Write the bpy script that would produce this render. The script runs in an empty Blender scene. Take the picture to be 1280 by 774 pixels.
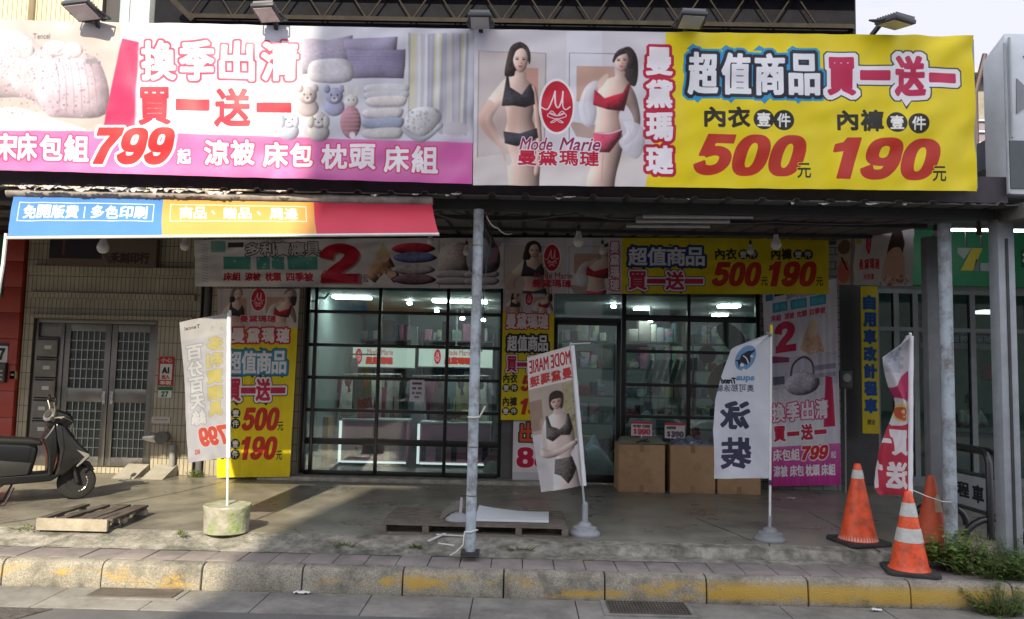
import bpy, bmesh, math, random
import numpy as np
from mathutils import Vector, Matrix, noise
scene = bpy.context.scene
COL = scene.collection
R = math.radians

# ------------------------------------------------------------------ camera
EYE = Vector((0, 0, 1.6)); FPX = 960.0
YAW, PITCH, ROLL = R(.7), R(4.5), R(1.25)
_F = Vector((-math.sin(YAW)*math.cos(PITCH), math.cos(YAW)*math.cos(PITCH), math.sin(PITCH)))
_R0 = Vector((math.cos(YAW), math.sin(YAW), 0)); _U0 = _R0.cross(_F)
_R = math.cos(ROLL)*_R0+math.sin(ROLL)*_U0; _U = -math.sin(ROLL)*_R0+math.cos(ROLL)*_U0
cam = bpy.data.cameras.new('camera'); cam.sensor_width = 36; cam.lens = FPX/1280*36; cam.clip_start = .05; cam.clip_end = 3000
camo = bpy.data.objects.new('camera', cam); COL.objects.link(camo)
camo.matrix_world = Matrix(((_R.x, _U.x, -_F.x, EYE.x), (_R.y, _U.y, -_F.y, EYE.y), (_R.z, _U.z, -_F.z, EYE.z), (0, 0, 0, 1)))
scene.camera = camo
def ray(px, py): return _F*FPX+_R*(px-640)-_U*(py-387)
def at(px, py, Y): d = ray(px, py); return EYE+d*(Y/d.y)            # photo pixel -> point at depth Y
def gr(px, py, z=0): d = ray(px, py); return EYE+d*((z-EYE.z)/d.z)   # photo pixel -> point on a level z
def span(x0, y0, x1, y1, Y):
    a, b = at(x0, (y0+y1)/2, Y), at(x1, (y0+y1)/2, Y); c, d = at((x0+x1)/2, y0, Y), at((x0+x1)/2, y1, Y)
    return a.x, b.x, d.z, c.z

# ------------------------------------------------------------------ sky, sun, exposure
SUN_EL, SUN_AZ = R(33.5), R(8)             # sun low over the left shoulder: light travels +y and a little +x
w = bpy.data.worlds.new('World'); scene.world = w; w.use_nodes = True
nt = w.node_tree; nt.nodes.clear()
def N(nt, t, **kw):
    n = nt.nodes.new(t)
    for k, v in kw.items():
        if k.startswith('i_'): n.inputs[k[2:].replace('_', ' ')].default_value = v
        else: setattr(n, k, v)
    return n
out = N(nt, 'ShaderNodeOutputWorld'); bg = N(nt, 'ShaderNodeBackground'); bg.inputs['Strength'].default_value = .118
sky = N(nt, 'ShaderNodeTexSky', sky_type='NISHITA', sun_disc=False, sun_elevation=SUN_EL, sun_rotation=R(180)+SUN_AZ, dust_density=2.0, air_density=1.2)
tc = N(nt, 'ShaderNodeTexCoord'); mp = N(nt, 'ShaderNodeMapping'); mp.inputs['Scale'].default_value = (1.3, 1.3, 3.2)
nz = N(nt, 'ShaderNodeTexNoise'); nz.inputs['Scale'].default_value = 2.2; nz.inputs['Detail'].default_value = 7; nz.inputs['Roughness'].default_value = .55
cr = N(nt, 'ShaderNodeValToRGB'); cr.color_ramp.elements[0].position = .3; cr.color_ramp.elements[1].position = .56
cr.color_ramp.elements[0].color = (.22, .22, .22, 1)
mx = N(nt, 'ShaderNodeMix', data_type='RGBA'); mx.inputs['B'].default_value = (8.3, 8.4, 9.5, 1)
nt.links.new(tc.outputs['Generated'], mp.inputs['Vector']); nt.links.new(mp.outputs['Vector'], nz.inputs['Vector']); nt.links.new(nz.outputs['Fac'], cr.inputs['Fac'])
sp_ = N(nt, 'ShaderNodeSeparateXYZ'); nt.links.new(tc.outputs['Generated'], sp_.inputs['Vector'])
mr = N(nt, 'ShaderNodeMapRange'); mr.inputs['From Min'].default_value = -.1; mr.inputs['From Max'].default_value = .75; mr.inputs['To Min'].default_value = 1; mr.inputs['To Max'].default_value = .46   # clouds away from the sun are greyer
nt.links.new(sp_.outputs['Y'], mr.inputs['Value'])
cm = N(nt, 'ShaderNodeMix', data_type='RGBA', blend_type='MULTIPLY'); cm.inputs['Factor'].default_value = 1; cm.inputs['A'].default_value = mx.inputs['B'].default_value; nt.links.new(mr.outputs['Result'], cm.inputs['B']); nt.links.new(cm.outputs['Result'], mx.inputs['B'])
nt.links.new(cr.outputs['Color'], mx.inputs['Factor']); nt.links.new(sky.outputs['Color'], mx.inputs['A']); nt.links.new(mx.outputs['Result'], bg.inputs['Color']); nt.links.new(bg.outputs['Background'], out.inputs['Surface'])
sl = bpy.data.lights.new('sun', 'SUN'); sl.energy = 3.6; sl.angle = R(.55); sl.color = (1, .88, .67)
so = bpy.data.objects.new('sun', sl); COL.objects.link(so); so.location = (-8, -10, 14)
_d = Vector((math.sin(SUN_AZ)*math.cos(SUN_EL), math.cos(SUN_AZ)*math.cos(SUN_EL), -math.sin(SUN_EL)))
so.rotation_euler = _d.to_track_quat('-Z', 'Y').to_euler()
scene.view_settings.view_transform = 'Standard'; scene.view_settings.look = 'None'; scene.view_settings.gamma = 1; scene.view_settings.use_curve_mapping = False
scene.view_settings.exposure = 1.0
scene.render.engine = 'CYCLES'; scene.cycles.use_denoising = True
scene.cycles.max_bounces = 8; scene.cycles.transparent_max_bounces = 12; scene.cycles.sample_clamp_indirect = 8; scene.cycles.caustics_reflective = False; scene.cycles.caustics_refractive = False

# ------------------------------------------------------------------ printed artwork, drawn with numpy
def _sm(pts, n=6):
    p = np.array(pts, float); out = []
    N = len(p)
    for i in range(N):
        a, b, c, d = p[i-1], p[i], p[(i+1) % N], p[(i+2) % N]
        for k in range(n):
            t = k/n
            out.append(.5*((2*b)+(c-a)*t+(2*a-5*b+4*c-d)*t*t+(3*b-a-3*c+d)*t**3))
    return np.array(out)

def boxblur(a, r):
    r = int(r)
    if r < 1: return a
    for ax in (0, 1):
        for _ in range(2):
            pad = [(0, 0)]*a.ndim; pad[ax] = (r+1, r)
            c = np.cumsum(np.pad(a, pad, mode='edge'), axis=ax, dtype=np.float64)
            n = a.shape[ax]
            hi = np.take(c, range(2*r+1, 2*r+1+n), axis=ax); lo = np.take(c, range(0, n), axis=ax)
            a = ((hi-lo)/(2*r+1)).astype(np.float32)
    return a

def dilate(m, r):
    r = float(r)
    if r < .5: return m
    R = int(math.ceil(r)); H, W = m.shape
    out = np.zeros_like(m)
    c0 = np.cumsum(np.pad(m.astype(np.int32), ((0, 0), (R+1, R))), axis=1)
    for dy in range(-R, R+1):
        w = int(min(r, 1.5*r-abs(dy))+.3)
        if w < 0: continue
        d = (c0[:, R+1+w:R+1+w+W]-c0[:, R-w:R-w+W]) > 0
        if dy >= 0: out[dy:] |= d[:H-dy]
        else: out[:dy] |= d[-dy:]
    return out

_tc = None
_glyphs = {}
def text_tris(s):
    global _tc
    if s in _glyphs: return _glyphs[s]
    if _tc is None:
        cu = bpy.data.curves.new('lettering', 'FONT'); cu.fill_mode = 'FRONT'; cu.resolution_u = 3
        _tc = bpy.data.objects.new('lettering', cu); bpy.context.scene.collection.objects.link(_tc)
    _tc.data.body = s
    dg = bpy.context.evaluated_depsgraph_get(); dg.update()
    ev = _tc.evaluated_get(dg); me = ev.to_mesh(); me.calc_loop_triangles()
    v = np.empty(len(me.vertices)*3, np.float32); me.vertices.foreach_get('co', v)
    t = np.empty(len(me.loop_triangles)*3, np.int32); me.loop_triangles.foreach_get('vertices', t)
    v = v.reshape(-1, 3)[:, :2].copy(); t = t.reshape(-1, 3).copy()
    ev.to_mesh_clear()
    _glyphs[s] = (v, t)
    return v, t

def _ring(cx, cy, rx, ry, hx, hy, n=2.5):
    t = np.linspace(0, 2*np.pi, 48, endpoint=False)
    f = lambda a, b: np.stack([cx+a*np.sign(np.cos(t))*np.abs(np.cos(t))**(2/n), cy+b*np.sign(np.sin(t))*np.abs(np.sin(t))**(2/n)], 1)
    return [f(rx, ry), f(hx, hy)]
def _rib(pts, w):
    p = np.array(pts, float); o = []
    for i in range(len(p)-1):
        a, b, c, d = p[max(i-1, 0)], p[i], p[i+1], p[min(i+2, len(p)-1)]
        for k in range(6):
            t = k/6; o.append(.5*((2*b)+(c-a)*t+(2*a-5*b+4*c-d)*t*t+(3*b-a-3*c+d)*t**3))
    p = np.array(o+[p[-1]]); d = np.gradient(p, axis=0); n = np.stack([-d[:, 1], d[:, 0]], 1); n /= np.linalg.norm(n, axis=1)[:, None]+1e-9
    n[:, 1] *= .62
    return np.concatenate([p+n*w/2, (p-n*w/2)[::-1]])
P_ = lambda *a: np.array(a, float)
DIG = {'0': [_ring(.5, .5, .5, .5, .17, .33)],
       '1': [[P_((.42, 0), (.78, 0), (.78, 1), (.42, 1), (.42, .3), (.12, .34), (.12, .17), (.34, .12))]],
       '2': [[_rib([(.15, .36), (.24, .18), (.5, .1), (.76, .18), (.8, .32), (.66, .5), (.4, .68), (.2, .9)], .33)], [P_((.04, .8), (1, .8), (1, 1), (.02, 1))]],
       '5': [[P_((.14, 0), (.94, 0), (.94, .19), (.14, .19))], [P_((.14, 0), (.42, 0), (.34, .52), (.04, .52))], [_rib([(.2, .46), (.5, .4), (.78, .48), (.84, .66), (.72, .83), (.46, .9), (.2, .85), (.1, .72)], .32)]],
       '7': [[P_((0, 0), (1, 0), (1, .2), (0, .2))], [P_((.62, .16), (1, .16), (.66, .56), (.54, 1), (.18, 1), (.32, .54))]],
       '8': [_ring(.5, .27, .45, .27, .15, .12), _ring(.5, .71, .5, .29, .17, .14)],
       '9': [_ring(.5, .33, .5, .33, .17, .17), [_rib([(.83, .3), (.83, .6), (.68, .84), (.42, .9), (.2, .85), (.1, .72)], .33)]]}
SS = 2
class Canvas:
    def __init__(self, x0, y0, x1, y1, s, bg=(255, 255, 255)):
        self.x0, self.y0, self.s = x0, y0, s
        self.W, self.H = int(round((x1-x0)*s)), int(round((y1-y0)*s))
        self.a = np.empty((self.H, self.W, 3), np.float32); self.a[:] = np.array(bg)/255
        self.view()
    def view(self, ox=0, oy=0, k=1, slope=0, sx=None): self.v = (ox, oy, k, slope, sx if sx else k)
    def tr(self, pts):
        ox, oy, k, sl, kx = self.v; p = np.array(pts, float).reshape(-1, 2)
        x = ox+p[:, 0]/kx; y = oy+p[:, 1]/k
        return np.stack([(x-self.x0)*self.s, (y-sl*x-self.y0)*self.s], 1)
    def put(self, m, ix, iy, color, alpha=1.0):
        h, w = m.shape
        x0, y0 = max(ix, 0), max(iy, 0); x1, y1 = min(ix+w, self.W), min(iy+h, self.H)
        if x1 <= x0 or y1 <= y0: return
        mm = (m[y0-iy:y1-iy, x0-ix:x1-ix]*alpha)[..., None]
        r = self.a[y0:y1, x0:x1]
        col = np.array(color, np.float32)/255
        if col.ndim == 2:
            t = np.linspace(0, 1, h)[y0-iy:y1-iy, None, None]; col = col[0]*(1-t)+col[1]*t
        self.a[y0:y1, x0:x1] = r*(1-mm)+col*mm
    def raster(self, q):
        lo = np.floor(q.min(0)).astype(int)-1; hi = np.ceil(q.max(0)).astype(int)+2
        lo = np.maximum(lo, -60); hi = np.minimum(hi, [self.W+60, self.H+60])
        w, h = hi-lo
        if w < 1 or h < 1: return None
        ys = (np.arange(h*SS)+.5)/SS+lo[1]; xs = (np.arange(w*SS)+.5)/SS+lo[0]
        par = np.zeros((h*SS, w*SS), np.int8)
        for a, b in zip(q, np.roll(q, -1, 0)):
            if a[1] == b[1]: continue
            y0, y1 = sorted((a[1], b[1]))
            i0, i1 = np.searchsorted(ys, [y0, y1])
            if i1 <= i0: continue
            xc = a[0]+(ys[i0:i1]-a[1])*(b[0]-a[0])/(b[1]-a[1])
            par[i0:i1] ^= (xs[None] > xc[:, None]).astype(np.int8)
        m = par.reshape(h, SS, w, SS).mean((1, 3)).astype(np.float32)
        return m, lo[0], lo[1]
    def poly(self, pts, color, alpha=1, smooth=False, blur=0, relief=0, grain=0):
        q = self.tr(pts)
        if smooth: q = _sm(q)
        r = self.raster(q)
        if r is None: return
        m, ix, iy = r
        if blur:
            b = int(blur*self.s); m = np.pad(m, 3*b); m = boxblur(m, b); ix -= 3*b; iy -= 3*b
        if relief:                          # a printed photograph: the form is modelled from its outline
            mn = min(m.shape); P = max(4, mn//3); mp_ = np.pad(m, P); sh = np.zeros_like(mp_)
            for f, wt in ((.05, .5), (.12, 1.0), (.24, 1.3)):
                r = max(1, int(mn*f)); h = boxblur(mp_, r); gy, gx = np.gradient(h); sh += wt*r*(gx*.75+gy*.45); sh += wt*.35*(h-1)
            sh = sh[P:-P, P:-P]
            if grain: sh = sh+self.noise(m.shape, grain)
            col = np.clip(np.array(color, np.float32)[None, None]/255*np.clip(1+relief*sh, .35, 1.2)[..., None], 0, 1)
            col[..., 0] += .03*relief*(sh < -.25)
            self.putrgb(m, ix, iy, col, alpha); return
        self.put(m, ix, iy, color, alpha)
    def noise(self, shape, amt):
        rs = np.random.RandomState(shape[0]*7+shape[1]); o = 0
        for f, wt in ((.02, 1.), (.06, .6)):
            r = max(1, int(max(shape)*f)); n = boxblur(rs.rand(*shape).astype(np.float32), r); o = o+wt*(n-n.mean())/(n.std()+1e-6)
        return o*amt
    def putrgb(self, m, ix, iy, rgb, alpha=1):
        h, w = m.shape
        x0, y0 = max(ix, 0), max(iy, 0); x1, y1 = min(ix+w, self.W), min(iy+h, self.H)
        if x1 <= x0 or y1 <= y0: return
        sl = np.s_[y0-iy:y1-iy, x0-ix:x1-ix]; mm = (m[sl]*alpha)[..., None]
        self.a[y0:y1, x0:x1] = self.a[y0:y1, x0:x1]*(1-mm)+rgb[sl]*mm
    def rect(self, x0, y0, x1, y1, color, alpha=1, blur=0): self.poly([(x0, y0), (x1, y0), (x1, y1), (x0, y1)], color, alpha, blur=blur)
    def ell(self, cx, cy, rx, ry, color, alpha=1, rot=0, blur=0, relief=0, grain=0):
        t = np.linspace(0, 2*np.pi, 40, endpoint=False); c, s_ = math.cos(rot), math.sin(rot)
        x, y = rx*np.cos(t), ry*np.sin(t)
        self.poly(np.stack([cx+x*c-y*s_, cy+x*s_+y*c], 1), color, alpha, blur=blur, relief=relief, grain=grain)
    def line(self, pts, w, color, alpha=1, smooth=True):
        p = np.array(pts, float)
        if smooth and len(p) > 2:
            o = []
            for i in range(len(p)-1):
                a, b, c, d = p[max(i-1, 0)], p[i], p[i+1], p[min(i+2, len(p)-1)]
                for k in range(6):
                    t = k/6; o.append(.5*((2*b)+(c-a)*t+(2*a-5*b+4*c-d)*t*t+(3*b-a-3*c+d)*t**3))
            p = np.array(o+[p[-1]])
        d = np.gradient(p, axis=0); n = np.stack([-d[:, 1], d[:, 0]], 1); n /= np.linalg.norm(n, axis=1)[:, None]+1e-9
        self.poly(np.concatenate([p+n*w/2, (p-n*w/2)[::-1]]), color, alpha)
    def text(self, s, x0, y0, x1, y1, color, bold=0, outs=(), shear=0, glow=None, mirror=False, alpha=1, drop=None):
        """string stretched into the box; bold and outs radii in photo units; outs = [(radius, colour)...] widest first"""
        dig = all(ch in DIG for ch in s)
        if dig:
            cs = [(i, [np.stack([(p[:, 0]*.66+i*.72), 1-p[:, 1]], 1) for p in grp]) for i, ch in enumerate(s) for grp in DIG[ch]]
            v = np.concatenate([p for _, g in cs for p in g]); t = ()
            outs = [(max(.5, r_-bold*.75), c_) for r_, c_ in outs]; bold = bold*.25
        else: v, t = text_tris(s)
        v = v.copy(); v[:, 0] += shear*v[:, 1]
        lo, hi = v.min(0), v.max(0); v = (v-lo)/np.maximum(hi-lo, 1e-6); v[:, 1] = 1-v[:, 1]
        if mirror: v[:, 0] = 1-v[:, 0]
        b = bold
        q = self.tr([(x0, y0), (x1, y1)]); sl = self.v[3]
        ky = self.s
        P = q[0]+b*ky+v*((q[1]-q[0])-2*b*ky)
        if sl: # box y was sheared at each end: undo for the text body
            x0p, x1p = q[0][0], q[1][0]
            y0a = (y0/self.v[2]+self.v[1]-self.y0)*self.s; y1a = (y1/self.v[2]+self.v[1]-self.y0)*self.s
            P[:, 1] = y0a+b*ky+v[:, 1]*((y1a-y0a)-2*b*ky)-sl*((P[:, 0])+self.x0*self.s)
        R = max([b]+[o[0] for o in outs]+([glow[0]*3 if glow else 0]))*ky
        pad = int(R)+4
        o = np.floor(P.min(0)).astype(int)-pad; e = np.ceil(P.max(0)).astype(int)+pad
        w, h = e-o
        m = np.zeros((h*SS, w*SS), bool)
        Q = (P-o)*SS
        for tri in t:
            a, b_, c = Q[tri]
            mn = np.floor(np.minimum(np.minimum(a, b_), c)).astype(int); mx = np.ceil(np.maximum(np.maximum(a, b_), c)).astype(int)+1
            mn = np.maximum(mn, 0)
            X = np.arange(mn[0], mx[0])+.5; Y = (np.arange(mn[1], mx[1])+.5)[:, None]
            d = (b_[0]-a[0])*(c[1]-a[1])-(b_[1]-a[1])*(c[0]-a[0])
            if abs(d) < 1e-9: continue
            u = ((X-a[0])*(c[1]-a[1])-(Y-a[1])*(c[0]-a[0]))/d
            w_ = ((b_[0]-a[0])*(Y-a[1])-(b_[1]-a[1])*(X-a[0]))/d
            sub = m[mn[1]:mx[1], mn[0]:mx[0]]
            sub |= ((u >= -1e-4) & (w_ >= -1e-4) & (u+w_ <= 1.0001))[:sub.shape[0], :sub.shape[1]]
        if dig:
            k = 0; ys = np.arange(h*SS)+.5; xs = np.arange(w*SS)+.5
            for _, g in cs:
                par = np.zeros((h*SS, w*SS), np.int8)
                for p in g:
                    q_ = Q[k:k+len(p)]; k += len(p)
                    for a, b_ in zip(q_, np.roll(q_, -1, 0)):
                        if a[1] == b_[1]: continue
                        u0, u1 = sorted((a[1], b_[1])); i0, i1 = np.searchsorted(ys, [u0, u1])
                        if i1 > i0: par[i0:i1] ^= (xs[None] > (a[0]+(ys[i0:i1]-a[1])*(b_[0]-a[0])/(b_[1]-a[1]))[:, None]).astype(np.int8)
                m |= par > 0
        def dn(z): return z.reshape(h, SS, w, SS).mean((1, 3)).astype(np.float32)
        if glow:
            self.put(boxblur(dn(dilate(m, glow[0]*ky*SS)), glow[0]*ky*.7), o[0], o[1], glow[1], glow[2])
        if drop:
            mm = dn(dilate(m, (outs[0][0] if outs else bold)*ky*SS)); self.put(mm, o[0]+int(drop[0]*ky), o[1]+int(drop[1]*ky), drop[2], drop[3])
        for r, c in outs: self.put(dn(dilate(m, r*ky*SS)), o[0], o[1], c)
        self.put(dn(dilate(m, bold*ky*SS)), o[0], o[1], color, alpha)
    def paste(self, src, sx0, sy0, sx1, sy1, x0, y0, x1, y1, mirror=False):
        """a piece of another artwork, resampled into a box"""
        q = self.tr([(x0, y0), (x1, y1)]).round().astype(int)
        w, h = q[1]-q[0]
        xs = (np.linspace(sx0, sx1, w)-src.x0)*src.s; ys = (np.linspace(sy0, sy1, h)-src.y0)*src.s
        if mirror: xs = xs[::-1]
        k = max(1, int((sx1-sx0)*src.s/max(w, 1)))
        A = boxblur(src.a, k//2) if k > 1 else src.a
        im = A[np.clip(ys.astype(int), 0, src.H-1)][:, np.clip(xs.astype(int), 0, src.W-1)]
        X0, Y0 = max(q[0][0], 0), max(q[0][1], 0); X1, Y1 = min(q[1][0], self.W), min(q[1][1], self.H)
        self.a[Y0:Y1, X0:X1] = im[Y0-q[0][1]:Y1-q[0][1], X0-q[0][0]:X1-q[0][0]]
    def speck(self, x0, y0, x1, y1, n, rmin, rmax, cols, seed, alpha=.7, mask=None):
        rg = random.Random(seed)
        for _ in range(n):
            x, y = rg.uniform(x0, x1), rg.uniform(y0, y1)
            if mask and not mask(x, y): continue
            self.ell(x, y, rg.uniform(rmin, rmax), rg.uniform(rmin, rmax)*.8, rg.choice(cols), alpha*rg.uniform(.5, 1), rg.uniform(0, 3))
    def image(self, name):
        im = bpy.data.images.new(name, self.W, self.H)
        buf = np.ones((self.H, self.W, 4), np.float32); buf[..., :3] = np.clip(self.a[::-1], 0, 1)
        im.pixels.foreach_set(buf.ravel()); im.update(); im.pack()
        return im

SKIN = (234, 202, 186); SKIN_D = (206, 162, 144)
def face(c, cx, cy, rx, ry, tilt=0, hair=(52, 38, 38)):
    c.poly([(cx-rx*.95, cy-ry*.3), (cx-rx*.6, cy-ry*.95), (cx+rx*.6, cy-ry*.95), (cx+rx*.95, cy-ry*.3), (cx+rx*.82, cy+ry*.4), (cx+rx*.35, cy+ry*.93), (cx-rx*.3, cy+ry*.95), (cx-rx*.82, cy+ry*.4)], SKIN, 1, True, relief=.4)
    c.ell(cx+rx*.35, cy+ry*.3, rx*.3, ry*.22, (214, 140, 126), .35, blur=.8)
    for s in (-1, 1):
        ex, ey = cx+s*rx*.42+tilt*-2, cy-ry*.05+s*tilt*rx*.4
        c.ell(ex, ey-ry*.03, rx*.27, ry*.10, (176, 128, 114), .6, blur=.25); c.ell(ex, ey, rx*.19, ry*.05, (48, 34, 34)); c.line([(ex-rx*.24, ey-ry*.15), (ex, ey-ry*.19), (ex+rx*.22, ey-ry*.15)], ry*.045, (96, 70, 62), .7)
    c.ell(cx+rx*.1, cy+ry*.27, rx*.16, ry*.05, (184, 132, 116), .8, blur=.2); c.line([(cx+rx*.1, cy-ry*.05), (cx+rx*.17, cy+ry*.24)], rx*.1, (206, 160, 142), .7, False)
    c.ell(cx, cy+ry*.52, rx*.27, ry*.045, (150, 62, 66)); c.ell(cx, cy+ry*.57, rx*.22, ry*.05, (190, 92, 94))

def art_red_oval(c, cx, cy, rx, ry, white=True):
    if white: c.ell(cx, cy, rx*1.15, ry*1.1, (250, 245, 245))
    c.ell(cx, cy, rx, ry, (205, 24, 52))
    W = (250, 225, 228); w = rx*.09
    c.line([(cx-rx*1.02, cy+ry*.02), (cx-rx*.6, cy+ry*.12), (cx-rx*.3, cy-ry*.25), (cx-rx*.12, cy-ry*.62)], w, W)
    c.line([(cx-rx*.12, cy-ry*.62), (cx-rx*.1, cy-ry*.1), (cx+rx*.1, cy+ry*.05), (cx+rx*.32, cy-ry*.3), (cx+rx*.38, cy-ry*.62)], w*1.2, W)
    c.line([(cx+rx*.38, cy-ry*.62), (cx+rx*.36, cy-ry*.05), (cx+rx*.55, cy+ry*.12), (cx+rx*.85, cy+ry*.0)], w, W)
    for s in (-1, 1):
        for k, (a, b) in enumerate(((.3, -.1), (.42, .12))):
            c.line([(cx, cy+ry*.38), (cx+s*rx*a, cy+ry*(.22+b*.3)), (cx+s*rx*(a+.16), cy+ry*(.32+b*.5)), (cx+s*rx*.1, cy+ry*(.42+b*.5))], w*.7, W)
        c.line([(cx, cy+ry*.46), (cx+s*rx*.4, cy+ry*.62), (cx+s*rx*.15, cy+ry*.6), (cx, cy+ry*.5)], w*.7, W)

def art_bedding():
    c = Canvas(-60, 20, 594, 234, 2.6, (222, 222, 232))
    c.view(0, 0, 1, .021)                   # the banner hangs out of level: photo rows straightened
    # bed picture
    c.rect(-60, 20, 152, 185, (196, 186, 184)); c.poly([(-60, 140), (20, 133), (112, 162), (130, 166), (-60, 176)], (238, 232, 222))
    c.poly([(-60, 60), (-20, 40), (30, 40), (60, 62), (110, 66), (132, 90), (133, 142), (70, 146), (58, 140), (30, 122), (-60, 120)], (214, 200, 210), smooth=True, relief=.34, grain=.05)
    for x, y, w in ((28, 62, 16), (70, 60, 16), (92, 62, 13), (-20, 60, 20)): c.ell(x, y, w, 10, (230, 222, 228), relief=.34, grain=.05); c.ell(x, y+4, w*.9, 5, (205, 194, 204), .5, blur=1)
    c.poly([(52, 78), (85, 72), (128, 82), (134, 140), (72, 146), (56, 138), (44, 110)], (206, 190, 204), smooth=True, relief=.34, grain=.05)
    c.speck(-58, 58, 132, 145, 420, .5, 1.9, [(128, 98, 120), (150, 116, 136), (110, 100, 124), (216, 204, 214)], 3, .8)
    for k in range(7): c.line([(70+k*9, 76), (76+k*9, 108), (74+k*10, 143)], 1.1, (140, 124, 146), .6)
    c.rect(108, 73, 124, 79, (150, 146, 156)); c.text('Tencel', 42, 41, 64, 48, (90, 84, 92), .1)
    # slanted pink bar
    c.poly([(154, 47), (175, 52), (170, 160), (130, 160)], (214, 44, 98)); c.poly([(175, 52), (177, 54), (172, 160), (169, 160)], (170, 160, 170), .7)
    # pink band
    c.poly([(-60, 163), (118, 163), (594, 175), (594, 250), (-60, 250)], [(226, 118, 178), (216, 92, 176)])
    c.rect(560, 174, 594, 250, (222, 92, 176), .5, blur=5)
    c.rect(-60, 200, 594, 216, (238, 160, 206), .45, blur=5)
    # pillows, curtain, towels, soft toys
    P1, P2 = (178, 170, 190), (150, 142, 172)
    c.poly([(376, 46), (410, 49), (442, 43), (440, 90), (412, 86), (380, 92)], P1, smooth=False, relief=.34, grain=.05); c.speck(380, 55, 425, 85, 90, .5, 1.6, [(208, 202, 214), (160, 150, 172)], 5)
    c.poly([(432, 48), (498, 45), (496, 70), (430, 62)], (160, 152, 178), relief=.34, grain=.05); c.poly([(434, 60), (470, 63), (509, 60), (506, 96), (440, 97)], P2, relief=.34, grain=.05)
    for k in range(9): c.line([(436, 62+k*4), (507, 62+k*4)], .6, (132, 124, 158), .6, False)
    c.poly([(392, 76), (436, 74), (440, 100), (392, 100)], (222, 218, 224), smooth=True, relief=.34, grain=.05)
    rg = random.Random(8)
    for k in range(26):
        x = 508+k*3; c.poly([(x, 40+rg.random()*3), (x+3.2, 41), (x+2+rg.uniform(0, 8), 164+k*.1), (x-3+rg.uniform(0, 6), 164)], rg.choice([(206, 202, 210), (190, 186, 198), (218, 214, 208), (224, 216, 172), (176, 176, 190), (232, 230, 234)]), .9)
    c.ell(572, 158, 16, 9, (206, 200, 206), blur=1)
    for x, y, w, col in ((486, 112, 25, (228, 226, 230)), (486, 120, 25, (214, 212, 218)), (486, 127, 23, (230, 222, 218)), (482, 142, 23, (222, 216, 216)), (482, 154, 24, (176, 184, 206)), (482, 166, 23, (212, 208, 206))):
        c.poly([(x-w, y-5), (x+w*.9, y-7), (x+w, y+2), (x+w*.6, y+6), (x-w*.9, y+5)], (150, 146, 158), .5, True); c.poly([(x-w, y-7), (x+w*.9, y-9), (x+w, y), (x+w*.6, y+4), (x-w*.9, y+3)], col, 1, True, relief=.34, grain=.05)
    c.poly([(508, 152), (520, 134), (548, 134), (553, 148), (530, 168)], (236, 234, 236), smooth=True, relief=.34, grain=.05); c.poly([(508, 156), (530, 168), (554, 152), (554, 158), (530, 175), (508, 164)], (200, 202, 212), smooth=True, relief=.34)
    c.speck(512, 136, 550, 164, 60, .6, 2, [(150, 150, 160), (200, 170, 140), (140, 160, 180)], 9)
    for x, y, col, h in ((364, 148, (190, 196, 220), 1), (401, 148, (214, 208, 206), 1.05), (387, 118, (206, 194, 196), 1.05), (420, 118, (184, 184, 214), 1)):
        c.ell(x, y+14*h, 13*h, 11*h, col, relief=.34, grain=.05); c.ell(x, y, 11*h, 10*h, col, relief=.34, grain=.05)
        for s in (-1, 1): c.ell(x+s*9*h, y-8*h if y < 140 else y+2, 4*h, (5 if y < 140 else 8)*h, tuple(v-14 for v in col), relief=.34, grain=.05); c.ell(x+s*4*h, y-1, .9, 1.1, (50, 44, 50))
        c.ell(x, y+4*h, 4*h, 3*h, (232, 228, 228)); c.ell(x, y+3*h, 1.4, 1, (80, 66, 70))
    c.ell(441, 150, 13, 20, (196, 140, 152), relief=.34, grain=.05); c.ell(441, 124, 9, 8, (240, 234, 226), relief=.34)
    for s in (-1, 1): c.ell(441+s*6, 112, 2.2, 7, (240, 232, 222), rot=s*.3); c.ell(441+s*3, 123, .8, .8, (60, 50, 50))
    for k in range(6): c.line([(430, 138+k*5), (452, 138+k*5)], 1, (214, 176, 184), .8, False)
    c.ell(443, 166, 4, 4, (245, 240, 240))
    c.a = boxblur(c.a, 1); n = c.noise(c.a.shape[:2], .014); c.a *= (1+n)[..., None]
    # wording
    for ch, (a, b) in zip('換季出清', ((178, 222), (226, 270), (276, 320), (328, 375))):
        c.text(ch, a, 50, b, 100, (250, 246, 248), 1.7, [(4.2, (228, 70, 104))], glow=(5, (176, 208, 240), .8))
    c.rect(318, 108, 372, 132, (246, 246, 250), .8); c.text('指定商品', 331, 115, 367, 126, (160, 156, 166), .1)
    for ch, (a, b, y0, y1) in zip('買一送一', ((174, 216, 108, 155), (222, 264, 123, 137), (270, 316, 109, 157), (323, 367, 127, 139))):
        c.text(ch, a, y0, b, y1, (226, 56, 76), 1.6, [(4.4, (252, 250, 252))], glow=(6, (168, 208, 244), .9))
    kw = dict(bold=1.0, outs=[(2.6, (222, 64, 118))])
    for ch, a, b, y0, y1 in (('床', -32, 2, 166, 200), ('宋', -8, 24, 166, 200), ('床', 22, 48, 166, 200), ('包', 51, 80, 168, 200), ('組', 82, 113, 168, 201)): c.text(ch, a, y0, b, y1, (253, 248, 250), **kw)
    c.text('799', 118, 158, 222, 204, (226, 42, 48), 3.6, [(6.4, (254, 252, 252))], shear=.25)
    c.text('起', 224, 184, 242, 203, (253, 248, 250), .6, [(2, (222, 90, 150))])
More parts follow.
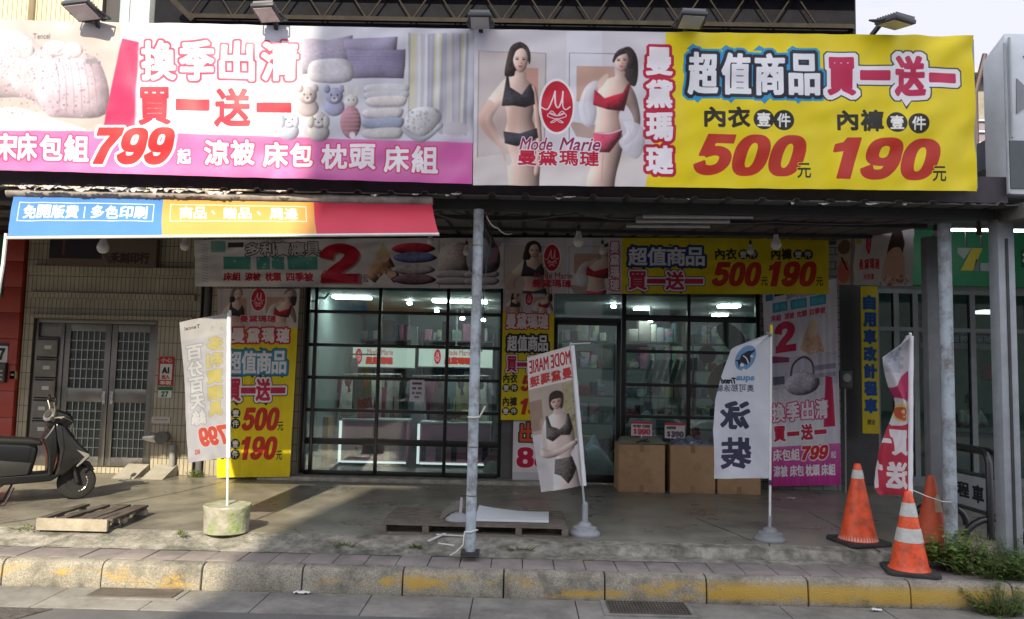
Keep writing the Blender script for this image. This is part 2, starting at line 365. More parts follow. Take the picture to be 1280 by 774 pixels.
    for ch, a, b, y0, y1 in (('涼', 258, 289, 173, 204), ('被', 291, 322, 173, 204), ('床', 332, 363, 175, 206), ('包', 365, 395, 176, 206), ('枕', 405, 438, 177, 208), ('頭', 440, 473, 177, 208), ('床', 483, 515, 179, 211), ('組', 518, 551, 179, 212)):
        c.text(ch, a, y0, b, y1, (253, 248, 250), **kw)
    # overlapped second print at the left end
    c.poly([(0, 60), (20, 112), (40, 60), (34, 44), (6, 44)], (214, 204, 212), .6, True, 1)
    c.speck(2, 46, 38, 100, 60, .5, 1.6, [(160, 132, 150), (184, 160, 176)], 13)
    c.a *= .95
    return c

def art_models(c):
    """two catalogue photographs of adult models in underwear against a pale room, drawn in enlarged coordinates"""
    c.view(350, 0, 3.095)
    c.rect(700, 60, 1500, 780, (222, 216, 220)); c.rect(1110, 60, 1250, 720, (230, 228, 234)); c.rect(700, 600, 1500, 780, [(226, 216, 210), (236, 228, 224)])
    c.poly([(766, 200), (1030, 208), (1025, 600), (765, 628)], (212, 200, 196)); c.poly([(766, 200), (1030, 208), (1025, 600), (765, 628)], (120, 110, 112), .0)
    c.line([(766, 628), (766, 200), (1030, 208), (1026, 560)], 3, (130, 118, 118), 1, False)
    c.rect(905, 268, 1000, 430, (206, 158, 140)); c.rect(820, 420, 1000, 560, (190, 160, 146), .5, blur=4)
    c.line([(1122, 560), (1122, 204), (1330, 204)], 3, (130, 118, 118), 1, False); c.rect(1150, 256, 1300, 400, (206, 168, 150)); c.poly([(1120, 480), (1300, 500), (1300, 560), (1150, 540)], (176, 140, 120), .7)
    c.rect(750, 110, 800, 200, (180, 176, 190), .8, blur=5)
    # first model, black set
    c.poly([(928, 164), (896, 178), (880, 215), (868, 292), (884, 302), (910, 296), (930, 262), (962, 240), (968, 212), (954, 182)], (66, 50, 48), smooth=True, relief=.8, grain=.16)
    body = [(912, 280), (904, 300), (872, 310), (846, 336), (802, 400), (768, 470), (792, 530), (850, 588), (872, 640), (888, 660), (898, 640), (880, 590), (838, 512), (824, 472), (862, 410), (872, 430), (880, 480), (870, 530), (866, 590), (880, 640), (886, 760), (888, 900), (1010, 900), (1006, 760), (1010, 640), (1006, 560), (988, 500), (978, 470), (986, 420), (992, 350), (956, 316), (950, 285)]
    c.poly(body, SKIN, smooth=True, relief=.45, grain=.012); c.poly([(900, 425), (925, 430), (915, 520), (885, 522), (884, 470)], SKIN_D, .45, True, 2); c.poly([(976, 340), (992, 352), (1006, 430), (1016, 560), (1012, 640), (1004, 692), (986, 690), (994, 600), (990, 500), (982, 420)], (226, 188, 170), smooth=True, relief=.5)
    c.poly([(800, 400), (768, 470), (792, 530), (845, 585), (835, 560), (795, 480), (830, 420)], SKIN_D, .5, True, 1)
    c.poly([(876, 300), (883, 298), (890, 346), (936, 376), (964, 334), (971, 332), (984, 366), (988, 412), (950, 426), (905, 420), (858, 422), (862, 392)], (60, 55, 64), smooth=False, relief=.9, grain=.1)
    c.poly([(866, 524), (930, 530), (996, 506), (1002, 545), (962, 566), (918, 582), (872, 572)], (62, 58, 66), smooth=False, relief=.9, grain=.1)
    c.line([(930, 440), (932, 515)], 2, SKIN_D, .8)
    face(c, 930, 238, 31, 48, .05)
    c.poly([(934, 184), (912, 200), (901, 232), (897, 262), (884, 262), (882, 215), (894, 180), (930, 164)], (66, 50, 48), smooth=True, relief=.8, grain=.16); c.poly([(934, 184), (950, 200), (960, 232), (963, 254), (969, 240), (967, 206), (954, 178), (928, 164)], (66, 50, 48), smooth=True, relief=.8, grain=.16)
    # second model, red set and white robe
    c.view(700, 0, 3.097)
    c.poly([(276, 178), (244, 184), (226, 208), (250, 250), (240, 300), (268, 322), (296, 334), (308, 280), (302, 216)], (64, 50, 50), smooth=True, relief=.8, grain=.16)
    c.poly([(126, 318), (96, 350), (76, 420), (92, 488), (128, 500), (146, 440), (134, 380), (160, 330), (150, 314)], (234, 230, 236), .86, True, relief=.2, grain=.02); c.line([(110, 350), (96, 420), (108, 480)], 2, (206, 200, 210), .8); c.line([(134, 350), (120, 400), (128, 470)], 2, (210, 204, 214), .8)
    body = [(222, 262), (222, 292), (188, 306), (158, 340), (142, 390), (146, 440), (140, 500), (132, 560), (128, 640), (106, 722), (92, 900), (206, 900), (216, 722), (238, 624), (250, 560), (240, 510), (232, 450), (258, 410), (290, 470), (282, 520), (248, 556), (258, 572), (300, 534), (316, 470), (302, 386), (278, 330), (256, 292), (258, 276)]
    c.poly(body, SKIN, smooth=True, relief=.45, grain=.012); c.poly([(205, 440), (228, 448), (240, 508), (215, 512)], SKIN_D, .5, True, 2); c.line([(172, 610), (168, 660), (166, 720)], 4, SKIN_D, .8)
    c.poly([(138, 350), (176, 386), (216, 372), (248, 362), (268, 324), (278, 328), (264, 390), (252, 436), (190, 430), (132, 412)], (186, 30, 56), relief=.8, grain=.08); c.poly([(150, 372), (176, 388), (186, 424), (140, 410)], (206, 60, 84), .5, True, 1)
    c.poly([(134, 520), (190, 526), (246, 508), (238, 545), (196, 602), (158, 602), (134, 560)], (214, 84, 112), relief=.7, grain=.06); c.line([(134, 522), (190, 528), (246, 510)], 5, (240, 220, 226))
    c.poly([(250, 480), (318, 492), (334, 560), (306, 624), (262, 606), (232, 560), (262, 520)], (232, 228, 234), .86, True, relief=.2, grain=.02); c.line([(270, 500), (284, 560), (270, 604)], 2, (204, 198, 208), .8); c.line([(300, 500), (312, 560), (296, 610)], 2, (200, 196, 204))
    c.poly([(150, 318), (182, 286), (192, 296), (172, 330), (152, 348)], SKIN, smooth=True)
    face(c, 243, 232, 29, 42, -.12); c.poly([(262, 180), (236, 186), (218, 204), (208, 232), (213, 240), (226, 218), (246, 206), (262, 200)], (64, 50, 50), smooth=True, relief=.8, grain=.16); c.poly([(252, 188), (270, 216), (272, 262), (290, 250), (290, 200)], (64, 50, 50), smooth=True, relief=.8, grain=.16)
    c.view()

def art_jagged(c, s, x0, y0, x1, y1, inner, mid, outer, k=1.0, seg=None):
    seg = seg or [(x0+(x1-x0)*i/len(s), x0+(x1-x0)*(i+1)/len(s)) for i in range(len(s))]
    rg = random.Random(4)
    def cells(r): return [(ch, a, b, (y0 if ch != '一' else y0+(y1-y0)*.40), (y1 if ch != '一' else y0+(y1-y0)*.66)) for ch, (a, b) in zip(s, seg)]
    for col, r in ((outer, 7.4*k), (mid, 5.6*k)):
        for ch, a, b, u, w in cells(0): c.text(ch, a, u, b, w, col, r if False else 1.4*k, [(r, col)])
        if col is outer:
            for ch, a, b, u, w in cells(0):
                if ch != '一': c.poly([(a+2, u-4*k), (a+9*k, u-9*k), (a+16*k, u-3*k)], col); c.poly([(b-16*k, w+3*k), (b-8*k, w+10*k), (b-3*k, w+2*k)], col)
    for ch, a, b, u, w in cells(0): c.text(ch, a, u, b, w, inner, 1.5*k, [(3.0*k, (40, 40, 46))] if mid == outer else ())

def art_underwear():
    c = Canvas(590, 32, 1224, 246, 2.6, (246, 222, 20))
    art_models(c); c.view()
    global MODELS
    MODELS = Canvas(590, 32, 1224, 246, 2.6); c.a = boxblur(c.a, 1); MODELS.a = c.a.copy()
    c.poly([(846, 30), (1230, 30), (1230, 250), (806, 250)], (246, 222, 18))
    art_red_oval(c, 697, 136, 20, 33)
    for st, a, b in (('Mode', 650, 692), ('Marie', 700, 752)): c.text(st, a, 176, b, 193, (150, 40, 84), .25, [(1.2, (250, 238, 242))], shear=.3)
    for i, ch in enumerate('曼黛瑪璉'): c.text(ch, 648+i*26, 193, 672+i*26, 212, (200, 30, 60), .5, [(1.6, (250, 240, 244))])
    for i, ch in enumerate('曼黛瑪璉'):
        y = 57+i*42.5; c.rect(806+(i % 2), y-3, 846-(i % 2), y+36+3, (196, 28, 64)) if False else None
        c.text(ch, 809, y, 843, y+37, (252, 246, 248), 1.5, [(5.2, (196, 28, 64))])
    # 超值商品
    seg = ((862, 900), (904, 942), (946, 984), (988, 1028))
    for ch, (a, b) in zip('超值商品', seg): c.text(ch, a, 63, b, 118, (0, 0, 0), 1, [(8, (46, 156, 210))])
    for (a, b) in seg: c.poly([(a-2, 60), (a+6, 53), (a+18, 60)], (46, 156, 210)); c.poly([(a+4, 120), (a+12, 129), (a+20, 121)], (46, 156, 210))
    for ch, (a, b) in zip('超值商品', seg): c.text(ch, a, 63, b, 118, (0, 0, 0), 1, [(5.2, (34, 36, 48))])
    for ch, (a, b) in zip('超值商品', seg): c.text(ch, a, 63, b, 118, (248, 248, 250), 1.9)
    seg = ((1037, 1073, 67, 117), (1078, 1116, 84, 97), (1121, 1160, 64, 117), (1164, 1199, 86, 99))
    for r, col in ((8.2, (52, 54, 60)), (6.6, (250, 246, 248))):
        for ch, (a, b, u, w) in zip('買一送一', seg): c.text(ch, a, u, b, w, col, 1, [(r, col)])
        c.poly([(1128, 118), (1136, 134 if r > 8 else 130), (1146, 118)], col); c.poly([(1036, 116), (1040, 126 if r > 8 else 122), (1050, 116)], col); c.poly([(1066, 116), (1072, 126 if r > 8 else 122), (1076, 112)], col)
    for ch, (a, b, u, w) in zip('買一送一', seg): c.text(ch, a, u, b, w, (204, 34, 84), 2.1)
    K = (44, 40, 28)
    for st, a, b, u, w in (('內', 882, 909, 134, 160), ('衣', 912, 940, 133, 160), ('內', 1049, 1075, 136, 162), ('褲', 1078, 1107, 135, 163)): c.text(st, a, u, b, w, K, 1.0)
    for ch, x, y in (('壹', 957, 149), ('件', 982, 150), ('壹', 1123, 151), ('件', 1150, 152)): c.ell(x, y, 13, 13, K); c.text(ch, x-8.5, y-9, x+8.5, y+9, (252, 250, 240), .5)
    c.text('500', 868, 169, 1010, 222, (200, 52, 30), 4.6, [(4.6, (236, 170, 30))], shear=.24)
    c.text('190', 1043, 171, 1176, 225, (200, 52, 30), 4.6, [(4.6, (236, 170, 30))], shear=.24)
    for x, y in ((998, 205), (1166, 207)): c.text('元', x, y, x+17, y+19, K, .3, [(1.2, (246, 222, 18))])
    return c

def art_two(c0):
    c = Canvas(241, 298, 631, 364, 4, (232, 228, 230))
    for k in range(14): c.line([(250, 304+k*4), (258, 306+k*4)], 1, (170, 160, 164), .8, False)
    c.rect(262, 300, 280, 316, (120, 178, 168)); c.rect(283, 302, 303, 309, (70, 66, 74))
    for i, ch in enumerate('多利寶寢具'): c.text(ch, 305+i*19, 302, 323+i*19, 321, (222, 216, 220), .5, [(1.5, (70, 60, 62))])
    for a, b, t in ((277, 312, '素色'), (319, 336, ''), (338, 354, ''), (358, 396, '')): c.rect(a, 322, b, 340, (84, 160, 150)); c.speck(a, 320, b, 342, 10, 1, 2.4, [(226, 222, 224), (84, 160, 150)], int(a))
    for t, a, b in (('床組', 277, 299), ('涼被', 304, 324), ('枕頭', 330, 350), ('四季被', 356, 390)): c.text(t, a, 344, b, 356, (196, 40, 62), .5)
    c.text('2', 398, 304, 450, 358, (206, 30, 60), 4.5, drop=(2, 2, (120, 90, 98), .6))
    c.poly([(398, 350), (404, 340), (442, 350), (440, 358)], (226, 84, 104), .6); c.text('折起', 446, 346, 460, 357, (150, 130, 140), .3)
    # sleeping child under a towel
    c.poly([(478, 303), (500, 350), (492, 358), (480, 344), (468, 358), (458, 350)], (222, 172, 140), smooth=False, relief=.7, grain=.1); c.ell(479, 322, 8, 8, (234, 196, 172)); c.poly([(478, 303), (488, 322), (470, 320)], (226, 206, 150)); c.ell(489, 346, 6, 4, (234, 196, 172)); c.speck(464, 330, 494, 354, 12, 1, 3, [(180, 120, 90), (240, 210, 180)], 2)
    for y, col, x in ((312, (206, 60, 84), 517), (324, (128, 136, 190), 519), (340, (206, 200, 208), 517), (353, (150, 120, 132), 518)): c.poly([(x-28, y), (x-14, y-7), (x+12, y-7), (x+27, y), (x+12, y+6), (x-14, y+6)], col, 1, True, relief=.8, grain=.06)
    c.rect(548, 300, 549, 364, (160, 150, 158)); c.poly([(552, 310), (582, 306), (586, 340), (550, 344)], (222, 208, 206), smooth=True, relief=.7, grain=.05); c.speck(552, 306, 584, 340, 30, .6, 1.4, [(180, 130, 120), (200, 180, 170)], 8)
    for x in (566, 602):
        for y in (346, 355): c.poly([(x-18, y-4), (x+17, y-5), (x+18, y+3), (x-18, y+4)], (196, 192, 202), 1, True, relief=.7); c.line([(x-17, y+4), (x+17, y+4)], .8, (130, 124, 136))
    c.poly([(586, 312), (620, 306), (622, 340), (588, 342)], (182, 184, 204), smooth=True, relief=.7, grain=.05)
    for k in range(6): c.line([(612+k*3, 302), (618+k, 316), (610+k*2, 330)], 1.2, (216, 130, 150), .6)
    return c

def art_inner_yellow(c0):
    c = Canvas(629, 296, 1037, 368, 4, (238, 214, 20))
    c.paste(MODELS, 596, 46, 806, 176, 629, 296, 778, 368); c.poly([(761, 296), (778, 296), (778, 368), (761, 368)], (224, 218, 222))
    art_red_oval(c, 690, 322, 10, 17); c.text('Mode Marie', 668, 341, 716, 349, (180, 60, 90), .1)
    for i, ch in enumerate('曼黛瑪璉'): c.text(ch, 665+i*12.5, 350, 677+i*12.5, 360, (200, 30, 60), .3); c.text(ch, 763, 301+i*16, 775, 316+i*16, (250, 240, 244), .5, [(1.6, (200, 40, 70))])
    art_jagged(c, '超值商品', 786, 308, 882, 332, (250, 250, 252), (34, 70, 150), (34, 40, 60), .5)
    art_jagged(c, '買一送一', 786, 339, 880, 363, (206, 40, 84), (248, 240, 244), (50, 50, 54), .5)
    K = (44, 40, 28)
    for t, a, b, y in (('內衣', 895, 922, 309), ('內褲', 965, 991, 309)): c.text(t, a, y, b, y+15, K, .5)
    for ch, x in (('壹', 930), ('件', 942), ('壹', 999), ('件', 1011)): c.ell(x, 317, 6.4, 6.4, K); c.text(ch, x-4.5, 312.5, x+4.5, 321.5, (250, 246, 230), .2)
    c.text('500', 891, 327, 953, 358, (206, 50, 30), 2.6, shear=.2); c.text('190', 962, 326, 1022, 358, (206, 50, 30), 2.6, shear=.2)
    for x in (952, 1021): c.text('元', x, 346, x+9, 357, K, .2)
    return c

def art_tall(c0):
    c = Canvas(272, 362, 374, 598, 4, (246, 222, 18))
    c.paste(MODELS, 600, 60, 806, 170, 272, 362, 374, 412); c.poly([(272, 362), (374, 362), (374, 372), (272, 372)], (226, 212, 212), .5)
    art_red_oval(c, 323, 376, 9, 14); c.text('曼黛瑪璉', 300, 396, 346, 405, (200, 60, 80), .3, [(1, (240, 225, 228))])
    c.rect(272, 405, 374, 412, (226, 206, 206), .7)
    for i, ch in enumerate('曼黛瑪璉'): c.text(ch, 290+i*19, 412, 307+i*19, 431, (252, 240, 240), .8, [(2.8, (206, 40, 70))])
    art_jagged(c, '超值商品', 284, 441, 362, 470, (250, 250, 252), (60, 150, 190), (40, 90, 130), .55)
    art_jagged(c, '買一送一', 284, 476, 362, 504, (206, 40, 84), (248, 240, 244), (50, 50, 54), .6)
    K = (44, 40, 28)
    for t, y in (('內衣', 511), ('內褲', 549)):
        for j, ch in enumerate(t): c.text(ch, 276, y+j*14, 290, y+13+j*14, K, .6)
        for j, ch in enumerate('壹件'): c.ell(297, y+8+j*13, 6.4, 6.4, K); c.text(ch, 292.5, y+3.5+j*13, 301.5, y+12.5+j*13, (250, 246, 230), .2)
    c.text('500', 305, 512, 356, 541, (206, 50, 30), 2.4, shear=.2); c.text('190', 305, 548, 355, 577, (206, 50, 30), 2.4, shear=.2)
    for y in (530, 566): c.text('元', 354, y, 362, y+11, K, .2)
    return c

def art_tall_two(c0):
    c = Canvas(628, 366, 693, 526, 4.6, (246, 222, 18))
    c.paste(MODELS, 600, 60, 806, 170, 628, 366, 693, 392); c.text('曼黛瑪璉', 632, 392, 686, 412, (252, 240, 240), .7, [(2.0, (206, 40, 70))])
    art_red_oval(c, 661, 374, 5, 8)
    art_jagged(c, '超值商品', 634, 420, 686, 440, (250, 250, 252), (40, 44, 50), (40, 44, 50), .4)
    art_jagged(c, '買一送一', 634, 446, 686, 466, (206, 40, 84), (248, 240, 244), (50, 50, 54), .4)
    K = (44, 40, 28)
    for t, y in (('內衣', 468), ('內褲', 497)):
        c.text(t, 630, y, 648, y+12, K, .4)
        for j, ch in enumerate('壹件'): c.ell(634+j*10, y+18, 5, 5, K); c.text(ch, 630.5+j*10, y+14.5, 637.5+j*10, y+21.5, (250, 246, 230), .15)
    c.text('500', 652, 470, 690, 490, (206, 50, 30), 1.8, shear=.2); c.text('190', 652, 499, 690, 519, (206, 50, 30), 1.8, shear=.2)
    return c

def art_clear():
    c = Canvas(640, 522, 712, 602, 4.6, (238, 236, 238))
    for ch, a in (('出', 648), ('清', 672)): c.text(ch, a, 526, a+22, 553, (232, 92, 48), .9, [(2.6, (40, 34, 40))])
    c.text('88', 645, 559, 690, 586, (206, 30, 70), 2.6, [(4, (250, 246, 248)), (0, (206, 30, 70))][:1]); c.rect(640, 592, 712, 602, (212, 214, 218))
    return c

def art_pink(cb):
    c = Canvas(952, 366, 1052, 608, 4, (226, 222, 230))
    c.rect(956, 370, 966, 378, (60, 130, 170)); c.rect(968, 368, 982, 374, (40, 46, 90))
    for i, ch in enumerate('多利寶寢具'): c.text(ch, 984+i*11.5, 368, 995+i*11.5, 380, (200, 200, 220), .2, [(.9, (130, 120, 160))])
    for t, a, b in (('素色', 965, 985), ('床組', 989, 1011), ('涼被', 1015, 1037)): c.rect(a, 382, b, 394, (54, 160, 184)); c.text(t, a+2, 384, b-2, 392, (110, 190, 205), .1)
    for t, a, b in (('床組', 962, 976), ('涼被', 980, 994), ('枕頭', 997, 1011), ('四季被', 1014, 1036)): c.text(t, a, 397, b, 405, (206, 60, 96), .3)
    c.text('2', 966, 407, 995, 445, (206, 34, 84), 2.8)
    c.poly([(1018, 408), (1034, 452), (1020, 448), (1016, 456), (1010, 450), (1000, 444), (1008, 424)], (220, 178, 150)); c.ell(1018, 424, 7, 7, (234, 200, 180)); c.poly([(1018, 408), (1026, 420), (1010, 420)], (226, 206, 160)); c.speck(1004, 430, 1032, 452, 14, 1, 2.4, [(180, 130, 100), (240, 214, 190)], 3)
    c.rect(952, 452, 1052, 490, (206, 202, 216)); c.poly([(952, 446), (985, 452), (985, 458), (952, 456)], (150, 60, 110))
    c.line([(986, 480), (990, 462), (1004, 454), (1016, 462), (1018, 480)], 2.6, (96, 70, 90)); c.ell(1002, 486, 24, 14, (196, 190, 204), relief=.7, grain=.08); c.rect(1018, 466, 1048, 472, (150, 146, 166)); c.rect(1018, 476, 1048, 481, (170, 166, 184))
    c.speck(956, 470, 1026, 505, 120, .4, 1.4, [(170, 160, 180), (150, 140, 164), (216, 210, 220)], 6); c.rect(962, 474, 978, 484, (100, 100, 120))
    c.poly([(1034, 480), (1043, 482), (1046, 540), (1030, 540)], (206, 34, 84))
    c.rect(952, 520, 1030, 560, (236, 236, 242))
    for i, ch in enumerate('換季出清'): c.text(ch, 959+i*20, 507, 977+i*20, 530, (252, 246, 250), .7, [(2, (216, 60, 120))])
    for i, ch in enumerate('買一送一'): c.text(ch, 960+i*19, 535 if ch != '一' else 543, 977+i*19, 554 if ch != '一' else 548, (206, 34, 70), .8, [(2.2, (252, 250, 252))])
    c.rect(952, 560, 1052, 608, [(226, 110, 180), (206, 50, 150)])
    c.text('床包組', 958, 563, 996, 578, (252, 246, 250), .5, [(1.4, (206, 60, 130))]); c.text('799', 998, 561, 1036, 578, (222, 40, 50), 1.5, [(2.7, (252, 250, 252))], shear=.2); c.text('起', 1039, 569, 1046, 577, (252, 246, 250), .2)
    for t, a in (('涼被', 958), ('床包', 981), ('枕頭', 1003), ('床組', 1025)): c.text(t, a, 583, a+20, 597, (252, 246, 250), .5, [(1.4, (196, 60, 140))])
    return c

def art_hang():
    c = Canvas(1046, 288, 1146, 358, 4, (214, 210, 212))
    c.rect(1046, 288, 1068, 358, (190, 176, 160)); c.ell(1056, 306, 9, 10, (120, 92, 80)); c.ell(1056, 340, 9, 16, (214, 120, 104)); c.line([(1052, 320), (1062, 338)], 2.4, (50, 40, 44)); c.rect(1066, 288, 1071, 358, (110, 100, 96), .6)
    c.rect(1072, 296, 1080, 304, (206, 180, 60)); art_red_oval(c, 1090, 305, 3.4, 14, False)
    for i, ch in enumerate('曼黛瑪璉'): c.text(ch, 1078+i*7, 325, 1084.5+i*7, 338, (206, 40, 54), .3)
    c.text('內衣褲', 1085, 343, 1099, 351, (206, 50, 60), .2)
    c.poly([(1118, 300), (1124, 290), (1132, 298), (1134, 320), (1128, 318), (1120, 320), (1114, 322)], (70, 52, 48), smooth=True); c.poly([(1116, 318), (1132, 318), (1136, 352), (1110, 352)], (222, 176, 160), smooth=True); c.speck(1106, 346, 1140, 357, 26, 1.2, 2.6, [(196, 40, 60), (236, 232, 232), (120, 110, 110)], 4)
    return c

def art_flag_left():
    c = Canvas(0, 0, 56, 190, 5, (226, 228, 236))      # 56 x 190 units: seen from the back, so the print is mirrored
    c.rect(0, 0, 56, 26, (236, 236, 240)); c.text('Tencel', 6, 8, 24, 13, (90, 90, 100), .15, mirror=True); c.speck(32, 6, 50, 22, 16, 1, 3, [(206, 208, 222), (232, 230, 224)], 2)
    for i, ch in enumerate('多利寶寢具'): c.text(ch, 31, 28+i*21.5, 50, 47+i*21.5, (236, 222, 130), .7, [(1.6, (200, 202, 206))], mirror=True)
    for i, ch in enumerate('百分百天絲'): c.text(ch, 6, 34+i*22, 26, 54+i*22, (246, 247, 250), .8, [(1.8, (188, 194, 210))], mirror=True)
    c.text('799', 14, 146, 56, 172, (240, 96, 80), 2.4, [(3.2, (244, 240, 242))], shear=.2, mirror=True); c.text('起', 9, 174, 16, 181, (226, 120, 120), .3, mirror=True)
    c.a *= .80
    return c

def art_flag_model():
    c = Canvas(0, 0, 52, 182, 6, (226, 212, 204))
    c.rect(0, 0, 52, 46, (246, 238, 232)); c.rect(0, 44, 52, 110, (202, 186, 172)); c.rect(0, 60, 14, 100, (170, 146, 128)); c.rect(0, 105, 52, 182, (234, 228, 228)); c.rect(38, 46, 52, 120, (186, 176, 140)); c.speck(38, 46, 52, 112, 30, 1, 3, [(150, 150, 100), (206, 196, 160), (120, 116, 90)], 5)
    c.text('MODE MARIE', 2, 5, 50, 23, (196, 44, 56), .25, [(1.2, (250, 236, 232))], mirror=True)
    for i, ch in enumerate('曼黛瑪璉'): c.text(ch, 39-i*12.3, 27, 50-i*12.3, 41, (206, 70, 60), .5, [(1.5, (246, 226, 220))], mirror=True)
    c.poly([(22, 66), (24, 56), (31, 53), (38, 58), (38, 70), (35, 78), (24, 77)], (70, 52, 48), smooth=True)
    c.poly([(27, 76), (26, 81), (18, 86), (13, 94), (9, 112), (8, 128), (14, 136), (24, 134), (24, 142), (20, 154), (17, 166), (14, 220), (48, 220), (47, 166), (44, 150), (41, 138), (46, 130), (47, 114), (45, 96), (42, 87), (35, 81), (34, 76)], (244, 226, 218), smooth=True, relief=.38)
    c.poly([(8, 124), (22, 130), (46, 122), (48, 128), (24, 138), (8, 136)], (240, 218, 206), smooth=True, relief=.5)
    L = (112, 106, 102)
    c.poly([(17, 84), (19, 83), (22, 98), (31, 104), (38, 98), (41, 86), (43, 86), (46, 106), (42, 114), (32, 112), (22, 118), (15, 112)], L, relief=.8, grain=.12)
    c.poly([(22, 142), (42, 142), (46, 158), (40, 170), (34, 176), (26, 164), (19, 160)], L, relief=.8, grain=.12); c.speck(18, 88, 46, 172, 120, .4, .9, [(150, 144, 138), (84, 78, 76)], 6, .5, mask=lambda x, y: (98 < y < 113 and 17 < x < 44) or (144 < y < 160 and 23 < x < 43))
    face(c, 30, 68, 6.6, 9.4); c.poly([(23, 68), (24, 58), (31, 55), (37, 58), (37.5, 68), (36, 64), (31, 63.5), (26, 64)], (70, 52, 48), smooth=True)
    c.poly([(10, 92), (14, 88), (15, 128), (10, 130)], (222, 196, 184), .6, True, 1); c.poly([(28, 114), (40, 116), (44, 138), (26, 138)], (226, 202, 190), .5, True, 1.5); c.poly([(28, 78), (34, 78), (36, 84), (27, 84)], (214, 184, 170), .6, True, .8)
    b = c.a[int(46*6):]; c.a[int(46*6):] = boxblur(b, 2)
    return c

def art_flag_swim():
    c = Canvas(0, 0, 76, 182, 5, (232, 236, 244))
    c.ell(45, 29, 11, 17, (120, 164, 206), rot=.45)
    c.poly([(33, 32), (38, 31), (40, 25), (48, 20), (52, 20), (56, 18), (55, 21), (51, 24), (50, 34), (46, 38), (40, 34), (37, 42), (36, 34)], (48, 50, 66)); c.line([(42, 26), (46, 30), (48, 36)], 1.4, (240, 244, 248)); c.ell(41, 38, 2.4, 2, (240, 244, 248)); c.ell(52, 27, 2, 1.6, (220, 234, 246)); c.ell(43, 44, 1.8, 1.4, (226, 238, 248))
    c.text('aqua', 34, 52, 56, 60, (110, 160, 206), .5, mirror=True); c.text('Trend', 15, 54, 34, 62, (44, 48, 64), .5, shear=.3, mirror=True)
    for i, ch in enumerate('奧可那泳裝'): c.text(ch, 47-i*9.2, 63, 55.5-i*9.2, 72, (80, 84, 100), .15, mirror=True)
    c.text('泳', 14, 84, 52, 120, (66, 66, 92), 1.5, mirror=True); c.text('裝', 14, 130, 54, 170, (66, 66, 92), 1.3, mirror=True)
    return c

def art_flag_red():
    c = Canvas(0, 0, 46, 190, 5, (202, 62, 82))
    c.rect(0, 0, 46, 70, (226, 222, 226)); c.rect(10, 12, 36, 44, (170, 174, 190), .6); c.speck(10, 12, 38, 44, 20, 2, 4, [(150, 156, 176), (214, 214, 220)], 4); c.poly([(46, 40), (24, 62), (0, 64), (0, 80), (46, 84)], (206, 70, 112)); c.poly([(0, 100), (14, 104), (8, 130), (0, 134)], (232, 226, 228))
    c.poly([(46, 78), (30, 74), (20, 96), (28, 108), (46, 104)], (232, 226, 222)); c.ell(36, 92, 7, 11, (226, 208, 120)); c.text('9', 31, 85, 42, 101, (206, 96, 70), .8, mirror=True)
    c.text('買一', 6, 112, 44, 142, (246, 238, 238), 1.4, mirror=True); c.text('送', 20, 150, 44, 182, (246, 238, 238), 1.4, mirror=True); c.text('1', 4, 150, 18, 182, (246, 238, 238), 2.4, mirror=True)
    return c

def art_awning():
    c = Canvas(10, 244, 550, 298, 3, (82, 138, 214))
    c.rect(204, 240, 398, 300, (226, 166, 88)); c.rect(398, 240, 552, 300, (214, 66, 86))
    W = (250, 250, 250)
    for a, b in ((19, 193), (214, 388)):
        for x0, y0, x1, y1 in ((a, 250, b, 250.9), (a, 273, b, 273.9), (a, 250, a+.9, 273.9), (b-.9, 250, b, 273.9)): c.rect(x0, y0, x1, y1, W)
    for i, ch in enumerate('免開版費'): c.text(ch, 26+i*18, 253, 43+i*18, 270, W, .45)
    c.rect(104, 255, 105.2, 270, W)
    for i, ch in enumerate('多色印刷'): c.text(ch, 113+i*18.3, 253, 130+i*18.3, 270, W, .45)
    for ch, a in (('商', 226), ('品', 244), ('贈', 282), ('品', 301), ('周', 341), ('邊', 360)): c.text(ch, a, 253, a+17, 270, W, .45)
    for a in (267, 325): c.text('、', a, 258, a+5, 264, W, .45)
    return c

def art_taxi():
    c = Canvas(1077, 356, 1098, 544, 5, (226, 200, 30))
    for i, ch in enumerate('自用車改計程車'): c.text(ch, 1080, 368+i*22, 1095.5, 386+i*22, (24, 74, 150), .9, [(1.6, (60, 140, 150))])
    c.text('請洽', 1083, 526, 1093, 533, (60, 80, 60), .2)
    return c

def art_simple(w, h, s, bg, items):
    c = Canvas(0, 0, w, h, s, bg)
    for it in items:
        k = it[0]
        if k == 't': c.text(it[1], *it[2], it[3], it[4] if len(it) > 4 else .4, it[5] if len(it) > 5 else ())
        elif k == 'r': c.rect(*it[1], it[2])
        elif k == 'e': c.ell(*it[1], it[2])
        elif k == 'p': c.poly(it[1], it[2])
        elif k == 'o': art_red_oval(c, *it[1], False)
    return c

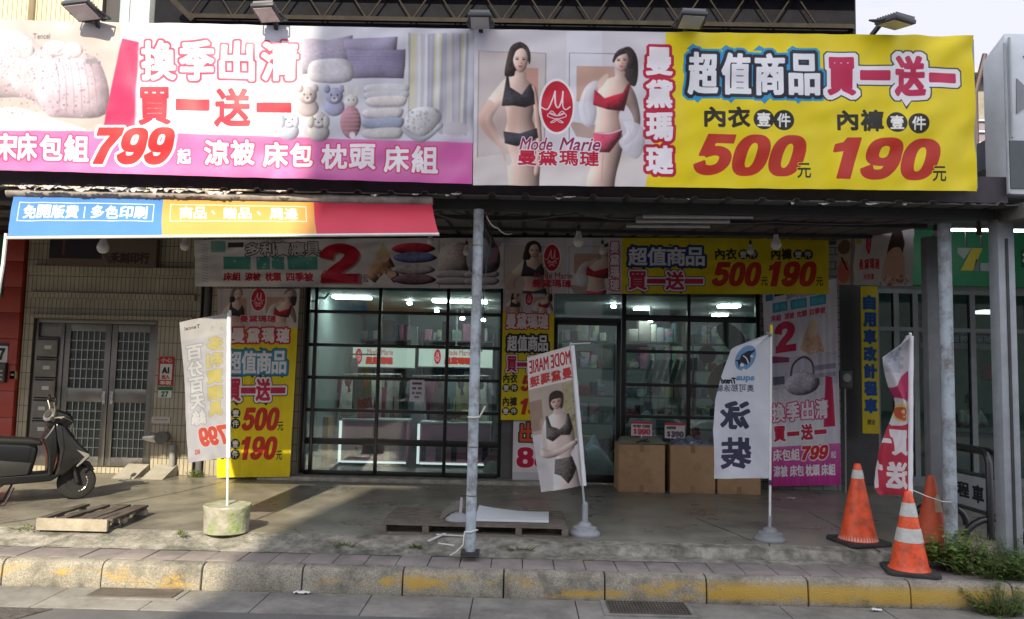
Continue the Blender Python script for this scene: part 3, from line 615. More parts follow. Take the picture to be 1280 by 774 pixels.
# ------------------------------------------------------------------ materials
def M(name, col, rough=.6, metal=0, var=.12, scale=6, bump=0, bscale=60, stain=None, spec=.5, coat=0, rvar=0, detail=6, alpha=1):
    """procedural surface: colour broken by two noises, optional stains (colour, amount, scale) and bump"""
    m = bpy.data.materials.new(name); m.use_nodes = True; t = m.node_tree; b = t.nodes['Principled BSDF']
    b.inputs['Roughness'].default_value = rough; b.inputs['Metallic'].default_value = metal; b.inputs['Specular IOR Level'].default_value = spec
    if coat: b.inputs['Coat Weight'].default_value = coat; b.inputs['Coat Roughness'].default_value = .12
    c = N(t, 'ShaderNodeTexCoord')
    n = N(t, 'ShaderNodeTexNoise'); n.inputs['Scale'].default_value = scale; n.inputs['Detail'].default_value = detail; n.inputs['Roughness'].default_value = .65
    t.links.new(c.outputs['Object'], n.inputs['Vector'])
    r = N(t, 'ShaderNodeValToRGB'); e = r.color_ramp.elements
    e[0].position = .3; e[1].position = .7
    e[0].color = (*[max(0, v*(1-var)) for v in col], 1); e[1].color = (*[min(1, v*(1+var)) for v in col], 1)
    t.links.new(n.outputs['Fac'], r.inputs['Fac']); last = r.outputs['Color']
    if stain:
        sc, amt, ss = stain
        n2 = N(t, 'ShaderNodeTexNoise'); n2.inputs['Scale'].default_value = ss; n2.inputs['Detail'].default_value = 8; n2.inputs['Roughness'].default_value = .7
        t.links.new(c.outputs['Object'], n2.inputs['Vector'])
        r2 = N(t, 'ShaderNodeValToRGB'); r2.color_ramp.elements[0].position = .46; r2.color_ramp.elements[1].position = .66
        r2.color_ramp.elements[1].color = (amt, amt, amt, 1); t.links.new(n2.outputs['Fac'], r2.inputs['Fac'])
        mx = N(t, 'ShaderNodeMix', data_type='RGBA'); mx.inputs['B'].default_value = (*sc, 1)
        t.links.new(r2.outputs['Color'], mx.inputs['Factor']); t.links.new(last, mx.inputs['A']); last = mx.outputs['Result']
    t.links.new(last, b.inputs['Base Color'])
    if rvar:
        rr = N(t, 'ShaderNodeMapRange'); rr.inputs['From Min'].default_value = .3; rr.inputs['From Max'].default_value = .7; rr.inputs['To Min'].default_value = rough-rvar; rr.inputs['To Max'].default_value = rough+rvar
        t.links.new(n.outputs['Fac'], rr.inputs['Value']); t.links.new(rr.outputs['Result'], b.inputs['Roughness'])
    if bump:
        n3 = N(t, 'ShaderNodeTexNoise'); n3.inputs['Scale'].default_value = bscale; n3.inputs['Detail'].default_value = 5
        t.links.new(c.outputs['Object'], n3.inputs['Vector'])
        bp = N(t, 'ShaderNodeBump'); bp.inputs['Strength'].default_value = bump; bp.inputs['Distance'].default_value = .01
        t.links.new(n3.outputs['Fac'], bp.inputs['Height']); t.links.new(bp.outputs['Normal'], b.inputs['Normal'])
    return m
def emit(name, col, s):
    m = bpy.data.materials.new(name); m.use_nodes = True; b = m.node_tree.nodes['Principled BSDF']
    b.inputs['Base Color'].default_value = (.8, .8, .8, 1); b.inputs['Emission Color'].default_value = (*col, 1); b.inputs['Emission Strength'].default_value = s
    return m
def glassm(name, tint=(.86, .93, .91), refl=.9):
    m = bpy.data.materials.new(name); m.use_nodes = True; t = m.node_tree; t.nodes.clear()
    o = N(t, 'ShaderNodeOutputMaterial'); mx = N(t, 'ShaderNodeMixShader'); tr = N(t, 'ShaderNodeBsdfTransparent'); gl = N(t, 'ShaderNodeBsdfGlossy'); fr = N(t, 'ShaderNodeFresnel')
    fr.inputs['IOR'].default_value = 1.5; tr.inputs['Color'].default_value = (*tint, 1); gl.inputs['Roughness'].default_value = .02
    ml = N(t, 'ShaderNodeMath', operation='MULTIPLY'); ml.inputs[1].default_value = refl
    t.links.new(fr.outputs['Fac'], ml.inputs[0]); t.links.new(ml.outputs['Value'], mx.inputs['Fac']); t.links.new(tr.outputs['BSDF'], mx.inputs[1]); t.links.new(gl.outputs['BSDF'], mx.inputs[2]); t.links.new(mx.outputs['Shader'], o.inputs['Surface'])
    return m
def printm(name, canvas, rough=.5, trans=0, dirt=.12, emis=0):
    """printed cloth or board: the artwork drawn above, slightly soiled"""
    m = bpy.data.materials.new(name); m.use_nodes = True; t = m.node_tree; b = t.nodes['Principled BSDF']; o = t.nodes['Material Output']
    im = N(t, 'ShaderNodeTexImage'); im.image = canvas.image(name); im.interpolation = 'Cubic'; im.extension = 'EXTEND'
    c = N(t, 'ShaderNodeTexCoord'); n = N(t, 'ShaderNodeTexNoise'); n.inputs['Scale'].default_value = 2.6; n.inputs['Detail'].default_value = 8; t.links.new(c.outputs['Object'], n.inputs['Vector'])
    r = N(t, 'ShaderNodeMapRange'); r.inputs['From Min'].default_value = .3; r.inputs['From Max'].default_value = .7; r.inputs['To Min'].default_value = .80-dirt; r.inputs['To Max'].default_value = .84
    t.links.new(n.outputs['Fac'], r.inputs['Value'])
    mu = N(t, 'ShaderNodeMix', data_type='RGBA', blend_type='MULTIPLY'); mu.inputs['Factor'].default_value = 1
    t.links.new(im.outputs['Color'], mu.inputs['A']); t.links.new(r.outputs['Result'], mu.inputs['B']); t.links.new(mu.outputs['Result'], b.inputs['Base Color'])
    b.inputs['Roughness'].default_value = rough; b.inputs['Specular IOR Level'].default_value = .3
    if emis: t.links.new(im.outputs['Color'], b.inputs['Emission Color']); b.inputs['Emission Strength'].default_value = emis
    if trans:
        tl = N(t, 'ShaderNodeBsdfTranslucent'); mx = N(t, 'ShaderNodeMixShader'); mx.inputs['Fac'].default_value = trans
        t.links.new(mu.outputs['Result'], tl.inputs['Color']); t.links.new(b.outputs['BSDF'], mx.inputs[1]); t.links.new(tl.outputs['BSDF'], mx.inputs[2]); t.links.new(mx.outputs['Shader'], o.inputs['Surface'])
    return m
def tilem(name, col, mortar, bw, bh, ms=.004, offset=0, rough=.35, axes='xz', bump=.4, var=.12, stain=None):
    m = M(name, col, rough, var=var, scale=2.5, stain=stain); t = m.node_tree; b = t.nodes['Principled BSDF']
    src = b.inputs['Base Color'].links[0].from_socket
    c = N(t, 'ShaderNodeTexCoord'); s = N(t, 'ShaderNodeSeparateXYZ'); k = N(t, 'ShaderNodeCombineXYZ'); t.links.new(c.outputs['Object'], s.inputs['Vector'])
    t.links.new(s.outputs[axes[0].upper()], k.inputs['X']); t.links.new(s.outputs[axes[1].upper()], k.inputs['Y'])
    br = N(t, 'ShaderNodeTexBrick', offset=offset, squash=1)
    for a, v in (('Color1', (1, 1, 1, 1)), ('Color2', (.86, .86, .86, 1)), ('Mortar', (0, 0, 0, 1)), ('Scale', 1), ('Mortar Size', ms), ('Mortar Smooth', .2), ('Brick Width', bw), ('Row Height', bh)): br.inputs[a].default_value = v
    t.links.new(k.outputs['Vector'], br.inputs['Vector'])
    mu = N(t, 'ShaderNodeMix', data_type='RGBA', blend_type='MULTIPLY'); mu.inputs['Factor'].default_value = 1; t.links.new(src, mu.inputs['A']); t.links.new(br.outputs['Color'], mu.inputs['B'])
    mm = N(t, 'ShaderNodeMix', data_type='RGBA'); mm.inputs['B'].default_value = (*mortar, 1); t.links.new(br.outputs['Fac'], mm.inputs['Factor']); t.links.new(mu.outputs['Result'], mm.inputs['A'])
    t.links.new(mm.outputs['Result'], b.inputs['Base Color'])
    if bump:
        bp = N(t, 'ShaderNodeBump', invert=True); bp.inputs['Strength'].default_value = bump; bp.inputs['Distance'].default_value = .004; t.links.new(br.outputs['Fac'], bp.inputs['Height']); t.links.new(bp.outputs['Normal'], b.inputs['Normal'])
    return m

# ------------------------------------------------------------------ mesh building
class MB:
    def __init__(s): s.v, s.f, s.uv = [], [], None
    def add(s, vs, fs):
        k = len(s.v); s.v += [tuple(p) for p in vs]; s.f += [tuple(i+k for i in f) for f in fs]; return s
    def box(s, x0, x1, y0, y1, z0, z1, rot=0, o=None):
        p = [Vector((x, y, z)) for x in (x0, x1) for y in (y0, y1) for z in (z0, z1)]
        if rot:
            o = Vector(o or ((x0+x1)/2, (y0+y1)/2, 0)); q = Matrix.Rotation(rot, 4, 'Z'); p = [q @ (a-o)+o for a in p]
        return s.add(p, [(0, 1, 3, 2), (4, 6, 7, 5), (0, 4, 5, 1), (2, 3, 7, 6), (0, 2, 6, 4), (1, 5, 7, 3)])
    def hexa(s, p): return s.add(p, [(0, 3, 2, 1), (4, 5, 6, 7), (0, 1, 5, 4), (1, 2, 6, 5), (2, 3, 7, 6), (3, 0, 4, 7)])
    def bar(s, a, b, w, h=None, up=(0, 0, 1)):
        a, b = Vector(a), Vector(b); d = (b-a).normalized(); u = Vector(up)
        if abs(d.dot(u)) > .98: u = Vector((0, 1, 0))
        r = d.cross(u).normalized()*(w/2); u = r.cross(d).normalized()*((h or w)/2)
        return s.hexa([a-r-u, a+r-u, a+r+u, a-r+u, b-r-u, b+r-u, b+r+u, b-r+u])
    def tube(s, pts, r, n=10, cap=True):
        pts = [Vector(p) for p in pts]; m = len(pts); rs = r if isinstance(r, (list, tuple)) else [r]*m
        k = len(s.v); pu = None
        for i, p in enumerate(pts):
            d = (pts[min(i+1, m-1)]-pts[max(i-1, 0)]).normalized()
            if pu is None: pu = Vector((0, 0, 1)) if abs(d.z) < .9 else Vector((0, 1, 0))
            a = d.cross(pu).normalized(); pu = a.cross(d).normalized()
            for j in range(n): t = 2*math.pi*j/n; s.v.append(tuple(p+(a*math.cos(t)+pu*math.sin(t))*rs[i]))
        for i in range(m-1):
            for j in range(n): s.f.append((k+i*n+j, k+i*n+(j+1) % n, k+(i+1)*n+(j+1) % n, k+(i+1)*n+j))
        if cap: s.f.append(tuple(k+j for j in range(n))[::-1]); s.f.append(tuple(k+(m-1)*n+j for j in range(n)))
        return s
    def lathe(s, prof, c=(0, 0, 0), n=24, axis=None):
        c = Vector(c); q = Matrix.Identity(3) if axis is None else Vector((0, 0, 1)).rotation_difference(Vector(axis)).to_matrix()
        k = len(s.v); m = len(prof)
        for r, z in prof:
            for j in range(n): t = 2*math.pi*j/n; s.v.append(tuple(c+q @ Vector((r*math.cos(t), r*math.sin(t), z))))
        for i in range(m-1):
            for j in range(n): s.f.append((k+i*n+j, k+i*n+(j+1) % n, k+(i+1)*n+(j+1) % n, k+(i+1)*n+j))
        s.f.append(tuple(k+j for j in range(n))[::-1]); s.f.append(tuple(k+(m-1)*n+j for j in range(n)))
        return s
    def prism(s, poly, a, b, plane='xz'):
        n = len(poly); f = {'xz': lambda p, t: (p[0], t, p[1]), 'xy': lambda p, t: (p[0], p[1], t), 'yz': lambda p, t: (t, p[0], p[1])}[plane]
        return s.add([f(p, a) for p in poly]+[f(p, b) for p in poly], [tuple(range(n))[::-1], tuple(range(n, 2*n))]+[(i, (i+1) % n, n+(i+1) % n, n+i) for i in range(n)])
    def grid(s, fn, nu, nv):
        k = len(s.v)
        for j in range(nv+1):
            for i in range(nu+1): s.v.append(tuple(fn(i/nu, j/nv)))
        for j in range(nv):
            for i in range(nu): a = k+j*(nu+1)+i; s.f.append((a, a+1, a+nu+2, a+nu+1))
        return s
    def build(s, name, mat, parent=None, smooth=False, bevel=0, seg=2, subsurf=0, uvf=None, label=None, angle=40):
        me = bpy.data.meshes.new(name); me.from_pydata(s.v, [], s.f); me.materials.append(mat)
        bm = bmesh.new(); bm.from_mesh(me); bmesh.ops.recalc_face_normals(bm, faces=bm.faces)
        if bevel: bmesh.ops.bevel(bm, geom=[e for e in bm.edges if len(e.link_faces) == 2 and e.calc_face_angle(0) > .5], offset=bevel, segments=seg, affect='EDGES', profile=.5, clamp_overlap=True)
        bm.to_mesh(me); bm.free()
        if smooth or bevel: me.shade_smooth(); me.set_sharp_from_angle(angle=R(angle))
        if uvf:
            ul = me.uv_layers.new(name='UVMap')
            for l in me.loops: ul.data[l.index].uv = uvf(me.vertices[l.vertex_index].co, l.vertex_index)
        o = bpy.data.objects.new(name, me); COL.objects.link(o)
        if subsurf: md = o.modifiers.new('smooth', 'SUBSURF'); md.levels = md.render_levels = subsurf
        if parent is not None: setp(o, parent)
        if label: o['label'] = label
        return o
def wm(o): return (wm(o.parent) @ o.matrix_parent_inverse if o.parent else Matrix.Identity(4)) @ o.matrix_basis
def setp(o, p): o.parent = p; o.matrix_parent_inverse = wm(p).inverted()
def tag(o, label, cat, group=None):
    o['label'] = label; o['category'] = cat
    if group: o['group'] = group
    return o
def struct(o, kind='structure'): o['kind'] = kind; return o
def thing(name, label, cat, loc=(0, 0, 0), group=None):
    o = bpy.data.objects.new(name, None); COL.objects.link(o); o.location = loc; o.empty_display_size = .1
    return tag(o, label, cat, group)
def dup(o, parent=None):
    c = o.copy(); COL.objects.link(c)
    if parent is not None: c.parent = parent
    for ch in list(o.children): dup(ch, c)
    return c
def cloth(name, fn, nu, nv, mat, parent=None, u0=0, u1=1, v0=0, v1=1):
    """fn(u, v): u to the right, v downwards, both 0..1; the artwork's part u0..u1, v0..v1 is printed on it"""
    b = MB().grid(fn, nu, nv); n = nu+1
    o = b.build(name, mat, parent, smooth=True, uvf=lambda co, i: (u0+(u1-u0)*(i % n)/nu, 1-(v0+(v1-v0)*(i//n)/nv)), angle=180)
    return o
def nz1(x, y=0, z=0): return noise.noise(Vector((x, y, z)))
def hang(corners, Ys, amp=.012, sag=0, seed=0, fr=2.2, pull=0):
    """a banner between four photo corners TL TR BR BL at the depths Ys, with wrinkles and a slight sag"""
    P = [at(x, y, Y) for (x, y), Y in zip(corners, Ys)]
    def fn(u, v):
        p = P[0]*(1-u)*(1-v)+P[1]*u*(1-v)+P[2]*u*v+P[3]*(1-u)*v
        k = amp*(nz1(u*9*fr+seed, v*2.2, seed)+.8*nz1(u*3*fr+v*5, v*4+seed, 3.1)+.45*nz1(u*24, v*9+u*14, seed+7))
        if pull: k += pull*(max(0, u-.72)/.28)**1.5*(math.sin(62*(u+v*.22)+3*nz1(u*6, v*3))*(.4+.6*(1-v)))+pull*.7*(max(0, .12-u)/.12)*math.sin(50*(u-v*.1))
        return (p.x, p.y+k, p.z+sag*math.sin(math.pi*u*6)*(1-v)*.3)
    return fn
def flat(name, mat, x0, x1, z0, z1, y, parent=None, t=.004, uv=True):
    """a thin printed board facing the street"""
    b = MB().box(x0, x1, y, y+t, z0, z1)
    return b.build(name, mat, parent, uvf=(lambda co, i: ((co.x-x0)/(x1-x0), (co.z-z0)/(z1-z0))) if uv else None)


# ================================================================== ground
FY, ZG, ZT = 11.05, -.295, -.085         # facade line; gutter and road level; tile strip level (arcade floor is z = 0)
asphalt = M('asphalt', (.10, .098, .095), .85, var=.25, scale=3, bump=.5, bscale=160, stain=((.12, .115, .105), .75, 1.1))
gutterm = M('gutter_concrete', (.21, .20, .175), .85, var=.22, scale=5, bump=.35, bscale=90, stain=((.09, .085, .075), .7, 2.2))
floorm = M('arcade_concrete', (.25, .232, .188), .36, var=.24, scale=1.6, bump=.12, bscale=50, stain=((.105, .098, .085), .9, 1.1), rvar=.16, spec=.4, detail=10)
roughm = M('rough_concrete', (.26, .245, .205), .9, var=.5, scale=9, bump=.9, bscale=45, stain=((.065, .068, .05), .95, 3.2))
struct(MB().box(-300, 300, -300, 6.02, ZG-.3, ZG-.004).build('road', asphalt))
gm = M('ground_soil', (.17, .155, .125), .9)
struct(MB().box(-300, 300, 6.02, 400, ZG-.6, ZG-.06).build('ground', gm))
# gutter slabs with open joints
KX0, KP = gr(140, 697, ZT).x, .845
b = MB(); rg = random.Random(2)
for i in range(-14, 17):
    x = KX0+KP*i-.25; b.box(x+.004, x+KP-.004, 6.02, 6.56, ZG-.06, ZG+rg.uniform(-.003, .003))
struct(b.build('gutter', gutterm, bevel=.006))
struct(MB().box(-13, 15, 6.02, 6.6, ZG-.1, ZG-.012).build('gutter_bed', M('gutter_joint_dirt', (.05, .047, .04), .95)))
# kerb: rounded blocks, speckled aggregate with worn yellow paint
km = M('kerb_concrete', (.30, .276, .218), .88, var=.5, scale=85, bump=.9, bscale=110, stain=((.085, .08, .065), .85, 3.4)); t = km.node_tree; pb = t.nodes['Principled BSDF']
src = pb.inputs['Base Color'].links[0].from_socket
c = N(t, 'ShaderNodeTexCoord'); sp = N(t, 'ShaderNodeSeparateXYZ'); t.links.new(c.outputs['Object'], sp.inputs['Vector'])
mpn = N(t, 'ShaderNodeMapping'); mpn.inputs['Scale'].default_value = (1.15, 1, 3.2); t.links.new(c.outputs['Object'], mpn.inputs['Vector'])
n1 = N(t, 'ShaderNodeTexNoise'); n1.inputs['Scale'].default_value = 1.9; n1.inputs['Detail'].default_value = 3; t.links.new(mpn.outputs['Vector'], n1.inputs['Vector'])
n2 = N(t, 'ShaderNodeTexNoise'); n2.inputs['Scale'].default_value = 55; n2.inputs['Detail'].default_value = 4; t.links.new(c.outputs['Object'], n2.inputs['Vector'])
a1 = N(t, 'ShaderNodeMath', operation='MULTIPLY_ADD'); a1.inputs[1].default_value = .34; t.links.new(n2.outputs['Fac'], a1.inputs[0]); t.links.new(n1.outputs['Fac'], a1.inputs[2])
rx = N(t, 'ShaderNodeMapRange'); rx.inputs['From Min'].default_value = -1.0; rx.inputs['From Max'].default_value = 3.5; rx.inputs['To Min'].default_value = 0; rx.inputs['To Max'].default_value = .15; t.links.new(sp.outputs['X'], rx.inputs['Value'])
a2 = N(t, 'ShaderNodeMath', operation='ADD'); t.links.new(a1.outputs['Value'], a2.inputs[0]); t.links.new(rx.outputs['Result'], a2.inputs[1])
r1 = N(t, 'ShaderNodeMapRange'); r1.inputs['From Min'].default_value = .69; r1.inputs['From Max'].default_value = .80; t.links.new(a2.outputs['Value'], r1.inputs['Value'])
rz = N(t, 'ShaderNodeMapRange'); rz.inputs['From Min'].default_value = -.10; rz.inputs['From Max'].default_value = -.17; t.links.new(sp.outputs['Z'], rz.inputs['Value'])
r3 = N(t, 'ShaderNodeMapRange'); r3.inputs['From Min'].default_value = -.29; r3.inputs['From Max'].default_value = -.25; t.links.new(sp.outputs['Z'], r3.inputs['Value'])
a3 = N(t, 'ShaderNodeMath', operation='MULTIPLY'); t.links.new(r1.outputs['Result'], a3.inputs[0]); t.links.new(rz.outputs['Result'], a3.inputs[1])
a4 = N(t, 'ShaderNodeMath', operation='MULTIPLY'); t.links.new(a3.outputs['Value'], a4.inputs[0]); t.links.new(r3.outputs['Result'], a4.inputs[1])
yx = N(t, 'ShaderNodeMix', data_type='RGBA'); yx.inputs['B'].default_value = (.50, .31, .035, 1); a5 = N(t, 'ShaderNodeMath', operation='MULTIPLY'); a5.inputs[1].default_value = .85; t.links.new(a4.outputs['Value'], a5.inputs[0]); t.links.new(a5.outputs['Value'], yx.inputs['Factor']); t.links.new(src, yx.inputs['A']); t.links.new(yx.outputs['Result'], pb.inputs['Base Color'])
b = MB()
for i in range(-14, 17):
    x = KX0+KP*i; d = rg.uniform(-.006, .006); y0 = 6.56+d
    prof = [(y0+.012, ZG-.05), (y0, ZG+.02), (y0+.012, ZT-.05), (y0+.03, ZT-.018), (y0+.06, ZT-.002), (6.70, ZT), (6.70, ZG-.05)]
    b.prism(prof, x+.006, x+KP-.006, 'yz')
struct(b.build('kerb', km, bevel=.008, smooth=True))
struct(MB().box(-13, 15, 6.6, 6.72, ZG-.1, ZT-.02).build('kerb_bed', M('joint_dirt', (.045, .042, .035), .95)))
# tile strip
tm = M('pavement_tile', (.24, .205, .19), .7, var=.2, scale=3, bump=.2, bscale=90, stain=((.13, .125, .115), .7, 4))
b = MB(); tw = .272
for i in range(-45, 50):
    x = KX0+tw*i; b.box(x+.004, x+tw-.004, 6.705, 7.045, ZT-.05, ZT+rg.uniform(-.003, .003))
struct(b.build('pavement', tm, bevel=.004))
struct(MB().box(-13, 15, 6.70, 7.06, ZT-.2, ZT-.012).build('pavement_bed', M('tile_joint', (.06, .055, .05), .95)))
# arcade floor and its broken front edge
def edge(u, v):
    x = -13+28*u; left = max(0, min(1, (x+.2)/1.2)); y = 7.05+.42*v
    step = ZT+(0-ZT)*min(1, v*1.05)                                  # left: a rough slope
    sharp = ZT if v < .50 else (-.008 if v > .60 else ZT+(-.008-ZT)*(v-.50)/.10)
    z = step*(1-left)+sharp*left
    z += (.013*nz1(x*3.1, y*9)+.009*nz1(x*11, y*21, 2)+.006*nz1(x*30, y*40, 5))*min(1, v*6)*min(1, (1-v)*5)
    return (x, y, z if v < 1 else .0005)
struct(MB().grid(edge, 560, 12).build('floor_edge', roughm, smooth=True))
struct(MB().box(-13, 15, 7.46, 11.4, -.3, 0).build('arcade_floor', floorm))
struct(MB().box(-13, 15, 7.03, 7.48, -.3, ZT-.03).build('floor_edge_bed', roughm))
# cracks in the floor
crk = MB()
for pts in (((870, 648), (905, 662), (940, 676)), ((955, 673), (962, 682)), ((1010, 640), (1040, 655), (1100, 690))):
    q = [gr(*p, 0) for p in pts]
    for a, c2 in zip(q, q[1:]):
        for k in range(4):
            p0, p1 = a.lerp(c2, k/4), a.lerp(c2, (k+1)/4); o = Vector((nz1(p0.x*9, p0.y*7)*.03, 0, 0)); o1 = Vector((nz1(p1.x*9, p1.y*7)*.03, 0, 0))
            crk.bar(p0+o+Vector((0, 0, .0)), p1+o1, .012, .004)
struct(crk.build('floor_crack', M('crack_dirt', (.05, .048, .042), .95)))

# ================================================================== tiled building on the left with its entrance
cream = tilem('cream_tile', (.43, .385, .28), (.12, .105, .085), .062, .235, .006, rough=.4, stain=((.24, .20, .14), .5, 1.2))
cream_up = tilem('upper_cream_tile', (.60, .51, .33), (.13, .115, .09), .07, .5, .006, rough=.4)
steel = M('door_steel', (.17, .163, .15), .38, metal=.75, var=.22, scale=3, rvar=.1, stain=((.16, .15, .14), .5, 2))
dglass = M('wired_glass', (.045, .06, .055), .15, spec=.6, var=.3, scale=5)
dark = M('dark_opening', (.02, .02, .022), .6)
bl = thing('tiled_building', 'cream vertical-tiled building with a steel double door and wall ledges', 'building', (-6, FY, 0))
xl = at(24, 480, FY).x; xr = at(246, 480, FY).x
dx0, dx1, dz0, dz1 = span(33, 399, 196, 584, FY); dx0 = at(36, 490, FY).x; dx1 = at(193, 490, FY).x
xr2 = at(376, 480, FY).x
b = MB()
b.box(xl, dx0, FY, FY+.3, 0, dz1).box(dx1, xr, FY, FY+.3, 0, dz1).box(xl, xr, FY, FY+.3, dz1, 3.6).box(dx0, dx1, FY+.01, FY+.3, 0, dz0)
b.box(xr+.16, xr2, FY, FY+.3, 0, 3.6).box(xr, xr+.16, FY+.16, FY+.3, 0, 3.6)
b.build('wall', cream, bl)
b = MB()
for py, h in ((343, .10), (398, .035)):
    z = at(120, py, FY).z; b.box(xl+.1, xr-.06, FY-.11, FY, z, z+h)
z = at(120, 372, FY).z; b.box(xl+.1, xr-.08, FY-.06, FY-.002, z-.02, z+.06)
b.build('ledge', cream, bl)
up0, up1 = -13, at(243, 20, FY).x
b = MB().box(up0, at(128, 10, FY).x, FY, FY+.3, 3.62, 9).box(at(154, 10, FY).x, at(156, 10, FY).x, FY-.02, FY+.3, 3.62, 9).box(at(196, 10, FY).x, up1+1.5, FY, FY+.3, 3.62, 9)
b.build('upper_wall', cream_up, bl)
b = MB().box(up0, at(43, 10, FY).x, FY-.14, FY-.003, 3.62, 9); b.build('pilaster', cream_up, bl)
MB().box(at(128, 10, FY).x, at(154, 10, FY).x, FY+.08, FY+.2, 3.62, 9).build('upper_opening', dark, bl)
MB().box(at(157, 10, FY).x, at(194, 10, FY).x, FY-.16, FY+.2, 3.62, 9).build('downpipe_casing', M('blue_grey_sheet', (.30, .35, .38), .5, var=.06), bl, bevel=.01)
MB().box(at(168, 10, FY).x, at(169.5, 10, FY).x, FY-.18, FY-.15, 3.62, 9).build('casing_seam', M('grey_seam', (.5, .52, .53), .5), bl)
# the double door with mailboxes beside it
fr = MB(); jw = .055
mbx = at(72, 490, FY).x; mid = at(133, 490, FY).x; yf = FY+.04
fr.box(dx0, dx0+jw, yf, yf+.08, dz0, dz1).box(dx1-jw, dx1, yf, yf+.08, dz0, dz1).box(dx0, dx1, yf+.001, yf+.08, dz1-.06, dz1).box(mbx-.05, mbx+.02, yf, yf+.08, dz0, dz1-.06)
zt_ = at(50, 421, FY).z; zb_ = at(50, 549, FY).z
fr.box(dx0+jw, mbx-.05, yf+.03, yf+.06, zt_, dz1-.06).box(dx0+jw, mbx-.05, yf+.03, yf+.06, dz0, zb_)
fr.build('door_frame', steel, bl, bevel=.006)
for x0, x1 in ((mbx+.022, mid-.006), (mid+.006, dx1-jw-.002)):
    lf = MB(); st = .085; zm0 = dz0+.92; zm1 = zm0+.2; y0, y1 = yf+.012, yf+.06
    z0, z1 = dz0+.01, dz1-.065
    lf.box(x0, x0+st, y0, y1, z0, z1).box(x1-st, x1, y0, y1, z0, z1).box(x0+st, x1-st, y0+.001, y1, z0, z0+.13).box(x0+st, x1-st, y0+.001, y1, z1-.11, z1).box(x0+st, x1-st, y0+.001, y1, zm0, zm1)
    d = lf.build('entrance_door', steel, bl, bevel=.004)
    for a, c2 in ((z0+.13, zm0), (zm1, z1-.11)):
        MB().box(x0+st, x1-st, y1-.02, y1-.012, a, c2).build('pane', dglass, d)
        gb = MB(); nx, nz_ = 5, 5
        for i in range(1, nx+1): xx = x0+st+(x1-x0-2*st)*i/(nx+1); gb.box(xx-.006, xx+.006, y0+.012, y1-.021, a, c2)
        for i in range(1, nz_+1): zz = a+(c2-a)*i/(nz_+1); gb.box(x0+st, x1-st, y0+.014, y1-.023, zz-.006, zz+.006)
        gb.build('grid_bars', M('bar_grey', (.34, .36, .35), .45, metal=.5), d)
    hx = x1-.05 if x0 < mid-.2 else x0+.05
    MB().box(hx-.02, hx+.02, y0-.012, y0, zm0-.02, zm0+.16).tube([(hx, y0-.012, zm0+.03), (hx, y0-.05, zm0+.03), (hx, y0-.05, zm0+.12), (hx, y0-.012, zm0+.12)], .009).build('handle', M('chrome', (.6, .6, .6), .2, metal=1), d)
# mailboxes
mbm = M('mailbox_grey', (.155, .145, .13), .45, metal=.4, var=.2)
labm = M('paper_label', (.55, .56, .53), .8); slotm = M('slot_black', (.012, .012, .012), .7)
n_m = 5; hm = (zt_-zb_)/n_m
for k, nm in enumerate(('topmost', 'second', 'middle', 'fourth', 'lowest')):
    z1 = zt_-k*hm
    t_ = thing('mailbox', 'grey metal mailbox with white name slip, %s of the column beside the door' % nm, 'mailbox', ((dx0+mbx)/2, yf, z1-hm), 'mailboxes beside the steel door')
    MB().box(dx0+jw+.004, mbx-.054, yf-.03, yf+.06, z1-hm+.008, z1-.006).build('body', mbm, t_, bevel=.006)
    MB().box(dx0+jw+.02, mbx-.07, yf-.042, yf-.0305, z1-.045, z1-.02).build('slot', slotm, t_)
    cx = (dx0+mbx)/2+rg.uniform(-.02, .02)
    MB().box(cx-.05, cx+.05, yf-.0345, yf-.0305, z1-hm*.6, z1-hm*.42).build('name_slip', labm, t_)
# plates on the tiled pillar
def plate(name, px0, py0, px1, py1, Y, canvas, label, cat, t=.012, rough=.5):
    x0, x1, z0, z1 = span(px0, py0, px1, py1, Y)
    o = flat(name, printm(name, canvas, rough), x0, x1, z0, z1, Y-t, t=t); return tag(o, label, cat)
plate('warning_sign', 199, 446, 217, 482, FY-.003, art_simple(18, 36, 8, (196, 40, 36), [('r', (1.5, 9, 16.5, 29), (236, 232, 226)), ('t', 'A1', (4, 13, 13, 21), (30, 28, 30), .7), ('t', '小心', (2, 1.5, 16, 7), (240, 220, 210), .15), ('t', '出入', (4, 22.5, 14, 28), (180, 40, 40), .3), ('t', '車輛', (2, 30, 16, 35), (240, 220, 210), .2)]), 'red and white notice plate marked A1 on the cream tiles', 'sign')
plate('number_plate', 198, 484, 215, 497, FY-.003, art_simple(17, 13, 8, (236, 238, 232), [('r', (0, 0, 17, 4), (36, 120, 74)), ('t', '27', (4, 5, 13, 12), (30, 110, 70), .6)]), 'green and white house number 27 under the red notice', 'sign')
plate('name_strip', 190, 521, 213, 529, FY-.003, art_simple(23, 8, 6, (206, 198, 190), [('r', (3, 3, 20, 4.4), (150, 140, 136))]), 'thin pale strip plate on cream tiles below the number 27', 'sign')
# fire hose coupling
c0_ = at(204, 546, FY); t_ = thing('hose_coupling', 'silver cone-mouthed hose coupling sticking out of the tiled pillar', 'coupling', c0_)
MB().lathe([(.075, 0), (.075, .05), (.055, .06), (.06, .16), (.09, .18), (.09, .2)], c0_+Vector((.03, 0, 0)), 18, (0.15, -1, 0)).build('body', M('dull_iron', (.12, .115, .105), .5, metal=.6), t_, smooth=True)
MB().lathe([(.07, 0), (.075, .05), (.035, .17), (.02, .19)], c0_+Vector((-.03, -.12, 0)), 18, (-1, -.35, 0)).build('cap', M('silver_cap', (.55, .54, .5), .35, metal=.7), t_, smooth=True)
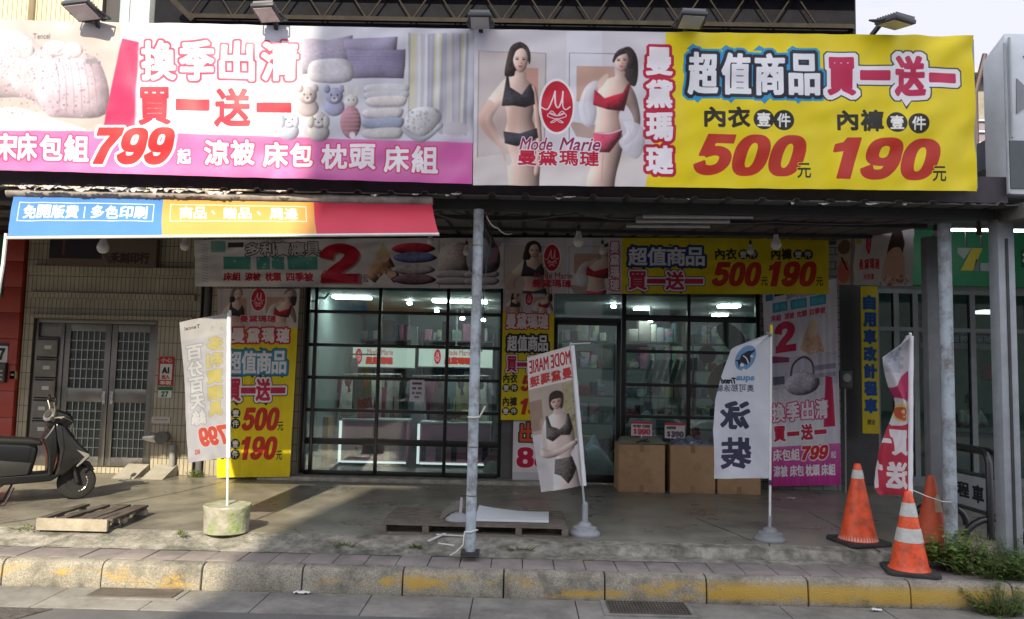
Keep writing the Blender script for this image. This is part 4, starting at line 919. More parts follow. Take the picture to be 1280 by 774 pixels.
# drain pipes
pipem = M('grey_pvc', (.26, .26, .25), .5, var=.12)
pz = at(216, 548, FY).z
tag(MB().tube([at(214, 598, FY-.06), at(216, 556, FY-.06)], .042, 12).build('drain_pipe', pipem, smooth=True), 'short grey drain pipe at the foot of the tiled pillar', 'pipe')
tag(MB().tube([(xr+.07, FY+.05, 0), (xr+.07, FY+.05, 3.5)], .05, 12).build('drain_pipe', M('dark_pvc', (.10, .10, .10), .5), smooth=True), 'dark full-height drain pipe in the gap between tiled wall and shop banner', 'pipe')
# concrete wedges at the threshold
wm_ = M('wedge_concrete', (.36, .34, .29), .85, var=.2, bump=.3)
for pa, pb_, lab in (((118, 604), (140, 586), 'small concrete threshold wedge under the left door leaf'), ((152, 606), (178, 586), 'small concrete threshold wedge under the right door leaf')):
    a = gr(*pa); x0 = a.x; x1 = x0+.30
    tag(MB().add([(x0, FY-.46, .001), (x1, FY-.46, .001), (x1, FY-.012, .001), (x0, FY-.012, .001), (x0, FY-.012, .15), (x1, FY-.012, .15)], [(0, 1, 2, 3), (0, 4, 5, 1), (2, 5, 4, 3), (0, 3, 4), (1, 5, 2)]).build('threshold_wedge', wm_), lab, 'wedge')
# faded signboard above the entrance
x0, x1, z0, z1 = span(62, 298, 196, 334, FY-.1)
sgn = art_simple(134, 36, 4, (120, 104, 92), [('r', (0, 0, 66, 26), (52, 44, 54)), ('r', (16, 0, 19, 22), (110, 70, 60)), ('t', '禾刻印行', (76, 17, 126, 31), (60, 42, 44), .6), ('p', [(68, 12), (80, 30), (76, 32), (64, 16)], (90, 78, 72))])
tag(flat('signboard', printm('signboard', sgn), x0, x1, z0, z1, FY-.11, t=.1), 'faded brown signboard above the steel door ledge', 'sign')

# red neighbour at the far left
redm = M('red_panel', (.36, .045, .03), .45, var=.15, scale=3); xr0 = at(22, 480, FY).x
rb = thing('red_shop', 'red panelled shopfront at the left edge', 'building', (-7.6, FY, 0))
b = MB()
for k in range(9): b.box(-13, xr0-.01, FY-.05, FY+.2, .02+k*.375, .02+k*.375+.37)
b.build('panel', redm, rb, bevel=.006); MB().box(-13, xr0+.001, FY+.02, FY+.3, 0, 3.6).build('wall', M('red_dark', (.16, .02, .015), .6), rb)
MB().box(at(2, 330, FY).x-.3, at(9, 330, FY).x, FY-.07, FY-.052, at(5, 372, FY).z, 3.4).build('green_strip', M('green_paint', (.02, .14, .06), .5), rb)
plate('house_number', -14, 429, 10, 453, FY-.053, art_simple(24, 24, 8, (232, 232, 232), [('r', (0, 0, 24, 3.5), (50, 56, 70)), ('t', '7', (13, 6, 21, 21), (24, 24, 28), 1.0)]), 'white house number 7 on the red panel', 'sign')
x0, x1, z0, z1 = span(-14, 454, 10, 478, FY-.05)
ib = thing('intercom', 'black wall box with card slots under the number 7', 'intercom', (x1, FY-.06, z0)); MB().box(x0, x1, FY-.12, FY-.052, z0, z1).build('body', M('black_plastic', (.025, .025, .025), .4), ib, bevel=.008)
for k in range(3): MB().box(x0+.05, x1-.03, FY-.124, FY-.1205, z0+.03+k*.06, z0+.06+k*.06).build('card_slot', M('card_cream', (.36, .33, .24), .7), ib)
x0, x1, z0, z1 = span(15, 464, 22, 474, FY)
tag(MB().box(x0, x1, FY-.05, FY-.001, z0, z1).box(x0+.02, x1-.02, FY-.055, FY-.051, z0+.05, z1-.04).build('switch_box', M('cream_plastic', (.5, .42, .26), .5), bevel=.004), 'little cream switch box on the tile strip left of the mailboxes', 'switch')

# ================================================================== the shop: room behind glass
shop = thing('shop_building', 'black-framed glass shopfront under a corrugated canopy, dark upper storey', 'building', (0, FY, 0))
wx0, wx1 = at(378, 480, FY).x, at(628, 480, FY).x
vx0, vx1 = at(692, 480, FY).x, at(951, 480, FY).x
ex = at(1050, 480, FY).x; ZH = 3.05; CZ = 2.74
inwall = M('shop_wall', (.30, .35, .335), .7, var=.12, scale=1.5)
b = MB().box(wx0-.2, ex, 15.6, 15.8, 0, 3.4).box(xr2, wx0-.03, FY+.3, 15.6, 0, 3.4).box(ex-.1, ex, FY+.3, 15.6, 0, 3.4)
b.build('interior_wall', inwall, shop)
MB().box(wx0-.2, ex-.1, FY+.3, 15.6, CZ, 3.4).build('interior_ceiling', M('shop_ceiling', (.50, .55, .54), .6), shop)
struct(MB().box(xr2, ex, 11.4, 15.6, -.2, .001).build('shop_floor', M('shop_floor', (.13, .13, .125), .3, var=.15)))
pil = M('dark_pilaster', (.10, .095, .09), .6, var=.2)
b = MB().box(xr2+.001, wx0, FY+.01, FY+.3, 0, 3.6).box(wx1, vx0, FY, FY+.3, 0, 3.6).box(wx0, ex, FY+.012, FY+.3, ZH, 3.6)
b.build('wall', pil, shop)
wt = tilem('white_brick', (.25, .25, .24), (.05, .05, .05), .21, .105, .008, offset=.5, rough=.4)
MB().box(vx1, ex, FY-.012, FY+.3, 0, 3.6).build('brick_pier', wt, shop)
MB().box(wx0-.5, vx0-.0, FY-.28, FY-.02, 0, .062).build('sill', M('sill_concrete', (.36, .345, .30), .8, var=.25, scale=9, bump=.3, stain=((.16, .15, .12), .7, 5)), shop, bevel=.01)
blk = M('black_frame', (.018, .018, .018), .35, metal=.3); gl = glassm('shop_glass', (.78, .88, .86), 2.1)
def rowz(py, x): return at(x, py, FY).z
def window(x0, x1, xs, zs, label=None, fat=()):
    f = MB(); th = .046; y0, y1 = FY+.05, FY+.11
    for x in [x0+th/2, x1-th/2]: f.box(x-th/2-.006, x+th/2+.006, y0-.01, y1, zs[0], zs[-1])
    for x in xs: f.box(x-th/2, x+th/2, y0, y1, zs[0], zs[-1])
    for i, z in enumerate(zs): h = th*(1.9 if i in fat else 1); f.box(x0+th, x1-th, y0+.003, y1-.003, z-h/2, z+h/2)
    w_ = f.build('window', blk, shop, bevel=.003)
    cols = [x0]+list(xs)+[x1]
    for a, c2 in zip(cols, cols[1:]):
        for z0, z1 in zip(zs, zs[1:]): MB().box(a+.012, c2-.012, FY+.078, FY+.084, z0+.012, z1-.012).build('pane', gl, w_)
    return w_
zl = [.07]+[rowz(p, 500) for p in (554, 515, 474, 433, 391)]+[ZH]
window(wx0, wx1, [at(p, 480, FY).x for p in (390, 471, 557)], zl, fat=(0, 1))
zr = [.03]+[rowz(p, 800) for p in (521, 481, 439)]+[rowz(397, 800), ZH]
window(at(778, 480, FY).x, vx1, [at(862, 480, FY).x], zr, fat=(4,))
# sliding door pane at the left of the right-hand bay
sd = MB(); x0, x1 = vx0, at(776, 480, FY).x; z1 = rowz(397, 735)
sd.box(x0, x0+.05, FY+.03, FY+.07, .03, z1-.06).box(x1-.06, x1, FY+.03, FY+.07, .03, z1-.06).box(x0, x1, FY+.032, FY+.068, z1-.11, z1-.05).box(x0+.05, x1-.06, FY+.032, FY+.068, .03, .14)
d = sd.build('sliding_door', blk, shop, bevel=.003); MB().box(x0+.05, x1-.06, FY+.048, FY+.054, .14, z1-.11).build('pane', gl, d)
tr_ = MB().box(x0, x1, FY+.05, FY+.11, z1-.05, z1-.001).box(x0, x1, FY+.05, FY+.11, ZH-.03, ZH).build('transom_frame', blk, shop); MB().box(x0+.01, x1-.01, FY+.078, FY+.084, z1, ZH-.03).build('pane', gl, tr_)

# dark upper storey with a truss canopy
navy = M('dark_cladding', (.013, .015, .021), .6, var=.15, scale=1.2, spec=.12)
ux1 = at(1068, 30, FY).x
MB().box(up1+1.5, ux1, FY-.05, FY+.3, 3.62, 9).build('upper_wall', navy, shop)
zc = at(640, 27, 8.6).z
rustm = M('brown_sheet', (.022, .018, .015), .8, var=.3, scale=4, spec=.1)
MB().prism([(8.4, zc+.42), (8.4, zc+.5), (FY-.06, zc+1.35), (FY-.06, zc+1.28)], at(190, 0, 8.6).x, at(1100, 0, 8.6).x, 'yz').build('truss_canopy', rustm, shop)
MB().box(at(190, 0, 8.6).x, at(1072, 0, 8.6).x, 8.68, 8.7, zc-.5, zc+.9).build('canopy_fascia', M('canopy_dark', (.011, .011, .015), .7, var=.3, spec=.08), shop)
b = MB(); xa, xb = at(236, 20, 8.6).x, at(1066, 20, 8.6).x
b.bar((xa, 8.6, zc), (xb, 8.6, zc), .05, .05).bar((xa, 8.6, zc+.4), (xb, 8.6, zc+.4), .05, .05)
k = xa
while k < xb-.6: b.bar((k, 8.6, zc), (k+.26, 8.6, zc+.4), .016, .016).bar((k+.26, 8.6, zc+.4), (k+.52, 8.6, zc), .016, .016); k += .52
b.bar(at(216, 0, 8.5), at(242, 26, 8.5), .06, .06).bar((xa, 8.6, zc), (xa, FY-.06, zc), .05, .05).bar((xb, 8.6, zc), (xb, FY-.06, zc), .05, .05)
b.build('truss', M('truss_steel', (.03, .025, .02), .7, var=.3, spec=.1), shop)
MB().box(-13, ex, 15.8, 16, 0, 9).box(-13, ux1, FY+.3, 16, 8.8, 9).box(-13, -12.8, FY+.3, 15.8, 0, 8.8).build('rear_wall', pil, shop); MB().box(ux1-.2, ux1, FY+.3, 15.8, 3.62, 8.8).build('side_wall', navy, shop)

# ================================================================== corrugated arcade roof, posts
YR0, ZR0, YR1, ZR1 = 6.72, 3.14, FY+.02, 3.52
roofm = M('roof_sheet', (.13, .125, .12), .6, metal=.1, var=.3, scale=3, stain=((.12, .07, .045), .5, 2.5))
RX0, RX1 = -12, at(1268, 245, YR0).x; RXM = 4.38
rf = thing('arcade_roof', 'dark corrugated metal roof over the shop arcade', 'roof', (0, YR0, ZR0))
def rib(x):
    f = (x % .30)/.30
    return .028 if f < .12 else (.028*(1-(f-.12)/.06) if f < .18 else (.0 if f < .94 else .028*(f-.94)/.06))
xs = []; x = RX0
while x < RXM: xs += [x, x+.036, x+.054, x+.282]; x += .30
b = MB(); n = len(xs)
for y, z in ((YR0, ZR0), (YR1, ZR1)):
    for dz in (0, .004):
        for x in xs: b.v.append((x, y, z+rib(x+1e-6)+dz))
for i in range(n-1):
    b.f += [(i, i+1, 2*n+i+1, 2*n+i), (n+i, n+i+1, 3*n+i+1, 3*n+i), (i, i+1, n+i+1, n+i)]
b.build('sheet', roofm, rf)
MB().box(RX0, RX1-.02, YR0+.06, YR0+.09, ZR0+.034, ZR0+.27).build('fascia', M('fascia_dark', (.05, .04, .048), .7, var=.3), rf)
bm_ = M('beam_steel', (.05, .05, .052), .6, metal=.3, var=.2)
b = MB()
for y in (7.02, 8.3, 9.6, 10.7): z = ZR0+(y-YR0)/(YR1-YR0)*(ZR1-ZR0); b.box(RX0, RX1 if y < 7.2 else RXM, y-.03, y+.03, z-(.10 if y < 7.2 else .045), z-.002)
b.build('purlin', bm_, rf)
for px in (598,):
    x = at(px, 265, 7).x; z = lambda y: ZR0+(y-YR0)/(YR1-YR0)*(ZR1-ZR0)-.1
    MB().bar((x, 7.06, z(7)-.03), (x, FY-.05, z(FY)-.06), .06, .08).build('rafter', bm_, rf)
# torn plastic film left along the roof edge
b = MB(); rg = random.Random(5)
for px in list(np.linspace(30, 300, 34))+[352, 470, 520, 560, 571, 700, 712, 860, 990, 1030, 1060, 1090, 1130]:
    p = at(px, 237 if px < 330 else 236, YR0-.03); wd = rg.uniform(.03, .13); h = rg.uniform(.015, .05 if px < 330 else .022)
    p.z = ZR0-.004+rg.uniform(-.02, .01); k = 6; base = len(b.v)
    for i in range(k+1): u = i/k; b.v.append((p.x+wd*(u-.5), p.y+rg.uniform(-.02, .01), p.z+.004)); b.v.append((p.x+wd*(u-.5)+rg.uniform(-.006, .006), p.y-rg.uniform(.0, .03), p.z-h*math.sin(math.pi*min(1, u+.1))*rg.uniform(.5, 1)))
    for i in range(k): q = base+2*i; b.f.append((q, q+2, q+3, q+1))
o = b.build('torn_film', M('torn_film', (.55, .52, .50), .5, var=.2)); o['kind'] = 'stuff'; tag(o, 'ragged pale strips of torn film along the roof edge under the banners', 'torn film')

postm = M('post_paint', (.40, .46, .50), .5, var=.22, scale=5, stain=((.15, .13, .115), .9, 7), bump=.2, bscale=30)
def post(px0, py0, px1, Y, rad, label, square=False, mat=postm):
    a = at(px0, py0, Y); base = at(px1, 0, Y); x0 = gr(px1, 688, 0).x if False else None
    d = ray(px1, 680); xb = EYE.x+d.x*(Y/d.y)
    z0 = -.02; zt = ZR0+(Y-YR0)/(YR1-YR0)*(ZR1-ZR0)-.10
    if px1 > 1100: zt = ZR0-.06 if Y < 7.19 else (ZR0-.07 if xb < RXM else 3.86)
    t_ = thing('steel_post', label, 'post', (xb, Y, z0)); b = MB()
    if square: b.box(xb-rad, xb+rad, Y-rad, Y+rad, z0, zt).build('shaft', mat, t_, bevel=.006)
    else: b.tube([(xb, Y, z0), (xb, Y, zt)], rad, 20).build('shaft', mat, t_, smooth=True)
    MB().box(xb-rad*1.7, xb+rad*1.7, Y-rad*1.7, Y+rad*1.7, z0-.02, z0+.012).build('base_plate', bm_, t_)
    return t_, xb
t_, px_ = post(598, 265, 588, 6.96, .047, 'pale blue-grey round steel post standing before the shop window')
ropem = M('rope_white', (.62, .60, .56), .8)
tag(MB().tube([(px_-.05, 6.90, .17), (px_, 6.905, .165), (px_+.052, 6.93, .18), (px_+.06, 6.96, .175)], .008, 6).tube([(px_-.05, 6.9, .17), (px_-.06, 6.88, .06), (px_-.12, 6.86, .0), (px_-.17, 6.87, -.03)], .006, 6).build('rope_tie', ropem, smooth=True), 'white rope tied low round the pale blue post, its end trailing', 'rope')
x = px_; zz = at(606, 522, 6.9).z
tag(MB().tube([(x-.05, 6.905, zz), (x+.0, 6.9, zz-.004), (x+.055, 6.915, zz+.004), (x+.08, 6.9, zz+.05), (x+.105, 6.89, zz+.10)], .009, 6).build('zip_tie', ropem, smooth=True), 'white plastic tie sticking out from the pale blue post', 'tie')
for z in (.47, .9, 2.72): MB().tube([(px_, 6.96, z), (px_, 6.96, z+.012)], .050, 20).build('band', M('band_grey', (.2, .2, .2), .5, metal=.5), t_, smooth=True)
post(1181, 260, 1189, 7.25, .058, 'pale round steel post nearest the orange cones')[0]
post(1160, 300, 1169, 7.95, .058, 'dark grey square post behind the pale round one', True, M('dark_post', (.17, .18, .185), .5, var=.15))
t2, x2 = post(1255, 260, 1262, 7.1, .075, 'grey square steel post at the right edge beside the black barrier', True, M('grey_post', (.30, .325, .34), .5, var=.15))
MB().box(x2-.012, x2+.012, 7.1-.085, 7.1-.0755, 0, 2.9).build('seam_strip', bm_, t2)

# ================================================================== big banners on the roof edge
c_bed, c_und = art_bedding(), art_underwear()
YB = 6.58
m_bed, m_und = printm('bedding_print', c_bed, .42, dirt=.05), printm('underwear_print', c_und, .42, dirt=.05)
ben = hang([(-60, 23.5), (594, 37), (590, 230), (-60, 211)], (YB,)*4, .015, .004, 1, pull=.012)
o = cloth('banner', ben, 220, 60, m_bed, None, 0, 1, (23.5-.021*-60-20-1.2)/214, (211+1.26-20)/214); tag(o, 'long white and pink bedding sale banner on the roof edge', 'banner')
und = hang([(593.5, 37), (1216, 45), (1221.5, 239), (591, 231)], (YB-.015,)*4, .016, .004, 9, pull=.022)
o = cloth('banner', und, 220, 60, m_und, None, (592-590)/634, (1221-590)/634, 5/214, 206/214); tag(o, 'long banner of two underwear models and yellow price panel on the roof edge', 'banner')
fr = thing('billboard_scaffold', 'steel tube frame holding both long banners above the roof edge', 'frame', (0, 6.7, 3.1))
b = MB(); z0, z1 = at(640, 232, 6.72).z+.04, at(640, 38, 6.72).z-.03; x0, x1 = -7, at(1214, 140, 6.72).x
b.bar((x0, 6.7, z0+.03), (x1, 6.7, z0+.03), .04).bar((x0, 6.7, z1), (x1, 6.7, z1), .04)
k = x0
while k <= x1+.01: b.bar((k, 6.7, z0), (k, 6.7, z1), .035).bar((k, 6.72, z1-.1), (k, 7.9, ZR0+.12), .03); k += (x1-x0)/9
b.build('tubes', M('frame_steel', (.25, .25, .25), .5, metal=.5), fr)
# floodlights
fl_m = M('floodlight_black', (.035, .035, .04), .5, var=.1); fl_g = M('floodlight_glass', (.46, .47, .46), .15, spec=.6); fl_fin = M('floodlight_grey', (.12, .12, .125), .5)
def floodlight(px, py, tilt, yaw, wd, label):
    p = at(px, py, 6.40)
    t_ = thing('floodlight', label, 'floodlight', (0, 0, 0), 'floodlights over the long banners')
    MB().box(-wd/2, wd/2, -.11, .11, -.02, .02).build('housing', fl_m, t_, bevel=.01)
    b = MB()
    for k in range(8): b.box(-wd/2+.015, wd/2-.015, -.10+k*.027, -.092+k*.027, .0205, .042)
    b.build('cooling_fins', fl_fin, t_)
    MB().box(-wd/2+.022, wd/2-.022, -.088, .088, -.0265, -.0205).build('lens', fl_g, t_)
    MB().tube([(-wd/2-.004, 0, 0), (-wd/2-.012, .02, 0), (-wd/2-.012, .15, .03), (wd/2+.012, .15, .03), (wd/2+.012, .02, 0), (wd/2+.004, 0, 0)], .009, 6).bar((0, .15, .03), (0, .24, -.05), .035, .03).build('bracket', fl_m, t_)
    t_.location = p; t_.rotation_euler = (tilt, 0, yaw); return t_
floodlight(104, 13, R(-18), R(-14), .27, 'leftmost floodlight, tilted hard down over the sunlit bedding print')
floodlight(334, 16, R(-14), R(-8), .21, 'floodlight over the red headline of the bedding banner')
floodlight(600, 26, R(-6), R(0), .20, 'small floodlight where the two long banners meet')
floodlight(864, 25, R(-10), R(4), .23, 'floodlight over the edge between model photo and yellow panel')
floodlight(1119, 28, R(8), R(24), .25, 'floodlight against the open sky at the right, fins upward')

# ================================================================== striped fascia awning
c_aw = art_awning()
aw = thing('awning', 'blue, orange and red fascia awning hanging under the left banner', 'awning', at(10, 297, 6.62))
A = [at(17, 246, 6.76), at(540, 256, 6.76), at(548.5, 292, 6.52), at(10, 297, 6.52)]
def awf(u, v):
    p = A[0]*(1-u)*(1-v)+A[1]*u*(1-v)+A[2]*u*v+A[3]*(1-u)*v
    return (p.x, p.y-.015*math.sin(math.pi*v)+.006*nz1(u*20, v*3), p.z-.02*math.sin(math.pi*v)*(1+.3*nz1(u*13, 5))+.003*nz1(u*30, v*2))
cl = cloth('valance', awf, 160, 12, printm('awning_print', c_aw, .5, trans=.12, dirt=.06), aw)
MB().tube([at(10, 241, 6.80), at(541, 251, 6.80)], .042, 16).build('cassette', M('cassette_grey', (.30, .27, .25), .6, var=.3, scale=9, stain=((.12, .10, .09), .7, 8)), aw, smooth=True)
MB().tube([at(8, 297.5, 6.515), at(549, 293, 6.515)], .014, 8).build('front_bar', M('bar_white', (.62, .62, .6), .4), aw, smooth=True)
MB().tube([at(8, 292, 6.64), at(4, 330, 6.64), at(-8, 400, 6.66), at(-40, 560, 6.85), (at(-70, 690, 7.2).x, 7.2, .0)], .016, 8).build('arm', M('arm_white', (.62, .63, .62), .4), aw, smooth=True)

# ================================================================== banners hung under the roof
c_tall = art_tall(c_und); c_two = art_two(c_und)
def banner(name, canvas, corners, Ys, label, amp=.01, seed=0, nu=60, nv=40, u=(0, 1), v=(0, 1), rough=.5, dirt=.14, cat='banner', trans=0):
    o = cloth(name, hang(corners, Ys, amp, 0, seed), nu, nv, printm(name+'_print', canvas, rough, trans, dirt), None, *u, *v)
    return tag(o, label, cat)
banner('banner', c_two, [(243, 300), (631, 297), (631, 361), (244, 358)], (10.5,)*4, 'pale banner with a big red 2 and folded bedding under the roof', .025, 3, 120, 24)
banner('banner', art_inner_yellow(c_und), [(629.5, 297), (1036, 298), (1036, 368), (629, 367)], (10.48, 10.48, 10.5, 10.5), 'low banner of two models and yellow price panel under the roof', .012, 4, 120, 24)
banner('banner', c_tall, [(272, 361), (375, 361), (362, 596), (271, 597)], (10.78, 10.78, 10.74, 10.74), 'tall yellow price banner sunlit behind the left flag', .014, 5, 40, 80)
banner('banner', art_tall_two(c_und), [(629, 366), (693, 366), (691, 526), (626, 525)], (10.9,)*4, 'tall yellow price banner hanging on the middle pier', .012, 6, 30, 60)
x0, x1, z0, z1 = span(641, 525, 712, 601, 10.92)
tag(flat('poster', printm('clearance_print', art_clear(), .5), x0, x1, max(z0, .02), z1, 10.97, t=.012), 'white clearance poster with crimson 88 behind the model flag', 'poster')
banner('banner', art_pink(c_bed), [(953, 366), (1046, 348), (1051, 606), (962, 608)], (10.86,)*4, 'tall pink bedding sale banner on the brick pier', .012, 7, 40, 70)
banner('hanging_cloth', art_hang(), [(1047, 294), (1144, 277), (1140, 358), (1046, 356)], (10.4, 9.0, 9.0, 10.4), 'skewed cream underwear cloth hung from the roof at the right', .03, 8, 50, 30, cat='banner', trans=.1)
x0, x1, z0, z1 = span(1077, 358, 1098, 542, 11.3)
tag(flat('taxi_sign', printm('taxi_print', art_taxi(), .5), x0, x1, z0, z1, 11.3, t=.02), 'narrow yellow vertical sign with blue characters left of the green shop', 'sign')
# fluorescent tubes under the roof
tubm = M('tube_white', (.62, .62, .6), .4)
for i, (xa, xb, py, Y, lab) in enumerate(((804, 941, 270.5, 7.5, 'nearest and longest-looking of the unlit white tube lamps under the roof'), (795, 912, 276.5, 7.95, 'middle one of the unlit white tube lamps under the roof'), (783, 887, 282.5, 8.4, 'farthest of the unlit white tube lamps, close above the low banner'))):
    a, c2 = at(xa, py, Y), at(xb, py+.6, Y); zr = ZR0+(Y-YR0)/(YR1-YR0)*(ZR1-ZR0)
    t_ = thing('tube_lamp', lab, 'lamp', a, 'unlit tube lamps under the roof')
    MB().tube([a, c2], .02, 10).build('tube', tubm, t_, smooth=True)
    MB().bar(a+Vector((0, 0, .035)), c2+Vector((0, 0, .035)), .05, .025).bar(a+Vector((.02, 0, -.0)), a+Vector((.02, 0, .03)), .03).bar(c2+Vector((-.02, 0, 0)), c2+Vector((-.02, 0, .03)), .03).bar(a+Vector((.2, 0, .04)), (a.x+.2, a.y, zr-.01), .012).bar(c2+Vector((-.2, 0, .04)), (c2.x-.2, c2.y, zr-.01), .012).build('fitting', M('fitting_grey', (.3, .3, .3), .5), t_)
# hanging bulbs
opal = M('opal_glass', (.62, .60, .55), .3, var=.03); sock = M('socket_black', (.02, .02, .02), .5); wirem = M('black_wire', (.03, .03, .03), .6)
BUL = ((723, 299, 8.1, 1.25, 'largest white bulb hanging before the inner model banner'), (583, 313, 9.8, 1.0, 'dim white bulb hanging just left of the pale blue post'), (753, 312, 9.8, 1.0, 'white bulb hanging before the vertical red characters of the low banner'), (938, 312, 9.9, 1.0, 'white bulb hanging over the word before the price 500 of the low banner'), (970, 303, 8.2, 1.25, 'large white bulb hanging before the price 190 of the low banner'), (1170, 299, 8.0, 1.3, 'big white bulb hanging beside the square dark post'), (129, 306, 7.9, 1.35, 'big white bulb hanging below the blue awning cloth'), (231, 305, 8.4, 1.1, 'white bulb hanging below the orange awning cloth'), (538, 299, 9.6, 1.0, 'white bulb hanging at the red end of the awning'))
for px, py, Y, s, lab in BUL:
    p = at(px, py, Y); t_ = thing('light_bulb', lab, 'light bulb', p, 'bulbs hanging under the roof'); zr = ZR0+(Y-YR0)/(YR1-YR0)*(ZR1-ZR0)
    pr = [(.004, -.062), (.022, -.058), (.036, -.042), (.041, -.022), (.038, -.004), (.028, .018), (.020, .038), (.017, .06)]
    MB().lathe([(r*s*1.1, z*s*1.1) for r, z in pr], p, 20).build('globe', opal, t_, smooth=True)
    MB().lathe([(.017*s, 0), (.019*s, .01*s), (.019*s, .045*s), (.01*s, .055*s)], p+Vector((0, 0, .066*s)), 14).build('socket', sock, t_, smooth=True)
    MB().tube([p+Vector((0, 0, .115*s)), (p.x, p.y, zr-.01)], .004, 5).build('wire', wirem, t_)
# slack cables under the roof
def cable(pts, r, label, mat=wirem, sag=.08):
    q = []
    for a, c2 in zip(pts, pts[1:]):
        a, c2 = Vector(a), Vector(c2)
        for k in range(8): u = k/8; p = a.lerp(c2, u); p.z -= sag*4*u*(1-u); q.append(p)
    q.append(Vector(pts[-1])); return tag(MB().tube(q, r, 5).build('cable', mat, smooth=True), label, 'cable')
gw = M('grey_wire', (.22, .22, .21), .6)
cable([at(545, 268, 8), at(610, 276, 8), at(723, 266, 8), at(800, 274, 8.1), at(970, 278, 8.2), at(1170, 276, 8)], .006, 'grey cable slung between the bulbs under the roof', gw, .03)
cable([at(560, 285, 9.6), at(640, 289, 9.6), at(753, 288, 9.7), at(938, 291, 9.8), at(1045, 278, 9.4)], .005, 'thin dark cable slung close above the low banners', gw, .02)
cable([at(300, 262, 7.6), at(420, 272, 7.7), at(560, 262, 7.6), at(640, 268, 7.4), at(760, 258, 7.3), at(900, 262, 7.3), at(1020, 262, 7.2), at(1175, 262, 7.2)], .005, 'thin black cable sagging along the front beam under the roof', wirem, .05)
cable([at(606, 284, 7), at(614, 300, 7.02), at(608, 330, 6.99), at(604, 380, 6.93), at(602, 440, 6.92)], .005, 'black cable running down the upper part of the pale blue post', wirem, .0)
cable([at(608, 270, 6.98), at(622, 285, 7.2), at(640, 292, 7.6)], .007, 'short pale cord hanging from the top of the pale blue post', ropem, .03)

# ================================================================== green shop on the right
GY = 11.75; gx0 = ex; green = M('green_sign', (.03, .24, .11), .4, var=.06)
gs = thing('green_shop', 'green-signed glass shop in the arcade at the right', 'building', (7.5, GY, 0))
zs0, zs1 = at(1220, 359, GY).z, at(1220, 262, GY).z
MB().box(gx0+.02, 13, GY-.12, GY+.1, zs0, zs1).build('sign_band', green, gs)
x0, x1, z0, z1 = span(1191, 312, 1243, 340, GY)
b = MB(); wdt = x1-x0; h = z1-z0
for poly, mat, nm in (([(0, 1), (.35, 1), (.15, .5), (0, .75)], M('logo_grey', (.34, .42, .40), .5), 'logo_grey'), ([(.36, 1), (.6, 1), (.36, .0), (.06, .0)], M('logo_yellow', (.55, .46, .05), .5), 'logo_yellow'), ([(.44, .5), (.5, .5), (.5, 0), (.37, 0)], M('logo_dark', (.2, .2, .22), .5), 'logo_dark'), ([(.54, .35), (1.05, .35), (1.05, 0), (.54, 0)], M('logo_pale', (.36, .40, .40), .5), 'logo_pale')):
    MB().prism([(x0+a*wdt, z0+c2*h) for a, c2 in poly], GY-.13, GY-.121).build(nm, mat, gs)
x0, x1, z0, z1 = span(1270, 314, 1292, 336, GY)
flat('sign_lettering', printm('green_lettering', art_simple(22, 22, 8, (38, 108, 74), [('t', '裕', (1, 1, 21, 21), (226, 230, 226), 1.1)]), .4), x0, x1, z0, z1, GY-.128, gs, t=.006)
alum = M('aluminium', (.22, .235, .24), .4, metal=.4); ggl = glassm('green_shop_glass', (.78, .88, .86), .9)
xs = [at(p, 480, GY).x for p in (1097, 1122, 1146, 1218, 1290)]; z0, z1 = .06, zs0-.04; zm = at(1200, 413, GY).z
b = MB()
for x in xs+[12.9]: b.box(x-.04, x+.04, GY, GY+.08, z0, z1)
b.box(xs[0], 13, GY+.002, GY+.078, z1-.08, z1+.04).box(xs[0], 13, GY+.002, GY+.078, zm-.03, zm+.03).box(xs[0], 13, GY+.002, GY+.078, 0, .14)
wf = b.build('window', alum, gs)
for a, c2 in zip(xs, xs[1:]+[12.9]):
    for p, q in ((.14, zm-.03), (zm+.03, z1-.08)): MB().box(a+.04, c2-.04, GY+.04, GY+.046, p, q).build('pane', ggl, wf)
MB().box(gx0+.02, xs[0]-.04, GY-.1, GY+.1, 0, zs0).build('pier', M('dark_pier', (.05, .05, .05), .5), gs)
MB().box(gx0+.02, 13, 15.8, 16, 0, 3.6).box(12.9, 13, GY+.1, 15.8, 0, 3.6).box(gx0+.02, 13, GY+.1, 16, 3.4, 3.6).box(gx0, gx0+.02, FY+.3, 16, 0, 3.6).build('interior_wall', M('green_room', (.20, .29, .25), .6, var=.15), gs)
MB().box(RXM+.06, 13, 7.22, GY-.13, 3.86, 3.9).box(RXM+.04, RXM+.06, 7.22, GY-.13, 3.62, 3.9).box(RXM+.04, 13, 7.20, 7.22, 3.21, 3.9).build('arcade_ceiling', M('blue_grey_ceiling', (.10, .115, .13), .6), gs)
MB().box(gx0+.02, 13, GY+.1, 16, 3.6, 3.9).box(gx0+.02, 13, GY-.12, GY+.1, zs1, 3.9).build('upper_wall', M('dark_upper', (.06, .065, .07), .6), gs)
struct(MB().box(gx0, 15, 11.4, 16, -.2, .002).build('green_shop_floor', M('green_shop_floor', (.18, .18, .17), .35)))
x0, x1, z0, z1 = span(1146, 413, 1260, 437, 13)
plate('window_sign', 1150, 417, 1252, 436, 13.2, art_simple(102, 19, 4, (60, 80, 160), [('r', (0, 12, 102, 19), (226, 228, 232)), ('t', '汽車借款 保險', (10, 2, 92, 11), (236, 238, 244), .3)]), 'blue and white strip sign inside the green shop', 'sign')
